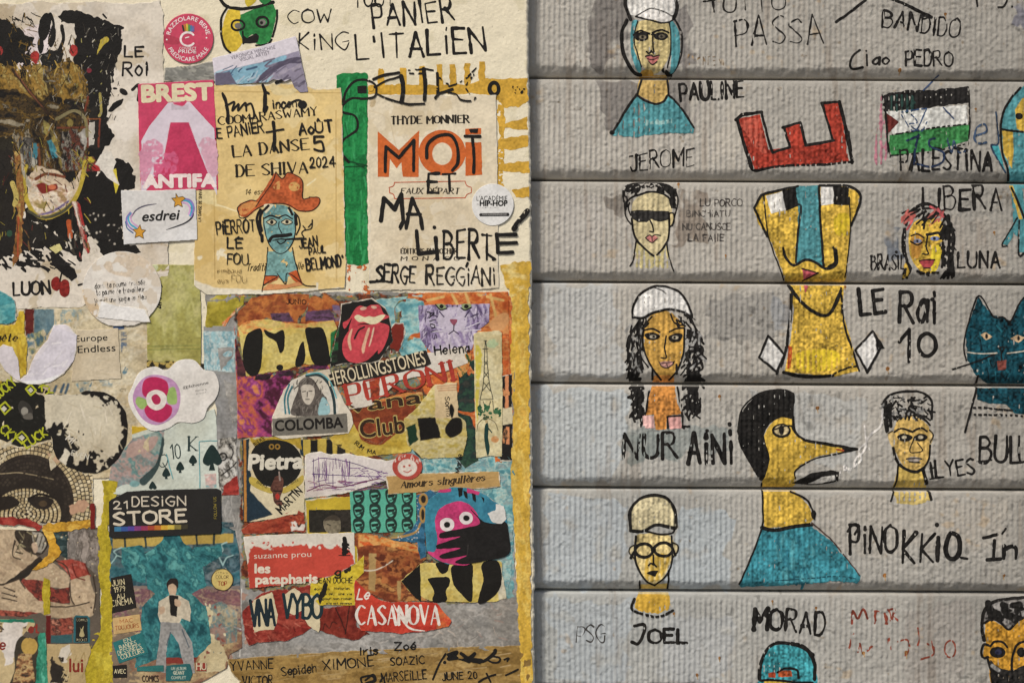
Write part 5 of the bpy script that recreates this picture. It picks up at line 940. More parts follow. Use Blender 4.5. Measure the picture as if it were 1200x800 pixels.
paper('teal_scrap', 'teal painted patch under the large white poster at the picture edge', 'scrap', '-120,-60 20,10 80,40 110,90 110,200 80,225 -120,230', '#3f8388', [MT('-120,-60 110,-60 110,230 -120,230', ['#2f7076', '#4d9296', '#3d8086', '#6aa6a4'], 9, clip=True)], Lr=3.0, ro=1.4)
paper('yellow_scrap', 'torn yellow clipping with a black italic word fragment beside a torn white circle', 'clipping', '-160,232 100,232 130,130 165,132 172,300 188,360 180,560 130,600 110,560 60,380 -160,420', '#c2a532', [MT('-160,232 188,130 188,600 -160,600', ['#b8992c', '#c9ae3c', '#a88a2c', '#cdb54a'], 9, 80, clip=True)], [('word', [W('quête', -60, 340, 172, 46, 1.6, '#26221c', serif=1, sl=14, jit=.05)])], Lr=2.0, torn=0, ro=1.2)
t_ = [(x / 10) for x in range(11)]
paper('torn_circle', 'torn lower part of a round white sticker, its upper half ripped away', 'sticker', '-40,420 30,360 90,380 130,480 136,600 180,570 240,430 320,330 365,230 440,225 470,240 520,300 516,400 490,490 430,560 340,615 260,630 180,625 110,600 40,540 -10,470', '#cfc8cc', [F('188,560 300,400 370,240 520,300 500,480 340,615 180,620', '#cbc5cc', clip=True, dry=.2), F('130,612 300,595 420,560 340,615 230,630', '#e0dedd', clip=True, ro=.4), hatch((200, 330, 510, 580), 34, 60, 1.4, ['#b9b3b8', '#dad5d6'], 150, 30, 4, clip=True)], Lr=3.0, ro=.8, m='paper', crease=.3, stain=.1)
paper('paper_note', 'square beige note with two lines of plain black letters beside the torn white circle', 'note', '515,268 650,262 795,255 800,420 815,590 640,600 478,612 500,450 522,380', '#c8baa0', [hatch((490, 270, 800, 600), 26, 130, .8, ['#d2c6ae', '#b7a98e'], 5, 10, 3, clip=True)], [('words', [B('Europe', 508, 346, 216, 46, '#25231f', rot=-3, off=.01), B('Endless', 524, 420, 254, 50, '#25231f', rot=-3, off=.01)])], Lr=2.2, ro=.5, seed=5)
tr(0, 440, 4.444)
paper('black_flyer', 'black flyer with yellow repeated capitals round its rim', 'flyer', '-160,20 60,30 190,45 250,80 285,90 240,110 236,280 262,300 268,330 180,350 120,375 60,355 -20,320 -160,340', '#1f1e1a', [MT('-160,-20 30,10 -10,60 -40,80 -160,100', ['#b09a34', '#7a5a20', '#c2aa3c', '#4a3a1c'], 7, 120, clip=True), hatch((30, 90, 235, 300), 10, 20, 1, ['#35332e'], 45, 20, clip=True)], [
 ('words', [W('LUCKY', -8, 125, 128, 48, 2.6, '#a8ab2a', rot=-40, jit=.2), W('LUCK', 142, 378, 128, 44, 2.6, '#a8ab2a', rot=-33, jit=.2), W('CKY', 0, 285, 100, 46, 2.6, '#a8ab2a', rot=42, jit=.2), W('KY', 205, 60, 66, 40, 2.4, '#a8ab2a', rot=52, jit=.2)]),
 ('corner_frame', [L('0,160 30,136 60,170 28,200 0,160|136,70 160,46 190,76 162,100 136,70|82,320 116,290 148,324 116,354 82,320', 2.0, '#a8ab2a', sm=0), F('8,172 24,156 40,172 24,188', '#c2bdae', ro=0), F('148,74 162,60 176,76 162,90', '#c2bdae', ro=0), F('98,322 116,306 132,322 116,338', '#c2bdae', ro=0)]),
 ('portrait', [FS('95,165 115,130 155,150 175,195 150,225 120,215', '#35322e'), E(130, 185, 18, 22, '#8c877c', dry=.1), FS('125,205 165,195 170,225 130,225', '#5f5a52')])], Lr=1.4, seed=7, stain=.1)
paper('torn_round_sticker', 'black round sticker ripped down to its beige backing', 'sticker', circ(500, 300, 205, 208) if 0 else '236,98 410,96 450,78 540,84 610,120 655,190 666,270 655,360 620,430 560,485 500,508 440,505 350,470 300,430 280,380 275,330 250,285 236,280', '#1f1d1b', [F('236,98 400,98 520,110 540,150 580,130 610,160 630,200 640,300 625,390 560,440 520,500 480,440 540,400 470,400 440,440 400,460 380,400 420,370 400,350 380,310 330,330 300,270 280,250 236,280', '#c5bba4', clip=True, ro=2.6, rs=4), F('300,250 330,240 350,300 390,330 400,380 360,400 350,460 300,420 280,330', '#211f1c', clip=True, ro=2.4, rs=4), spots((290, 240, 440, 340), 24, 4, 14, ['#c9c0aa', '#24211e', '#b5a98e'], 5, clip=True), spots((420, 380, 560, 500), 22, 4, 16, ['#c9c0aa', '#24211e'], 6, clip=True), spots((520, 100, 620, 190), 16, 4, 14, ['#c9c0aa', '#24211e'], 8, clip=True), hatch((330, 120, 620, 400), 30, 80, 1.2, ['#d2c8b4', '#b4a88e'], 70, 60, 7, clip=True), F('310,440 340,380 370,400 340,470', '#cdc4b0', clip=True, ro=1.5)], [('words', [W('EVEN', 372, 412, 90, 26, 1.1, '#c9c2b2', rot=16, jit=.1), W('MI', 345, 330, 40, 30, 1.6, '#d0c8b8', rot=40)])], Lr=2.6, r=.7, ro=.5, seed=8)
# mosaic face
MOS = ['#c4b28c', '#b9a67e', '#cdbd9a', '#a99570']
def mosaic(bb, n, size, cols, inside, seed):
    rn = random.Random(seed); ops = []
    x0, y0, x1, y1 = bb; y = y0; row = 0
    while y < y1:
        x = x0 + (row % 2) * size * .5
        while x < x1:
            if inside(x, y):
                a = rn.uniform(-12, 12) + 20 * math.sin(x / 90 + y / 120); c, s_ = math.cos(math.radians(a)), math.sin(math.radians(a)); h = size * rn.uniform(.34, .42)
                ops.append(F([(x + u * c - v * s_, y + u * s_ + v * c) for u, v in ((-h, -h), (h, -h), (h, h), (-h, h))], rn.choice(cols), ro=0, clip=True, gr=.2))
            x += size
        y += size; row += 1
    return many(ops)
def rings(cx, cy, rx, ry, f0, f1, step, size, cols, ok, seed):
    rn = random.Random(seed); ops = []; f = f0
    while f < f1:
        n = int(math.pi * (rx + ry) * f / size); o = rn.random()
        for i in range(n):
            a = (i + o) / n * 2 * math.pi; x = cx + rx * f * math.cos(a); y = cy + ry * f * math.sin(a)
            if not ok(x, y): continue
            c, s_ = math.cos(a), math.sin(a); h = size * rn.uniform(.37, .43); q = size * rn.uniform(.36, .42)
            ops.append(F([(x + u * c - v * s_, y + u * s_ + v * c) for u, v in ((-h, -q), (h, -q), (h, q), (-h, q))], rn.choice(cols), ro=0, clip=True, gr=.2))
        f += step
    return many(ops)
on = lambda x, y: -25 < x < 495 and 330 < y < 765
paper('mosaic_print', 'torn print of a mosaic head with dark hair, small pale stones and black joints', 'print', '-160,330 120,375 268,340 330,440 420,500 485,515 485,750 440,770 -160,770', '#2b2520', [rings(150, 660, 240, 255, 1.02, 1.75, .088, 21, MOS, on, 1), rings(140, 720, 190, 140, .1, .98, .115, 17, MOS, lambda x, y: on(x, y) and y > 592 + abs(x - 140) * .1, 2), rings(150, 660, 240, 255, .5, .98, .075, 17, ['#332c26', '#3c342c', '#2f2822'], lambda x, y: on(x, y) and (y < 590 or x > 330), 3), L('0,510 100,505 200,520 280,540', 1.0, '#9a8a6c', dry=.4), FS('150,650 200,625 280,645 250,690 190,690', '#2b2520', clip=True), E(225, 665, 22, 16, '#4a3c2c'), L('150,640 210,615 290,640', 3, '#221d19'), FS('-20,640 60,625 105,660 60,690 -20,700', '#2b2520', clip=True), F('360,680 440,640 470,680 430,710 370,725', '#b48f74', clip=True, ro=1.5), F('240,400 300,420 330,450 290,450', '#b99a7c', clip=True, ro=1.5)], Lr=1.0, r=.6, seed=9, stain=.2, ro=1)
# painted yellow strip and frame strokes
tr(0, 600, 4)
YL = ['#9c8a24', '#b3a02c', '#a8942a', '#beac3c']
mural('yellow_strip', 'upright strip of thick mustard yellow paint between the collage columns', 'painted stripe', [('strip', [MT('458,60 500,60 522,140 520,300 526,420 524,540 530,820 380,820 420,640 440,570 470,560 476,400 466,300 462,180', YL, 7, 88, 3, ro=1.6), MT('480,-150 555,-150 540,-60 556,20 510,60 470,60 490,-40', YL, 7, 88, 3, ro=1.6)])], z=1.0)
mural('yellow_loop', 'ochre paint loop and red bar framing the embracing couple', 'painted stripe', [('ochre', [MT('200,56 330,40 430,36 440,68 330,84 250,92 262,130 290,185 270,215 200,262 150,270 180,240 225,200 235,140 205,90', ['#b98a2c', '#c99a36', '#a87a28', '#d0a84a'], 7, 20, ro=1.4)]), ('red', [MT('-60,20 60,20 130,30 200,60 190,86 120,60 -60,54', ['#6d201c', '#8a2c26', '#a0443a'], 6, ro=1.4), F('425,-40 445,-40 446,75 428,80', '#6d201c', ro=1)]), ('drip', [MT('205,300 240,320 236,470 210,480 200,380', YL, 6, 85, ro=1)])], z=1.35)
SKN = ['#98836a', '#ab967a', '#b8a386', '#a58f74', '#b09b80']
paper('comic_cover', 'torn colour print of a couple embracing, she in red', 'print', '-160,70 260,90 470,70 468,440 476,560 430,640 420,612 220,616 -160,490', '#5d5348', [
 MT('300,80 470,80 470,300 380,230 310,220', ['#6f6862', '#8a827a', '#5a524c', '#9a9088'], 7, 88, 4, clip=True), MT('250,90 320,90 320,220 260,180', ['#2c3c3c', '#22302f', '#4a5a58'], 6, clip=True), MT('-160,60 100,80 140,180 180,210 120,290 60,330 -160,340', SKN, 9, 30, clip=True), FS('70,90 150,60 210,90 225,150 190,200 140,190 100,160', '#3a322a', clip=True), MT('150,90 200,95 222,150 200,190 160,180', ['#8a8478', '#a29a8c', '#6d665c'], 5, 80, clip=True), hatch((60, 80, 160, 190), 24, 36, 1.6, ['#8d8264', '#2c261f', '#6b5f48'], 60, 50, 3, clip=True), L('180,100 165,150|200,110 185,160|212,130 200,170', 1.4, '#4a443c'),
 MT('80,290 190,210 260,240 330,300 320,360 250,350 140,330', SKN, 8, 30, clip=True), F('30,330 190,205 210,225 60,360', '#2c2722', clip=True, ro=1), MT('110,310 200,320 260,360 330,350 345,420 240,430 180,470 100,490 -20,480', ['#5f2c26', '#8a3f34', '#77352c', '#3c2622', '#9a5040'], 7, 40, clip=True), MT('260,225 340,220 400,235 430,300 340,320 300,260', ['#7d3028', '#a04a3c', '#8f3a30', '#b5685a'], 7, 30, clip=True), MT('330,320 420,290 450,400 440,480 380,500 230,490 150,440 180,410 330,430', SKN, 8, 60, clip=True), MT('-160,360 20,340 90,310 130,360 210,440 200,470 60,460 -160,440', SKN, 7, 20, clip=True), L('20,350 70,370|10,375 80,395|10,400 80,415|90,310 120,355', 1.4, '#3a3027', clip=True), L('330,330 335,400 350,430|190,210 100,280|-20,340 40,330 90,310|260,225 310,250 330,300|230,440 330,440 420,420|440,300 452,380 440,470|70,130 60,200 100,220', 1.6, '#3a3027', clip=True), L('130,80 170,75 215,110 225,150 200,190', 2, '#2c251e', clip=True), FS('150,150 170,140 180,170 165,190', '#b59c84', clip=True), L('340,240 360,300 400,315|400,240 420,290', 1.4, '#5f241e', clip=True), MT('240,500 340,490 350,560 300,580 240,570', ['#5f2c26', '#9a5040', '#3c2622', '#c08068'], 5, 30, clip=True), F('240,575 340,570 340,610 240,610', '#35575a', clip=True), F('218,480 240,480 240,612 218,616', '#5c1f1c', clip=True), spots((60, 90, 470, 470), 60, 2, 6, ['#c8b898', '#4a4036'], 9, clip=True)], [
 ('badge', [F('348,492 358,480 412,482 424,495 424,608 346,608', '#2f5f66', ro=.3), F('358,490 412,490 414,604 356,604', '#24231f', ro=.2)]), ('badge/badge_words', [B('COMICS', 359, 508, 54, 13, '#b5aa88', off=.02), B('POCKET', 362, 602, 48, 14, '#b5aa88', off=.02), FS('374,575 380,550 374,530 384,545 394,528 392,550 398,575 386,582', '#a89a70', ro=.1)])], Lr=1.6, r=.7, seed=11, stain=.3)
paper('torn_print', 'beige torn print with red word fragments and a drawn head, edged in green paint', 'print', '-160,500 190,498 215,560 220,640 228,840 -160,840', '#bba77e', [F('20,510 130,510 110,560 60,700 30,720 0,600', '#cfc6bc', clip=True, ro=2), FS('70,640 100,580 170,560 190,620 160,840 40,840 70,740', '#3b362c', clip=True), E(140, 625, 38, 42, '#b0904c', clip=True), MT('90,660 150,660 165,800 60,800', ['#3a3128', '#8a6040', '#b59a6a', '#5a3a2c'], 5, clip=True), MT('185,500 222,520 228,840 165,840 180,640', ['#1f6a54', '#3d8d74', '#2d7a60', '#5aa58c'], 6, 85, clip=True), MT('-160,490 200,490 190,515 -160,510', ['#2d7a60', '#1f6a54'], 6, clip=True)], [('words', [W('et', 138, 560, 44, 36, 3, '#7d2f26', jit=.1), W('e', 0, 640, 24, 46, 3, '#7d2f26', jit=.1), W('5', -8, 556, 18, 36, 2, '#5d4a34', jit=.1)])], Lr=1.9, r=.7, seed=12)
paper('torn_print', 'brownish torn print with a dark red three-letter word at its lower end', 'print', '222,616 420,614 428,650 400,740 410,840 228,840', '#b29c72', [F('280,640 330,620 340,660 310,690 280,680', '#cdc4b4', clip=True, ro=1.5), hatch((230, 670, 300, 800), 22, 30, 3, ['#2b2622', '#cfc7b8', '#3a332c'], 50, 60, 5, clip=True), F('240,700 300,720 290,800 240,800', '#2f2a25', clip=True, ro=2), hatch((300, 640, 420, 800), 14, 60, 1, ['#c5b38c', '#9a8458'], 100, 20, 6, clip=True)], [('word', [B('lui', 328, 745, 62, 66, '#7d2f22', off=.02)])], Lr=2.0, r=.7, seed=13)
# storm comic poster: a man in a pale jacket before teal rocks
tr(110, 560, 3.333)
TE = ['#1f4a50', '#2f666a', '#3f7f80', '#275a5e', '#57928e']
pm_ = [MT('200,300 270,240 300,150 350,250 420,300 440,420 380,450 300,480 210,430', TE, 8, 50), MT('110,270 190,260 215,330 200,410 150,400 110,330', TE, 7, 30), MT('390,270 500,260 500,300 440,340 400,340', TE, 7, 30), MT('190,500 250,440 380,450 440,500 460,640 400,700 260,700 160,740 180,640', TE, 9, 70)]
man = [FS('285,410 300,390 325,392 330,425 315,440 295,438', '#2b2320'), FS('292,420 310,412 324,428 318,455 298,455', '#b59a80'), F('255,480 290,460 300,452 330,455 372,478 380,520 375,560 345,545 330,575 260,560 250,530', '#bcb09a', gr=.2), F('295,455 330,457 325,540 300,535', '#211f1d'), F('262,560 340,565 385,640 396,760 360,760 330,640 300,600 285,660 282,760 240,750 255,640', '#8f8c88', gr=.25), L('300,600 285,650|345,590 372,660', 1.2, '#4f5a60'), FS('318,470 340,480 336,500 318,495', '#b59a80'), FS('256,505 275,500 278,520 260,530', '#b59a80')]
paper('film_comic_poster', 'teal and pink comic poster of a man in a pale jacket before stormy rocks', 'poster', '62,190 160,180 500,170 545,170 570,300 575,560 580,660 530,690 520,740 380,820 60,820 64,500', '#7f7068', [
 RM(60, 170, 580, 420, ['#2b5560', '#3f6f78', '#5a7078', '#23454e', '#6d7a80'], sc=14, clip=True), RM(60, 430, 580, 640, ['#7a5058', '#8d6a62', '#6a4a54', '#a08a72', '#5a5a60'], sc=14, clip=True), RM(60, 600, 580, 830, ['#9c8462', '#b09a74', '#8a6a52', '#7d5a4c'], sc=12, clip=True), F('75,232 545,215 545,250 75,272', '#b59c52', clip=True, ro=.5), L('120,215 125,275|200,210 205,270|400,200 405,262|470,200 470,258', 2.4, '#2a3a3c', clip=True), MT('240,520 310,560 370,560 420,640 400,720 260,720', ['#6d4038', '#8a5a4a', '#5a3a34'], 7, clip=True), L('505,340 490,300 505,280 498,260 520,250|505,340 520,310 545,300|498,300 475,290', 1.4, '#9fc0c0', clip=True), L('70,330 90,300 80,285 110,270|90,300 120,310', 1.4, '#9fc0c0', clip=True), MT('380,530 430,500 500,480 560,520 560,640 470,650 440,600', ['#7d8a86', '#a8997c', '#5f7a7a', '#8d7468'], 7, 80, clip=True), F('400,640 430,560 410,520 440,500 470,520 450,600 500,650 520,690 515,750 420,760', '#cabd98', clip=True, ro=2), spots((400, 490, 510, 700), 40, 3, 9, ['#d2c7a6', '#6f7a76', '#8a4f44'], 4, clip=True), F('260,700 400,690 400,720 260,722', '#7d352c', clip=True, ro=1), R(55, 500, 180, 830, '#7a6a58', clip=True, dry=.5)], [
 ('rocks', pm_, 'print', .7), ('man', man, 'print', .5), ('black_box', [F('68,388 148,372 168,505 68,528', '#262320', ro=.2)]), ('black_box/box_words', [W('JUIN', 74, 420, 48, 22, 1.0, '#cdbf96', rot=-8, jit=.1), W('1979', 82, 445, 42, 20, 1.0, '#cdbf96', rot=-8, jit=.1), W('AU', 92, 470, 30, 18, 1.0, '#cdbf96', rot=-8, jit=.1), W('CINÉMA', 72, 500, 82, 24, 1.0, '#cdbf96', rot=-8, jit=.1)]),
 ('beige_box', [F('74,545 180,530 188,592 80,608', '#c0a06c', ro=.2)]), ('beige_box/box_words', [W('MAC', 104, 566, 50, 15, .9, '#9a5a34', rot=-7, jit=.1), W('TOUJOURS', 86, 592, 92, 16, .9, '#9a5a34', rot=-7, jit=.1)]),
 ('teal_box', [F('75,640 190,600 214,680 100,722', '#2c6a6a', ro=.2)]), ('teal_box/box_words', [W('EN', 120, 642, 28, 15, .9, '#c6c0a0', rot=-18, jit=.1), W('BANDES', 104, 668, 68, 16, .9, '#c6c0a0', rot=-18, jit=.1), W('DESSINÉES', 98, 690, 94, 17, .9, '#c6c0a0', rot=-18, jit=.1), W('COULEURS', 110, 706, 92, 17, .9, '#c6c0a0', rot=-18, jit=.1)]),
 ('black_box', [F('75,730 130,726 130,776 77,778', '#24211f', ro=.2)]), ('black_box/box_words', [W('AVEC', 82, 760, 44, 16, .9, '#cdc29c', jit=.1)]), ('seal', [E(503, 395, 42, 42, '#c5ae6a', ro=.9), ring(503, 395, 42, 42, .9, '#3a2f22')]), ('seal/seal_words', [W('COLOR', 478, 390, 50, 12, .7, '#4a3424', jit=.1), W('TOP', 486, 418, 34, 16, 1.0, '#8a3a24', jit=.1), W('ARTIMA', 476, 374, 48, 9, .5, '#4a3424', jit=.1)]),
 ('title_shadow', [F('170,735 274,728 274,752 170,752', '#2f6a66', ro=.5), B('COMICS', 190, 792, 64, 26, '#3a2c26', off=.02), F('398,722 440,718 440,752 400,750', '#8a3a30', ro=.5), W('HU', 402, 746, 36, 26, 1.6, '#c9bfa0', jit=.1)]), ('teal_label', [F('284,730 376,722 386,760 376,790 282,790', '#2a5f60', ro=.3), W('UN ALBUM', 304, 746, 56, 10, .6, '#b9c0ac', jit=.1), W('GÉANT', 312, 764, 42, 12, .8, '#c9c8ae', jit=.1), W('COMPLET', 304, 782, 56, 10, .6, '#b9c0ac', jit=.1)])], Lr=1.0, r=.7, seed=14, stain=.35)
tr(110, 400, 3.333)
paper('collage_print', 'torn print of a smooth chin in pink and teal above a fan of playing cards', 'print', '48,590 70,480 150,380 150,330 280,340 470,262 480,300 482,390 490,580 480,592 110,600', '#c3c9bd', [MT('48,590 70,480 150,380 280,335 268,400 240,490 190,550 110,560', ['#a58a86', '#8d7f80', '#7a8d8c', '#b09690', '#5f8a8a', '#94a39c'], 16, 20, clip=True), FS('140,400 200,380 250,370 230,420 180,440 130,450', '#b39a92', clip=True, dry=.3), FS('180,540 240,480 262,410 270,370 276,400 250,500 200,560', '#3a4a4a', clip=True), E(160, 555, 20, 12, '#7aa0a0', clip=True), F('150,325 215,325 212,342 150,362', '#c0a030', clip=True, ro=.6), MT('430,520 480,515 480,570 440,570', ['#c9c9bf', '#c7a49c', '#7aa9a8'], 6, clip=True)], [
 ('card_letters', [W('Q', 252, 486, 30, 50, 1.5, '#2b3a38', rot=12, jit=.05), W('10', 304, 458, 36, 56, 1.8, '#2b3a38', rot=-6, jit=.05), W('K', 372, 425, 30, 54, 2, '#2b3a38', serif=1, jit=.05)]),
 ('spade', [FS('284,492 300,518 290,526 284,522 278,528 268,518', '#21302e', ro=.1), F('282,520 286,520 290,536 278,536', '#21302e', ro=0)]), ('spade', [FS('338,468 354,494 344,502 338,498 330,504 322,494', '#21302e', ro=.1), F('336,496 340,496 344,512 332,512', '#21302e', ro=0)]), ('spade', [FS('388,442 404,466 394,476 388,470 382,476 372,466', '#21302e', ro=.1), F('386,470 390,470 394,484 382,484', '#21302e', ro=0)]), ('spade', [FS('462,402 500,460 486,482 465,474 445,484 426,462', '#21302e', ro=.1), F('458,470 466,470 474,502 450,502', '#21302e', ro=0)]), ('spade', [FS('230,545 246,568 238,576 230,572 224,576 216,568', '#21302e', ro=.1)]), ('card_frame', [L('415,572 412,390 482,386', 1.0, '#5f9ca0', sm=0), L('285,440 300,500 310,535', 1.0, '#5f9ca0', sm=0)])], Lr=1.5, r=.7, seed=15)
paper('green_paper', 'pale green paper with three black brush characters behind the round note', 'paper', '205,-300 410,-298 420,-100 418,90 350,92 210,76 208,-150', '#a39c5c', [RM(205, -300, 420, 90, ['#989250', '#a8a464', '#b3ad74', '#a09a5a'], sc=16, ang=85, clip=True), L('215,20 415,14|215,32 415,28', .8, '#727c44', clip=True), FS('208,-296 250,-296 240,-270 215,-262', '#b9bd94', clip=True)], [('brush_characters', [L('248,-225 262,-222|254,-232 250,-208|262,-226 268,-212', 1.2), L('246,-185 262,-188|254,-196 256,-172 264,-168|248,-178 260,-180', 1.3), L('248,-150 264,-152|256,-158 250,-138|250,-142 264,-144|256,-146 262,-134|250,-136 262,-130', 1.3)])], Lr=1.3, seed=16)
paper('dotted_band', 'narrow gold and black dotted print strip under the green paper', 'print', '208,74 310,76 430,88 428,108 210,104', '#2b2820', [spots((210, 78, 425, 104), 60, 5, 9, ['#a08a4a', '#b59d58'], 3, clip=True)], Lr=1.4, r=.6)
paper('grey_scrap', 'worn grey and pale blue scraps of bare wall strip beside the flower sticker', 'scrap', '428,-60 560,-60 562,300 556,400 570,600 480,600 480,260 430,100', '#8d8c88', [MT('428,-40 555,-40 550,120 430,110', ['#8fb0b4', '#b9c4c0', '#6f9aa4', '#a5b8b8'], 6, 80, clip=True), RM(475, 130, 562, 390, ['#7f7e7b', '#929190', '#868582'], sc=10, clip=True), MT('486,380 560,372 556,580 490,580', ['#c9c5bc', '#bdb8ae', '#3a3630', '#d0ccc4'], 6, 60, clip=True), ring(505, 450, 14, 14, 2, clip=True), L('530,400 545,430 535,460|500,520 540,490 556,470', 1.6, clip=True), MT('510,560 560,520 570,600 500,600', ['#8a2c26', '#a03c34', '#6a211d'], 6, clip=True)], Lr=.9, r=.8, seed=17)
_fl = '150,180 180,120 240,98 285,112 330,75 390,72 430,110 470,120 490,170 478,220 445,260 430,300 390,318 330,315 290,340 230,348 185,320 150,270 135,220'
paper('flower_sticker', 'white cloud-shaped sticker with a crimson and pink flower', 'sticker', _fl, '#d9d4cd', [], [('petals', [FS('155,235 165,180 200,140 250,130 310,150 338,200 330,270 290,310 240,325 190,300', '#b58aae', ro=.1), FS('165,240 175,215 215,235 190,265', '#8fa860', ro=.1), FS('325,240 318,180 290,190 290,240', '#8fa860', ro=.1), FS('190,190 200,150 240,138 285,155 292,195 270,225 230,220 200,215', '#ad2450', ro=.1), FS('200,260 225,240 270,240 305,255 300,290 265,315 225,305 205,285', '#ad2450', ro=.1)]), ('centre', [FS('206,225 215,200 245,188 275,200 286,225 275,255 245,268 215,252', '#d9cfc6', ro=.1), FS('226,218 245,205 262,222 258,242 238,244', '#a8244c', ro=.1)]), ('handle', [B('@fabienne', 350, 186, 102, 12, '#3a3632', rot=-12, off=.01), B('fleurs', 398, 196, 44, 7, '#6a655e', rot=-10), B('papier', 402, 206, 40, 6, '#6a655e', rot=-10)])], Lr=3.2, sm=1, ro=.1, crease=.12, m='gloss', pm='gloss', stain=.1, pr=.4, r=.7)
paper('black_sticker', 'black notched sticker with pale techno capitals over a rainbow bar', 'sticker', '60,625 70,615 130,585 200,580 480,572 497,580 500,735 495,748 80,768 62,760', '#22201e', [], [
 ('words', [W('21', 80, 652, 52, 28, 2.2, '#c3b8a4', jit=0, rot=-2), W('DESiGN', 152, 642, 208, 36, 2.2, '#c3b8a4', jit=0, rot=-1), W('STORE', 82, 715, 280, 46, 4.2, '#cbbfa9', jit=0, rot=-3)]),
 ('rainbow_bar', [R(82 + i * 26, 722 - i * .9, 109 + i * 26, 740 - i * .9, cc, ro=0) for i, cc in enumerate(('#3a7090', '#34508c', '#50408a', '#7a3a70', '#8a3450', '#98402c', '#b06a28', '#c59a34', '#c0a848', '#7d7038', '#3a3526'))]), ('side_text', [W('FOLLOW US', 482, 690, 84, 11, .7, '#8a7a30', rot=-92, jit=.1)])], Lr=3.4, r=.7, ro=.15, crease=.1, m='gloss', pm='gloss', stain=.08, pr=.4)
tr(0, 180, 4)
_t = np.radians(np.linspace(0, 360, 60, endpoint=False))
paper('round_sticker', 'large white round sticker with three lines of handwriting, its lower edge peeled back', 'sticker', ' '.join('%g,%g' % (573 + 184 * math.cos(a), 636 + 178 * min(math.sin(a), .96)) for a in np.linspace(0, 2 * math.pi, 40, endpoint=False)), '#d3ccc2', [FS('560,460 700,490 750,570 640,580 520,560 480,490', '#c9b9a4', clip=True, dry=.4), FS('390,640 400,720 440,770 470,740 440,660', '#bfa98a', clip=True, dry=.4), spots((420, 480, 740, 700), 14, 20, 50, ['#d8d2c8', '#cbbfae'], 4, clip=True, gr=.03)], [('handwriting', [W('dans ta paume croisée,', 448, 634, 240, 24, .9, '#3a3632', jit=.7, rot=-5), W('ta paume de travailleur,', 455, 665, 232, 24, .9, '#3a3632', jit=.7, rot=-5), W('je suis une jungle en fleur', 446, 704, 250, 24, .9, '#3a3632', jit=.7, rot=-5)])], Lr=4.4, sm=1, ro=.3, crease=.3, stain=.15, r=.8, pr=.4)
paper('paper_flap', 'bright white torn flap at the lower edge of the round handwritten sticker', 'scrap', '478,690 560,710 690,730 708,790 640,788 560,780 458,768', '#dddad6', [], Lr=5.4, ro=.7, crease=.3, stain=.05, curl=((580, 330, 0, 1, 40, 3),) if 0 else ())
# ---------------------------------------------------------------- collage: the framed block in the middle
tr(0, 0, 1)
paper('grey_paste', 'grey layer of dried paste under the whole middle collage', 'paste layer', '240,345 400,342 600,344 604,500 603,650 612,760 480,765 262,772 258,600 274,500', '#8b8883', [RM(238, 340, 614, 775, ['#7f7d79', '#94918c', '#8b8883', '#a39f99', '#86827c'], sc=9, ang=20, st=2, clip=True), MT('275,345 480,345 560,420 600,520 600,700 470,710 285,690', ['#5a2c20', '#8a4a2c', '#2a2622', '#6d6a60', '#8a7a3a', '#4f7a7c', '#b5703a'], 9, 20, clip=True, ro=3), MT('470,520 604,520 602,700 560,700 500,560', ['#4f848c', '#7aa8a8', '#8a9a98', '#5f9096'], 7, clip=True, ro=3), MT('480,345 600,345 600,520 540,520 480,430', ['#c46a34', '#b5572c', '#cf9058', '#a84c28'], 8, clip=True, ro=2), hatch((400, 700, 610, 765), 90, 12, .9, ['#b5ada4', '#6f6c68', '#c2b5a8', '#9a8278'], 20, 60, 3, clip=True), spots((260, 680, 290, 770), 16, 2, 8, ['#b5b0a8', '#6d6862', '#a08070'], 4, clip=True), hatch((262, 500, 284, 770), 50, 24, 1, ['#a8a49e', '#6f6c68'], 90, 10, 6, clip=True), L('283,690 281,768', 1.2, '#cfcac2')], Lr=.3, r=.9, crease=.6, seed=30, ro=1.4)
mural('yellow_edge_strip', 'broad upright strip of ochre paint along the lower plaster edge', 'painted stripe', [('strip', [MT('598,318 618,310 620,400 621,600 624,820 612,820 606,700 604,640 598,560 602,480 598,420 600,360', ['#b8943a', '#cfa842', '#c29c40', '#d6b85e', '#c8a048'], 7, 85, 3, ro=1.4), MT('585,310 622,305 621,335 600,350 592,330', ['#cfa842', '#c29c40', '#d8c07a'], 6, ro=2, dry=.2)])], z=.95, r=.8)
ORG = ['#b5572c', '#c46a34', '#c98048', '#a84c28', '#cf9058']
paper('orange_scrap', 'orange patterned paper with pale rays behind the cat picture', 'scrap', '488,343 596,342 598,520 580,560 556,470 540,420 500,420', '#c0703c', [RM(480, 340, 600, 560, ORG, sc=9, clip=True), L('530,345 540,365|545,343 556,372|560,345 590,352|575,345 582,375|500,352 520,348', 3, '#d0a868', clip=True, dry=.2), FS('574,378 590,366 597,372 590,386 578,388', '#cf9a68', clip=True), L('597,346 598,520', 1, '#e0c8a0', clip=True), MT('588,440 600,440 600,540 585,560', ['#211f1c', '#c98a5a', '#2a2622'], 5, 88, clip=True)], Lr=.8, r=.8, seed=31)
paper('teal_scrap', 'turquoise torn paper between the red lips and the cat picture', 'scrap', '440,352 495,345 500,400 500,440 470,420 452,380', '#6fa0a2', [RM(440, 344, 502, 440, ['#558c94', '#7fb0b0', '#a5c0b8', '#6a9aa0'], sc=7, clip=True)], Lr=1.0, r=.8, ro=1.4, torn=1)
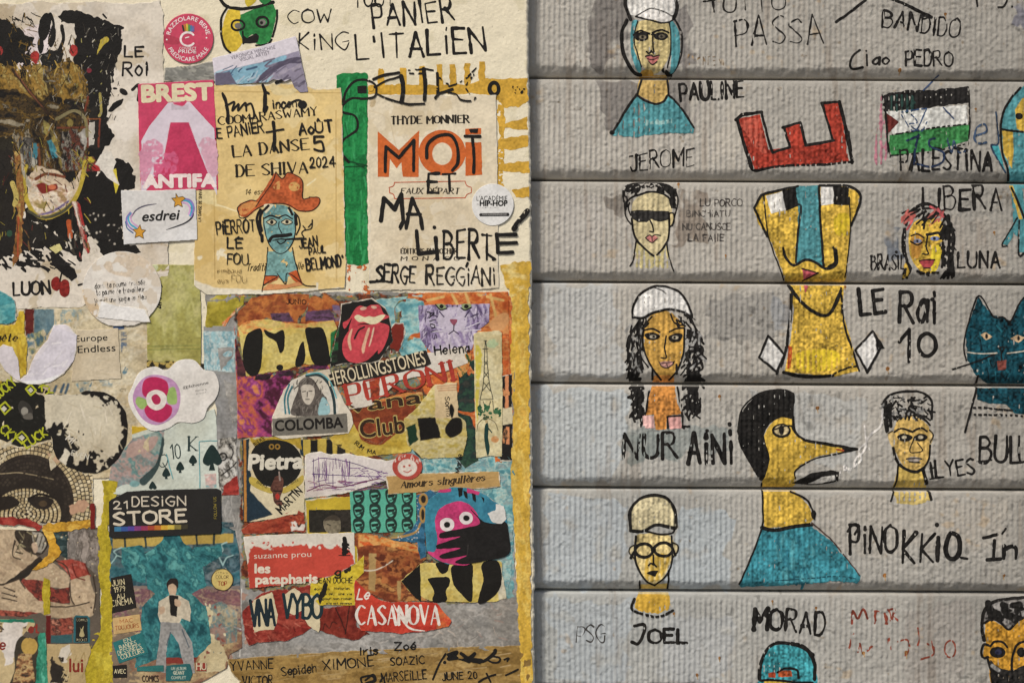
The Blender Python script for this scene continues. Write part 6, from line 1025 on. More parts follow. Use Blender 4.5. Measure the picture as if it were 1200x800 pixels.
paper('teal_scrap', 'turquoise scuffed paper round the lower end of the tower bookmark', 'scrap', '495,530 600,520 604,560 600,660 594,700 580,640 560,580 500,560', '#5f9096', [RM(490, 515, 606, 702, ['#4f848c', '#7aa8a8', '#a8bab0', '#5f9096', '#8a9a98'], sc=6, clip=True)], Lr=.7, r=.8, ro=1.4)
paper('dark_scrap', 'dark blue-black scraps with orange stripe beside the tower bookmark', 'scrap', '530,430 558,420 560,540 545,548 500,500 528,470', '#232c2e', [RM(495, 420, 562, 550, ['#1f2a2c', '#2f4a38', '#23302f', '#3a3a34'], sc=7, clip=True)], Lr=.9, r=.8, ro=1)
paper('dark_scrap', 'black scraps with an orange stripe between tower bookmark and ochre strip', 'scrap', '588,440 600,438 601,540 586,540', '#211f1d', [R(592, 440, 596, 480, '#c9855a', clip=True), R(593, 500, 597, 520, '#c9855a', clip=True), F('588,478 601,476 601,496 588,498', '#cbbf9c', clip=True, ro=1)], Lr=1.3, r=.6, ro=.6)
tr(265, 340, 4.444)
paper('orange_mask_print', 'rust brown and violet printed face band above the black CA letters', 'print', '60,160 40,130 110,70 130,40 260,20 520,20 590,70 605,150 580,190 60,190', '#94502c', [RM(40, 10, 610, 200, ['#7d3c24', '#a0582f', '#b5703a', '#8a4a2c', '#94502c'], sc=12, ang=10, clip=True), MT('230,120 330,118 352,165 240,165', ['#3a2a30', '#5d4258', '#2f2628'], 6, clip=True), MT('410,110 560,100 570,165 415,160', ['#3a2a30', '#6a4a68', '#4a3644'], 6, clip=True), MT('550,80 605,80 605,160 570,160', ['#6a5a78', '#8a6a60'], 6, clip=True), F('345,110 410,100 415,165 355,165', '#a86434', clip=True, ro=1)], [('writing', [W('JUNIO', 315, 72, 100, 24, 1.4, '#3a1f18', jit=.5)])], Lr=1.1, r=.7, seed=32)
paper('yellow_scrap', 'olive yellow corner paper with orange stroke left of the rust face print', 'scrap', '-100,60 -40,20 100,30 90,80 20,150 -10,200 -110,190', '#a39434', [RM(-110, 20, 100, 200, ['#8f842c', '#a89a3a', '#b5a850'], sc=9, clip=True), MT('-20,170 60,90 110,70 60,160 -10,210', ['#b55a30', '#c97a48', '#cfc2a8'], 6, 130, clip=True)], Lr=1.0, r=.8, ro=1)
CAY = ['#b8a24e', '#c4b062', '#c9b870', '#bfa85a']
paper('yellow_letter_poster', 'torn yellow poster piece with huge black letters C and A', 'poster', '60,195 110,160 220,150 300,170 420,175 560,155 578,200 560,260 540,390 400,385 330,410 150,440 105,450 80,300', '#bfa956', [RM(60, 150, 580, 450, CAY, sc=14, clip=True), MT('60,190 110,155 220,150 300,172 578,158 570,190 300,200 90,230', ['#c47a40', '#cf9a5a', '#c4b062', '#c9b070'], 8, 5, clip=True, dry=.3), MT('545,220 585,200 570,390 540,390', ['#1f5a34', '#2d7a44'], 6, clip=True)], [('black_letter', [FS('185,205 190,300 175,420 130,445 95,400 88,320 105,240 140,210', '#1d1b18', ro=.4), FS('200,205 250,225 300,210 302,300 280,325 262,270 215,240', '#1d1b18', ro=.4), E(280, 402, 18, 16, '#1d1b18')]), ('black_letter', [FS('412,205 450,195 508,205 540,340 545,382 460,385 430,300', '#1d1b18', ro=.4), FS('400,265 412,330 400,385 360,392 375,320', '#1d1b18', ro=.4)])], Lr=1.8, r=.7, torn=2, tcol='#cdbb90', ro=.8, seed=33, pr=.6)
paper('purple_scrap', 'torn paper smeared in magenta, orange and plum under the black CA letters', 'scrap', '40,160 62,300 110,450 150,440 330,412 540,375 540,410 440,410 340,460 250,640 240,760 60,770 55,500', '#7d3558', [RM(40, 150, 545, 775, ['#4a2030', '#8a3a6a', '#a84a5a', '#b5623a', '#7a2f62', '#9a4a7a', '#c27a4a'], sc=13, ang=40, clip=True), MT('150,440 330,415 540,378 520,410 300,450 150,470', ['#211d1e', '#3a2430', '#6d3058'], 6, clip=True), MT('40,160 70,300 110,450 60,450', ['#2f2026', '#6a3a3a'], 6, clip=True)], Lr=1.4, r=.8, seed=34, torn=1)
paper('lips_print', 'black print of big red lips with a tongue stuck out', 'print', '600,70 680,55 760,40 830,90 850,130 870,260 800,370 760,380 610,385 540,400 550,330 590,170', '#211f1d', [MT('545,200 590,190 580,370 545,385', ['#1f5a34', '#2c3c2c', '#211f1d'], 6, clip=True)], [
 ('lips', [FS('655,145 620,200 608,170 640,150 670,100 700,80 730,88 760,75 800,80 820,120 850,140 800,165 850,190 830,280 790,330 800,230 760,180 700,175 640,210', '#b8434a', gr=.2, ro=.2), E(715, 95, 18, 9, '#d0a892', rot=-10), E(770, 88, 16, 8, '#d0a892', rot=10)]), ('lips/teeth', [FS('668,140 690,128 720,140 745,135 770,140 800,130 830,130 800,165 760,178 720,165 690,165', '#d3c8a4', ro=.2)]),
 ('lips/tongue', [FS('640,210 690,182 760,180 810,200 815,280 780,320 740,360 690,378 640,370 610,330 608,270', '#b8434a', gr=.2, ro=.2), L('720,190 690,210 670,250', 2.4, '#26201e'), L('655,205 640,260 650,310', 3.4, '#cfa488', taper=.5), L('745,200 720,280 715,325', 4, '#cfa488', taper=.5), L('770,195 760,240 745,290', 2, '#d3b49a', taper=.5)])], Lr=1.9, r=.7, ro=.6, seed=35, pr=.5)
paper('white_label', 'white label strip with red serif capitals, tilted under the black strip', 'label', '610,500 640,490 1020,330 1250,290 1260,380 1150,420 900,470 760,600 700,610 640,620', '#d2cabd', [MT('745,470 800,460 800,580 760,580', ['#7d3024', '#a8482c', '#5d2a20'], 6, clip=True)], [('words', [W('PERONI', 640, 590, 570, 96, 4.2, '#a23a2e', serif=1, jit=0, rot=-13)])], Lr=2.1, r=.7, ro=.4, seed=36, pr=.5)
paper('black_strip', 'black strip with pale condensed capitals tilted under the red lips', 'label', '525,445 610,405 760,378 830,365 1040,310 1068,380 1040,395 800,450 640,480 536,505', '#2a2724', [], [('words', [B('HEROLLINGSTONES', 540, 500, 516, 76, '#cfc0a0', rot=-13, off=.005)])], Lr=2.5, r=.7, ro=.4, seed=37, pr=.4, z=.3)
paper('brown_label', 'rust brown round label with dark lettering outlined in cream under a white label', 'label', '620,630 700,600 900,540 1020,530 1040,590 1010,640 960,690 860,740 800,800 700,770 640,690', '#7d3a24', [RM(620, 530, 1050, 810, ['#7d3a24', '#6d3220', '#8a4428', '#743622'], sc=12, clip=True), MT('820,520 1050,470 1060,540 900,560 700,610 640,640', ['#c0703c', '#c98a4a', '#a85a30', '#d0a468'], 7, -10, clip=True), MT('980,560 1060,540 1060,640 990,640', ['#8f9a3a', '#5a4a24', '#b59a3c', '#7d3a24'], 5, clip=True)], [('words', [B('vana', 640, 640, 390, 76, '#b09a5c', rot=-8, off=.05), B('vana', 644, 638, 382, 72, '#33241a', rot=-8, off=.02), B('Club', 700, 770, 240, 100, '#b09a5c', rot=-7, off=.05), B('Club', 704, 768, 232, 95, '#33241a', rot=-7, off=.018)])], Lr=1.7, r=.7, ro=.8, seed=38, pr=.45)
paper('yellow_scrap', 'yellow label fragment with dark round edge and a few small capitals below the brown label', 'scrap', '540,770 640,700 660,690 720,780 800,800 860,745 960,690 1000,760 960,840 700,870 560,800', '#b59a40', [RM(540, 680, 1010, 880, ['#a88c34', '#b8a048', '#c2ac58'], sc=10, clip=True), FS('700,770 800,805 890,740 940,690 900,660 720,680', '#7d3a24', clip=True), MT('420,800 600,800 600,900 420,900', ['#2a2620', '#b59a40'], 8, clip=True)], [('words', [W('RUM', 668, 800, 50, 22, 1.1, rot=38, jit=.1), W('MA', 735, 845, 44, 20, 1.2, rot=12, jit=.1)])], Lr=1.6, r=.7, ro=.8)
paper('pillow_sticker', 'arched sticker of a veiled woman in grey above a grey nameplate', 'sticker', '240,660 250,640 300,520 340,470 430,430 540,410 560,470 620,590 655,640 662,690 640,745 440,760 300,775 240,755', '#cfc5b2', [FS('300,640 305,540 340,470 430,430 500,440 560,530 565,650', '#cbc5b8', clip=True)], [
 ('arch', [L('330,640 322,560 345,500|310,640 306,560 330,490', 2, '#3f6f76', ro=.1), L('420,445 480,440 530,480 560,560 568,650', 3.2, '#2a3a3c', ro=.1), L('420,438 490,432 545,480 575,560', 1.6, '#5f9ca0', ro=.1)]),
 ('woman', [FS('350,650 345,600 375,520 380,480 420,450 460,470 490,520 520,560 520,620 500,650', '#57504a', gr=.4, ro=.2), FS('395,500 420,490 455,500 460,545 440,590 415,590 395,550', '#b5ab9c', ro=.1), hatch((350, 450, 520, 650), 60, 30, .8, ['#3a342f', '#7d766c', '#8d867c'], 110, 40, 4), FS('395,500 420,490 455,500 462,545 440,588 415,588 395,550', '#b9afa0', ro=.1), L('398,528 415,526|432,526 450,524|424,530 422,555|414,568 434,568', 1.0), FS('500,560 530,580 540,640 480,645', '#8fb0b2', dry=.2)]),
 ('nameplate', [F('240,668 630,640 634,738 242,758', '#6f6a60', ro=.3, gr=.15)]), ('nameplate/nameplate_words', [B('COLOMBA', 258, 732, 352, 58, '#1f1d1a', rot=-3, off=.035)])], Lr=3.0, r=.6, ro=.4, seed=39, pr=.4)
# cat, bookmark and their neighbours
tr(430, 340, 4)
CATC = ['#5f5070', '#8a7a9a', '#a598b0', '#b9aec0', '#76688a']
paper('cat_photo', 'violet tinted photograph of a cat face cut off at the eyes', 'photograph', '240,70 575,64 572,150 520,190 490,280 300,290 250,230', '#93859e', [RM(240, 60, 580, 295, CATC, sc=7, ang=80, st=2.5, clip=True), hatch((245, 70, 340, 280), 40, 40, 1.2, ['#4a3f58', '#c6bccb', '#5a4d68'], 100, 30, 3, clip=True, dry=.3), hatch((470, 70, 570, 280), 40, 40, 1.2, ['#4a3f58', '#c6bccb', '#5a4d68'], 80, 30, 4, clip=True, dry=.3), L('375,70 385,100|400,68 402,95|425,70 420,100', 2, '#4a3f58', clip=True, dry=.3), FS('345,100 400,80 450,90 470,150 440,200 400,215 360,195 330,150', '#bcb2c0', clip=True, dry=.3), MT('300,200 480,190 470,285 310,290', ['#a598b0', '#c6bcc6', '#8a7a9a'], 7, 80, clip=True)], [
 ('eyes', [FS('325,66 360,66 372,84 350,92 330,80', '#8d9a70', ro=.1), E(350, 76, 10, 10, 'K'), L('322,68 345,92 374,86', 1.6), FS('445,66 488,66 480,86 455,92', '#8d9a70', ro=.1), E(466, 76, 11, 10, 'K'), L('440,84 460,94 488,82', 1.6)]), ('nose', [FS('388,140 405,135 424,140 408,165', '#8a4a5a', ro=.1), L('408,165 407,190|407,190 385,205|407,190 430,205', 1.2, '#3a3040')]),
 ('whiskers', [L('360,180 300,165|360,190 300,195|455,180 530,150|455,190 535,185', .8, '#d8d0da', ro=.1), L('300,110 330,125|520,110 490,125|340,100 360,125|480,95 460,125', 1.4, '#4a3f58', dry=.2)]), ('marker_name', [W('Alais', 282, 100, 132, 32, 1.6, rot=78, jit=.5)])], Lr=1.9, r=.6, ro=.5, seed=40, pr=.45)
build('pen_name', 'pen name written across the lower edge of the cat picture', 'lettering', Paper(2.7, .3, 40), [('pen_name', [W('Helena', 320, 302, 160, 40, 2.2, jit=.4, rot=-5)])], m='ink', r=.4)
paper('red_scrap', 'dark red round scrap beside the red lips', 'scrap', '100,190 130,155 170,150 182,200 150,290 110,300', '#742a20', [], Lr=1.5, r=.8, ro=.8)
paper('bookmark', 'tall cream bookmark with a thin drawn iron tower and a dark standing figure', 'bookmark', '500,204 520,195 620,190 632,200 636,480 634,780 580,775 512,786 506,500', '#c6b98f', [RM(500, 190, 640, 790, ['#c9bd94', '#bfb186', '#cfc49e', '#c4b88e'], sc=14, clip=True), F('508,206 540,300 516,640 510,500', '#c2b34e', clip=True, dry=.4, ro=1), E(600, 698, 18, 16, '#c08a58', dry=.2, clip=True), FS('580,230 620,240 600,270 560,260', '#a9b890', clip=True, dry=.6)], [
 ('tower', [L('555,235 552,290 550,360 545,440 530,510|557,235 562,290 566,360 575,440 592,510|530,512 592,510|548,236 562,236|543,275 568,275|550,330 566,350|566,330 550,352|548,380 570,410|569,380 546,412|545,430 578,470|574,430 538,475|530,516 528,560|590,516 592,560|545,520 560,560 580,520', .9, '#4a4a3c', ro=.2)]), ('trees', [spots((518, 545, 625, 600), 26, 6, 12, ['#2f5a3c', '#3f6a48', '#23452f'], 4, dry=.3)]), ('figure', [FS('552,640 562,615 570,640 568,690 575,740 566,775 556,740 550,690', '#1f3a36', ro=.2), E(560, 614, 6, 9, '#b09a72'), L('565,640 585,665', 1.4, '#1f3a36'), L('515,660 525,620 560,598 600,620 615,655', .8, '#6a6248')])], Lr=2.8, r=.7, ro=.5, seed=41, pr=.4, stain=.2)
paper('orange_scrap', 'orange leaf-patterned scrap with white edge to the end of the red lettered label', 'scrap', '390,310 490,290 480,370 440,410 400,330', '#b5662f', [RM(380, 280, 495, 420, ['#a8582a', '#c47a3c', '#d09a5a', '#2f4a2c'], sc=5, ang=60, clip=True)], Lr=1.6, r=.7, ro=1)
paper('yellow_letter_piece', 'yellow torn piece with black letter fragments and a name in pen', 'scrap', '170,600 220,570 320,440 420,430 430,590 460,610 470,690 450,780 250,790 190,720', '#c2b272', [RM(165, 430, 475, 795, ['#c6b87c', '#bba85e', '#cbbf90', '#b9a758'], sc=11, clip=True), F('318,440 425,432 430,600 320,600', '#cdb892', clip=True, ro=.6), L('330,450 420,444|330,460 420,455|335,470 420,466', .8, '#a86a48', clip=True), F('240,600 320,595 350,690 250,705', 'K', clip=True, ro=1), FS('370,640 400,600 440,600 445,660 400,690 370,670', 'K', clip=True), FS('385,560 395,530 410,560 400,600', 'K', clip=True), F('185,640 230,625 240,700 200,730', '#1f3a2a', clip=True, ro=1), FS('150,740 220,750 260,800 200,800', '#1d1b18')], [('pen_names', [W('Sonia', 365, 500, 90, 22, 1.2, rot=85, jit=.4), W('Marie', 440, 855, 85, 26, 1.4, rot=-86, jit=.4)])], Lr=2.3, r=.7, ro=1, seed=42, torn=1)
# beer label, sketch, small pictures
tr(270, 500, 4)
paper('beer_label', 'dark navy and cream beer label with white slanted lettering in a black oval', 'label', '55,60 90,50 340,40 345,220 350,400 290,410 200,430 80,445 60,440', '#ccbf9e', [F('55,60 90,55 85,150 100,240 95,300 140,350 200,410 80,445 60,440', '#23323c', clip=True, ro=.6), F('62,60 74,60 78,444 66,444', '#b07a3a', clip=True, ro=.2), F('320,60 345,60 345,140 330,130', '#23323c', clip=True), L('90,40 120,70 160,40', 3, '#b59a3a', clip=True), MT('90,60 200,46 330,50 335,110 300,85 200,70 120,90', ['#b59a3c', '#a88a30', '#c0a850'], 8, clip=True)], [
 ('oval', [FS('95,160 110,100 160,65 220,60 280,75 325,120 335,180 310,240 250,280 190,280 130,250', '#1f1e1b', ro=.2)]), ('words', [B('Pietra', 86, 200, 252, 74, '#cdc6b4', rot=-2, off=.05, sl=6), B('BIÈRE', 116, 92, 60, 20, 'K', rot=-36)]), ('ribbon', [FS('92,235 120,240 160,275 200,290 190,310 130,290 92,262', '#b09a48', ro=.2), FS('340,225 310,245 270,275 240,290 250,310 310,285 342,252', '#b09a48', ro=.2), B('BIÈRE', 122, 262, 56, 15, 'K', rot=28), B('AMBRÉE', 264, 282, 66, 15, 'K', rot=-28)]), ('medallion', [E(194, 92, 13, 14, '#8a6a30'), E(194, 92, 6, 7, '#1f1e1b')]), ('medallion', [E(222, 92, 13, 14, '#8a6a30'), E(222, 92, 6, 7, '#1f1e1b')]), ('emblem', [FS('200,255 215,230 245,240 248,290 235,330 245,360 225,368 205,350 200,310 188,290', '#5a3a30', gr=.4), E(222, 325, 10, 14, '#a8342c'), L('228,210 234,250', 2, '#8a7a70'), L('205,300 240,300|210,350 240,345', 1.4)]), ('marker_name', [W('MARTIN', 240, 405, 140, 38, 2.2, rot=-45, jit=.4)])], Lr=1.6, r=.6, ro=.5, seed=43, pr=.4)
paper('yellow_black_scrap', 'yellow and black barred scrap above the violet pen sketch', 'scrap', '340,60 440,55 560,70 560,130 340,135', '#b8a04a', [R(375, 60, 410, 130, '#211f1c', clip=True), R(450, 60, 480, 130, '#211f1c', clip=True), R(500, 70, 540, 130, '#2a2620', clip=True)], Lr=1.5, r=.8)
paper('pen_sketch', 'torn white paper with a violet pen sketch of a row of tall houses', 'drawing', '350,130 420,115 470,130 560,125 640,140 730,160 780,150 790,230 640,280 540,310 440,325 350,335', '#cfc6c0', [], [('sketch', [hatch((385, 140, 560, 230), 46, 70, .7, ['#6a4a74', '#57406a', '#8a6a8c'], 88, 6, 3), L('385,160 440,145 560,165 640,190 720,215|385,220 560,228 700,232|390,150 390,230|560,160 560,225', .8, '#57406a'), hatch((360, 250, 720, 300), 40, 70, .7, ['#7a5a84', '#8a5a6a', '#6a4a74'], 0, 14, 4), hatch((560, 190, 720, 240), 26, 40, .7, ['#7a5a84'], 10, 40, 5), L('360,300 440,270 520,280 700,240', 1.2, '#6a3a54', dry=.2)])], Lr=2.0, r=.7, ro=.9, torn=1.5, seed=44, pr=.4)
paper('book_piece', 'yellow book cover piece with a dark photograph of a bent head', 'book cover', '350,345 440,330 565,325 570,490 590,500 600,640 560,640 360,500', '#bfa636', [], [('dark_photo', [F('368,388 566,386 566,492 370,494', '#2b2822', ro=.3, gr=.3), R(490, 390, 566, 470, '#35302a', gr=.3)]), ('head', [FS('435,450 450,425 480,415 510,425 518,460 510,494 455,494', '#7d735f', gr=.3, ro=.2), FS('440,440 455,420 490,412 515,430 500,440 470,436', '#443c32', ro=.2), L('455,455 470,460', 1)])], Lr=1.7, r=.7, ro=.6, seed=45, pr=.5)
paper('teal_face_print', 'mint green sheet printed with rows of small black faces in sunglasses', 'print', '560,305 600,295 740,290 870,284 872,380 870,490 700,494 568,496', '#57a58c', [many([o for r_ in range(3) for c_ in range(4) for o in (
   lambda x, y, k: [FS([(x - 22, y - 34), (x + 10, y - 40), (x + 28, y - 20), (x + 26, y + 14), (x + 8, y + 34), (x - 14, y + 26), (x - 24, y)], '#24352f', clip=True, gr=.3, ro=.3), FS([(x - 16, y - 18), (x + 10, y - 22), (x + 20, y - 4), (x + 4, y + 2), (x + 12, y + 14), (x - 2, y + 22), (x - 14, y + 8)], '#62ae96', clip=True, ro=.3), F([(x - 18, y - 12), (x + 20, y - 16), (x + 16, y - 2), (x - 12, y + 2)], '#1c2823', clip=True, ro=.2), L([0] and P([(x - 6, y + 14), (x + 8, y + 10)]), 1.0, '#1c2823', clip=True)])(600 + c_ * 76, 330 + r_ * 68, 0)])], Lr=2.0, r=.5, ro=.3, seed=46, stain=.1)
paper('rust_scrap', 'dark rust red layered scraps with two white petals below the beer label', 'scrap', '50,480 90,450 210,430 300,385 345,400 352,490 60,500', '#7d2f22', [RM(50, 380, 355, 502, ['#6d281e', '#8f3a28', '#a04a34', '#5a211a'], sc=7, ang=-10, st=3, clip=True), F('275,445 300,440 325,460 350,455 345,485 310,478 285,490', '#d3cac0', clip=True, ro=1), spots((280, 400, 330, 460), 10, 4, 12, ['#3a211c', '#a8583c'], 4, clip=True)], Lr=1.8, r=.7, ro=1)
RDC = '#b9483a'
paper('title_card', 'red and white torn card with white lowercase title and small black emblem', 'card', '62,515 130,508 300,500 480,498 582,492 585,640 500,690 400,720 250,740 90,755 80,640', '#d0c8ba', [F('90,570 120,555 180,570 240,555 300,560 330,545 380,565 420,550 470,565 520,560 560,580 580,640 500,690 420,720 330,745 90,758 80,660', RDC, clip=True, ro=2.2, rs=4, gr=.08), spots((100, 540, 560, 575), 30, 3, 9, [RDC, '#d0c8ba'], 5, clip=True)], [
 ('author_words', [B('suzanne prou', 112, 616, 268, 28, '#d3bfae', rot=-2)]), ('title_words', [B('les', 116, 682, 70, 44, '#d3c6b2', off=.05), B('patapharis', 120, 734, 288, 44, '#d3c6b2', off=.05, rot=-1)]), ('emblem', [L('536,522 538,560 534,590', 5), hatch((526, 530, 548, 580), 22, 16, 1.8, ['K'], 60, 60, 4), L('535,520 540,545 530,570 545,585', 3)]), ('rule', [L('510,600 560,600', .9)])], Lr=2.6, r=.7, ro=.5, seed=47, pr=.4, torn=0)
# lower right of the block
tr(430, 520, 4)
paper('kraft_strip', 'tan paper strip with an italic two-word title across the collage', 'strip', '88,150 180,142 400,132 620,128 628,200 560,206 330,220 100,235', '#b08f5a', [hatch((90, 130, 625, 230), 24, 120, .8, ['#bd9f6c', '#9a7a48'], -3, 6, 3, clip=True)], [('words', [W('Amours singulières', 160, 205, 392, 30, 1.7, '#3a2e20', serif=1, sl=14, rot=-5, jit=.05)])], Lr=2.6, r=.7, ro=.6, seed=48, pr=.4)
paper('round_sticker', 'tiny red and white round sticker with a face at the end of the violet sketch', 'sticker', circ(190, 105, 70, 62), '#a8473c', [E(190, 110, 45, 40, '#cfc3b6', clip=True), E(175, 105, 6, 5, '#a8473c'), E(200, 100, 6, 5, '#a8473c'), L('172,125 190,132 208,122', 1.2, '#a8473c'), hatch((130, 50, 250, 80), 26, 12, 1, ['#d6c9ba'], 90, 20, 4, clip=True)], Lr=3, r=.6, ro=.3)
paper('paisley_scrap', 'blue paisley scrap with gold beads beside the mint face print', 'scrap', '90,440 150,430 215,400 235,350 230,240 300,215 330,230 290,300 270,420 280,520 250,540 235,460 160,455', '#2f5f7c', [RM(85, 210, 335, 545, ['#2a5570', '#386a88', '#23485f'], sc=8, clip=True), E(265, 260, 22, 30, '#a5824a', clip=True), E(265, 258, 12, 18, '#2a2420', clip=True), E(262, 330, 16, 40, '#a5824a', clip=True), E(262, 330, 8, 26, '#2a2420', clip=True), L('250,370 230,410 170,432 100,438', 2.6, '#a5824a', clip=True), spots((230, 250, 245, 420), 16, 2.4, 3, ['#d8d0c0'], 4), spots((130, 432, 240, 448), 14, 2.4, 3, ['#d8d0c0'], 5)], Lr=2.2, r=.6, ro=.8)
paper('rust_print', 'rust brown print with darker figures and a tan upright band', 'print', '-60,400 90,440 240,470 280,540 160,640 300,730 100,740 -60,660', '#8a4f30', [RM(-60, 400, 300, 745, ['#6d3622', '#8a4a2c', '#a8683c', '#5a2c1e', '#b5804a'], sc=10, clip=True), MT('-40,420 200,440 270,520 200,500 60,470 -40,480', ['#b55a2c', '#c97a3c', '#d0a060', '#c25a2c'], 7, 10, clip=True), F('10,510 45,512 40,690 8,680', '#a88a5a', clip=True, ro=.6), F('140,640 160,640 160,730 145,730', '#a88a5a', clip=True, ro=.5), L('-40,590 40,590 90,565 120,545', 1.4, '#cfc5b2', clip=True), spots((50, 530, 220, 640), 14, 10, 22, ['#5a2c1e', '#a8683c'], 5, clip=True)], Lr=1.4, r=.7, ro=.8, seed=49)
paper('black_letter_poster', 'yellow poster piece with huge black letters G and O under the round-eyed creature', 'poster', '160,640 250,560 400,555 560,540 630,550 636,620 655,720 600,738 500,742 300,735 200,690', '#c2b06a', [RM(155, 540, 660, 745, CAY, sc=14, clip=True), MT('600,560 665,600 660,735 620,735', ['#c9bfa0', '#d0c8b0', '#b8b09a'], 7, clip=True)], [('black_letter', [F('160,640 250,562 252,740 200,690', '#1d1b18', ro=.6), FS('325,555 380,555 380,590 355,606 335,590', '#1d1b18', ro=.4), FS('285,630 330,622 385,625 385,660 370,690 372,735 310,738 315,690 300,660', '#1d1b18', ro=.5)]), ('black_letter', [FS('400,570 490,560 495,640 490,738 440,700 405,650', '#1d1b18', ro=.4), FS('540,560 610,545 632,620 615,690 560,738 520,738 545,640', '#1d1b18', ro=.4)])], Lr=1.9, r=.7, ro=.8, seed=50, pr=.6)
paper('creature_sticker', 'blue and pink arched sticker of a round-eyed creature gripped by a black hand', 'sticker', '275,300 290,260 340,220 400,200 480,205 560,240 630,290 655,350 662,520 560,545 460,562 380,562 320,540 280,500 272,400', '#35758a', [FS('430,205 520,206 600,260 620,290 560,250 470,225', '#2c6478', clip=True), RM(270, 195, 665, 565, ['#2f6c82', '#3a7d92', '#347488'], sc=12, clip=True), F('520,206 620,200 622,285 560,240', '#b9b4a0', clip=True, ro=.6)], [
 ('face', [FS('320,370 335,310 380,280 440,268 500,300 530,370 530,480 480,560 400,562 330,540 285,505 320,500 330,440', '#b83a6a', gr=.2, ro=.4)]), ('lettering', [F('330,226 345,212 395,208 392,224', '#b83a6a'), F('470,205 530,225 525,238 470,228', '#b83a6a'), F('425,205 450,204 448,240 432,248', 'K'), F('452,215 470,222 474,258 460,250', 'K'), F('490,228 510,235 512,272 498,262', 'K'), F('535,245 550,255 548,276', 'K')]),
 ('face/eye', [E(376, 376, 34, 32, '#d3c9c6'), E(376, 377, 15, 14, 'K')]), ('face/eye', [E(465, 346, 32, 30, '#d3c9c6'), E(466, 346, 15, 14, 'K')]),
 ('hand', [FS('485,305 505,320 545,360 600,372 650,365 664,420 664,515 560,545 470,560 420,556 420,545 470,520 380,535 345,532 350,516 440,485 340,490 325,482 335,468 440,432 350,440 340,425 355,412 440,395 530,370', '#1f1d1c', ro=.3, gr=.2), L('470,520 475,470', .8, '#3a3634')]), ('torn_patch', [F('565,325 600,310 605,280 640,290 655,350 630,372 590,365', '#c9c6c0', ro=1)])], Lr=3.0, r=.6, ro=.3, seed=51, pr=.5, m='gloss', pm='print', stain=.1)
# bottom rows
tr(260, 660, 5.714)
paper('cream_letter_scrap', 'red torn layer with three cream scraps bearing dark letters VNA and VYBO', 'scrap', '140,320 210,250 260,200 360,170 450,180 590,140 660,230 660,300 660,440 610,420 540,470 420,520 300,520 180,545 150,480', '#7d2c24', [RM(130, 140, 665, 550, ['#6d231d', '#8a322a', '#7a2a22', '#a04a3c'], sc=9, clip=True), hatch((140, 150, 660, 545), 40, 50, 1, ['#b56a58', '#5a1d18'], 40, 50, 4, clip=True)], [
 ('cream_piece', [F('205,250 330,190 345,210 375,370 350,440 260,445 215,460 200,330', '#c6b896', ro=1.2)]), ('letters', [W('VNA', 196, 415, 160, 170, 5, '#1f2a30', jit=.1, rot=-2, gap=1), B('®', 325, 255, 20, 18, '#1f2a30')]), ('cream_piece', [F('410,205 490,165 540,200 540,310 480,345 445,320', '#cbbd9c', ro=1.2)]), ('cream_piece', [F('540,200 640,215 665,340 650,460 600,430 545,360', '#c9bb99', ro=1.2)]), ('letters', [W('VYBO', 410, 358, 255, 155, 5, '#1f2f34', jit=.1, rot=1, gap=1)])], Lr=1.6, r=.7, ro=1.2, seed=52, torn=2, tcol='#cfc4b0', pr=.6)
paper('red_strip_scrap', 'dark red brushed scrap with pen marks below the yellow text clipping', 'scrap', '655,300 900,270 905,420 990,470 880,510 780,490 690,465 645,440', '#742c22', [RM(640, 270, 995, 515, ['#6a241c', '#84362a', '#5c1f19'], sc=9, ang=90, clip=True), L('760,290 800,380 830,460|855,280 840,380 825,470', 1.2, '#2a1a16', clip=True), L('680,440 690,400 720,430 740,390 770,400', 1, '#3a1f1a', clip=True)], Lr=1.5, r=.7, ro=1.2)
paper('text_clipping', 'yellow book clipping with lines of small black print and a torn black spike', 'clipping', '590,130 640,110 760,60 900,0 950,-60 955,60 900,110 895,150 890,280 650,275 595,210', '#c4ad34', [RM(585, -60, 960, 280, ['#bda52e', '#c9b43c', '#b89e2a', '#cdb848'], sc=10, clip=True)], [
 ('words', [W('JEAN DUCHÉ', 632, 128, 242, 34, 1.3, '#2a261a', jit=.03), W('historien, à', 755, 172, 125, 15, .75, '#3a3420', jit=.1), W('écrivain', 620, 176, 100, 15, .75, '#3a3420', jit=.1), W('a déjà une vie', 690, 208, 180, 15, .75, '#3a3420', jit=.1), W('pour son roman', 680, 240, 190, 15, .75, '#3a3420', jit=.1), W('elle est devenue', 700, 270, 170, 13, .7, '#4a4226', jit=.1), W('g', 760, 78, 34, 46, 3, '#26221a', jit=.1), L('830,50 832,20|850,40 852,10', 4, '#26221a')]), ('black_spike', [F('690,120 712,140 690,210 655,272 645,240 665,180', '#211e1a', ro=1)])], Lr=2.2, r=.6, ro=.8, seed=53, pr=.35)
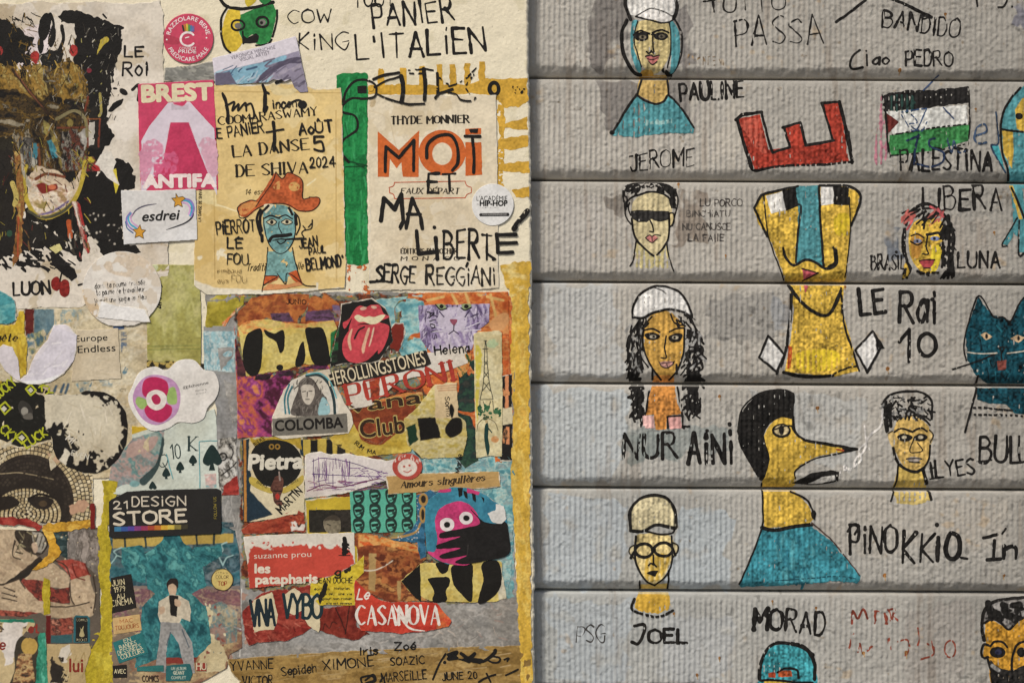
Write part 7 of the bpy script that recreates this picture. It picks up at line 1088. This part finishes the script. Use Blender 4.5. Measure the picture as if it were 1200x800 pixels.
paper('red_title_scrap', 'red torn cover piece with large white swash serif capitals', 'book cover', '890,105 960,170 1030,230 1090,250 1150,260 1320,255 1440,260 1500,340 1540,380 1520,420 1380,450 1200,470 1080,455 930,450 905,330 885,220', '#b43a2c', [RM(880, 100, 1545, 475, ['#ab3529', '#bb4232', '#b43a2c'], sc=16, clip=True), MT('1430,300 1540,330 1530,440 1440,440', ['#b43a2c', '#c9683a', '#8a5a44'], 7, clip=True)], [('title', [W('Le', 905, 235, 75, 66, 2.2, '#d6ccc0', sl=14, jit=.2), W('CASANOVA', 905, 405, 550, 125, 3.0, '#d8cfc4', serif=1, jit=0), L('1150,270 1200,360 1260,430 1360,450', 2.4, '#d8cfc4', taper=.6)])], Lr=2.3, r=.7, ro=.8, seed=54, pr=.45, torn=2, tcol='#d0b8a4')
OCH = ['#7d6234', '#8f7240', '#9a7d48', '#84683a', '#a58a58']
paper('ochre_paper', 'long ochre brown paper along the bottom covered with pen names', 'paper', '35,640 160,630 600,600 1000,575 1500,560 2060,545 2070,700 2080,900 2000,900 100,900 120,790 60,720', '#8a6e3c', [RM(30, 540, 2085, 905, OCH, sc=13, ang=0, st=3, clip=True), hatch((60, 560, 2050, 800), 60, 160, 1, ['#a58c5c', '#6f5529', '#b09870'], -3, 8, 4, clip=True), F('-10,640 40,640 60,720 130,790 40,830 0,760', '#c8bb98', ro=1.2)], [
 ('pen_names', [W('YVANNE', 60, 715, 285, 60, 2.0, jit=.4, rot=-3), W('Sepideh', 402, 750, 232, 60, 2.0, jit=.4, rot=-6), W('XIMONE', 680, 712, 340, 66, 2.2, jit=.4, rot=-5), W('Iris', 925, 610, 120, 48, 2.4, jit=.4, rot=-3), W('VICTOR', 140, 812, 200, 60, 2.0, jit=.4)]),
 ('pen_drawing', [L('940,800 935,760 1000,750 1020,780 960,800|1060,790 1080,760 1090,800', 2.2)])], Lr=1.2, r=.8, ro=.7, seed=55, pr=.5, torn=1.2, tcol='#cdc0a4')
tr(430, 660, 5.714)
sfO = Paper(1.2, .3, 55)
build('pen_writing', 'pen names and a dark scribbled fish on the ochre paper strip', 'lettering', sfO, [('name', [W('Zoé', 185, 578, 140, 52, 2.6, jit=.3, rot=-2)]), ('name', [W('SOAZiC', 160, 680, 225, 52, 2.0, jit=.4, rot=-3)]), ('name', [W('MARSEiLLE', 100, 790, 300, 60, 2.0, jit=.4, rot=-4), L('-10,780 40,740 60,780 20,800', 2)]), ('date', [W('JUNE 20', 505, 780, 232, 48, 2.0, jit=.4, rot=-4)]),
 ('slash', [L('440,775 480,680 525,605', 2.2), E(520, 660, 12, 11, 'K')]), ('scribble', [L('545,610 600,590 580,620 545,635 600,630', 4), L('630,600 680,630 720,600 700,640 780,650 850,600 860,580', 4, dry=.1), F('600,640 660,625 760,635 800,650 760,668 680,660', 'K', ro=1), L('800,640 840,660 880,655 890,630 850,620|920,640 950,630 940,650', 2), L('750,790 800,760 860,740|800,735 830,790|930,745 1010,705', 2.2)])], z=.2, m='ink', r=.5)
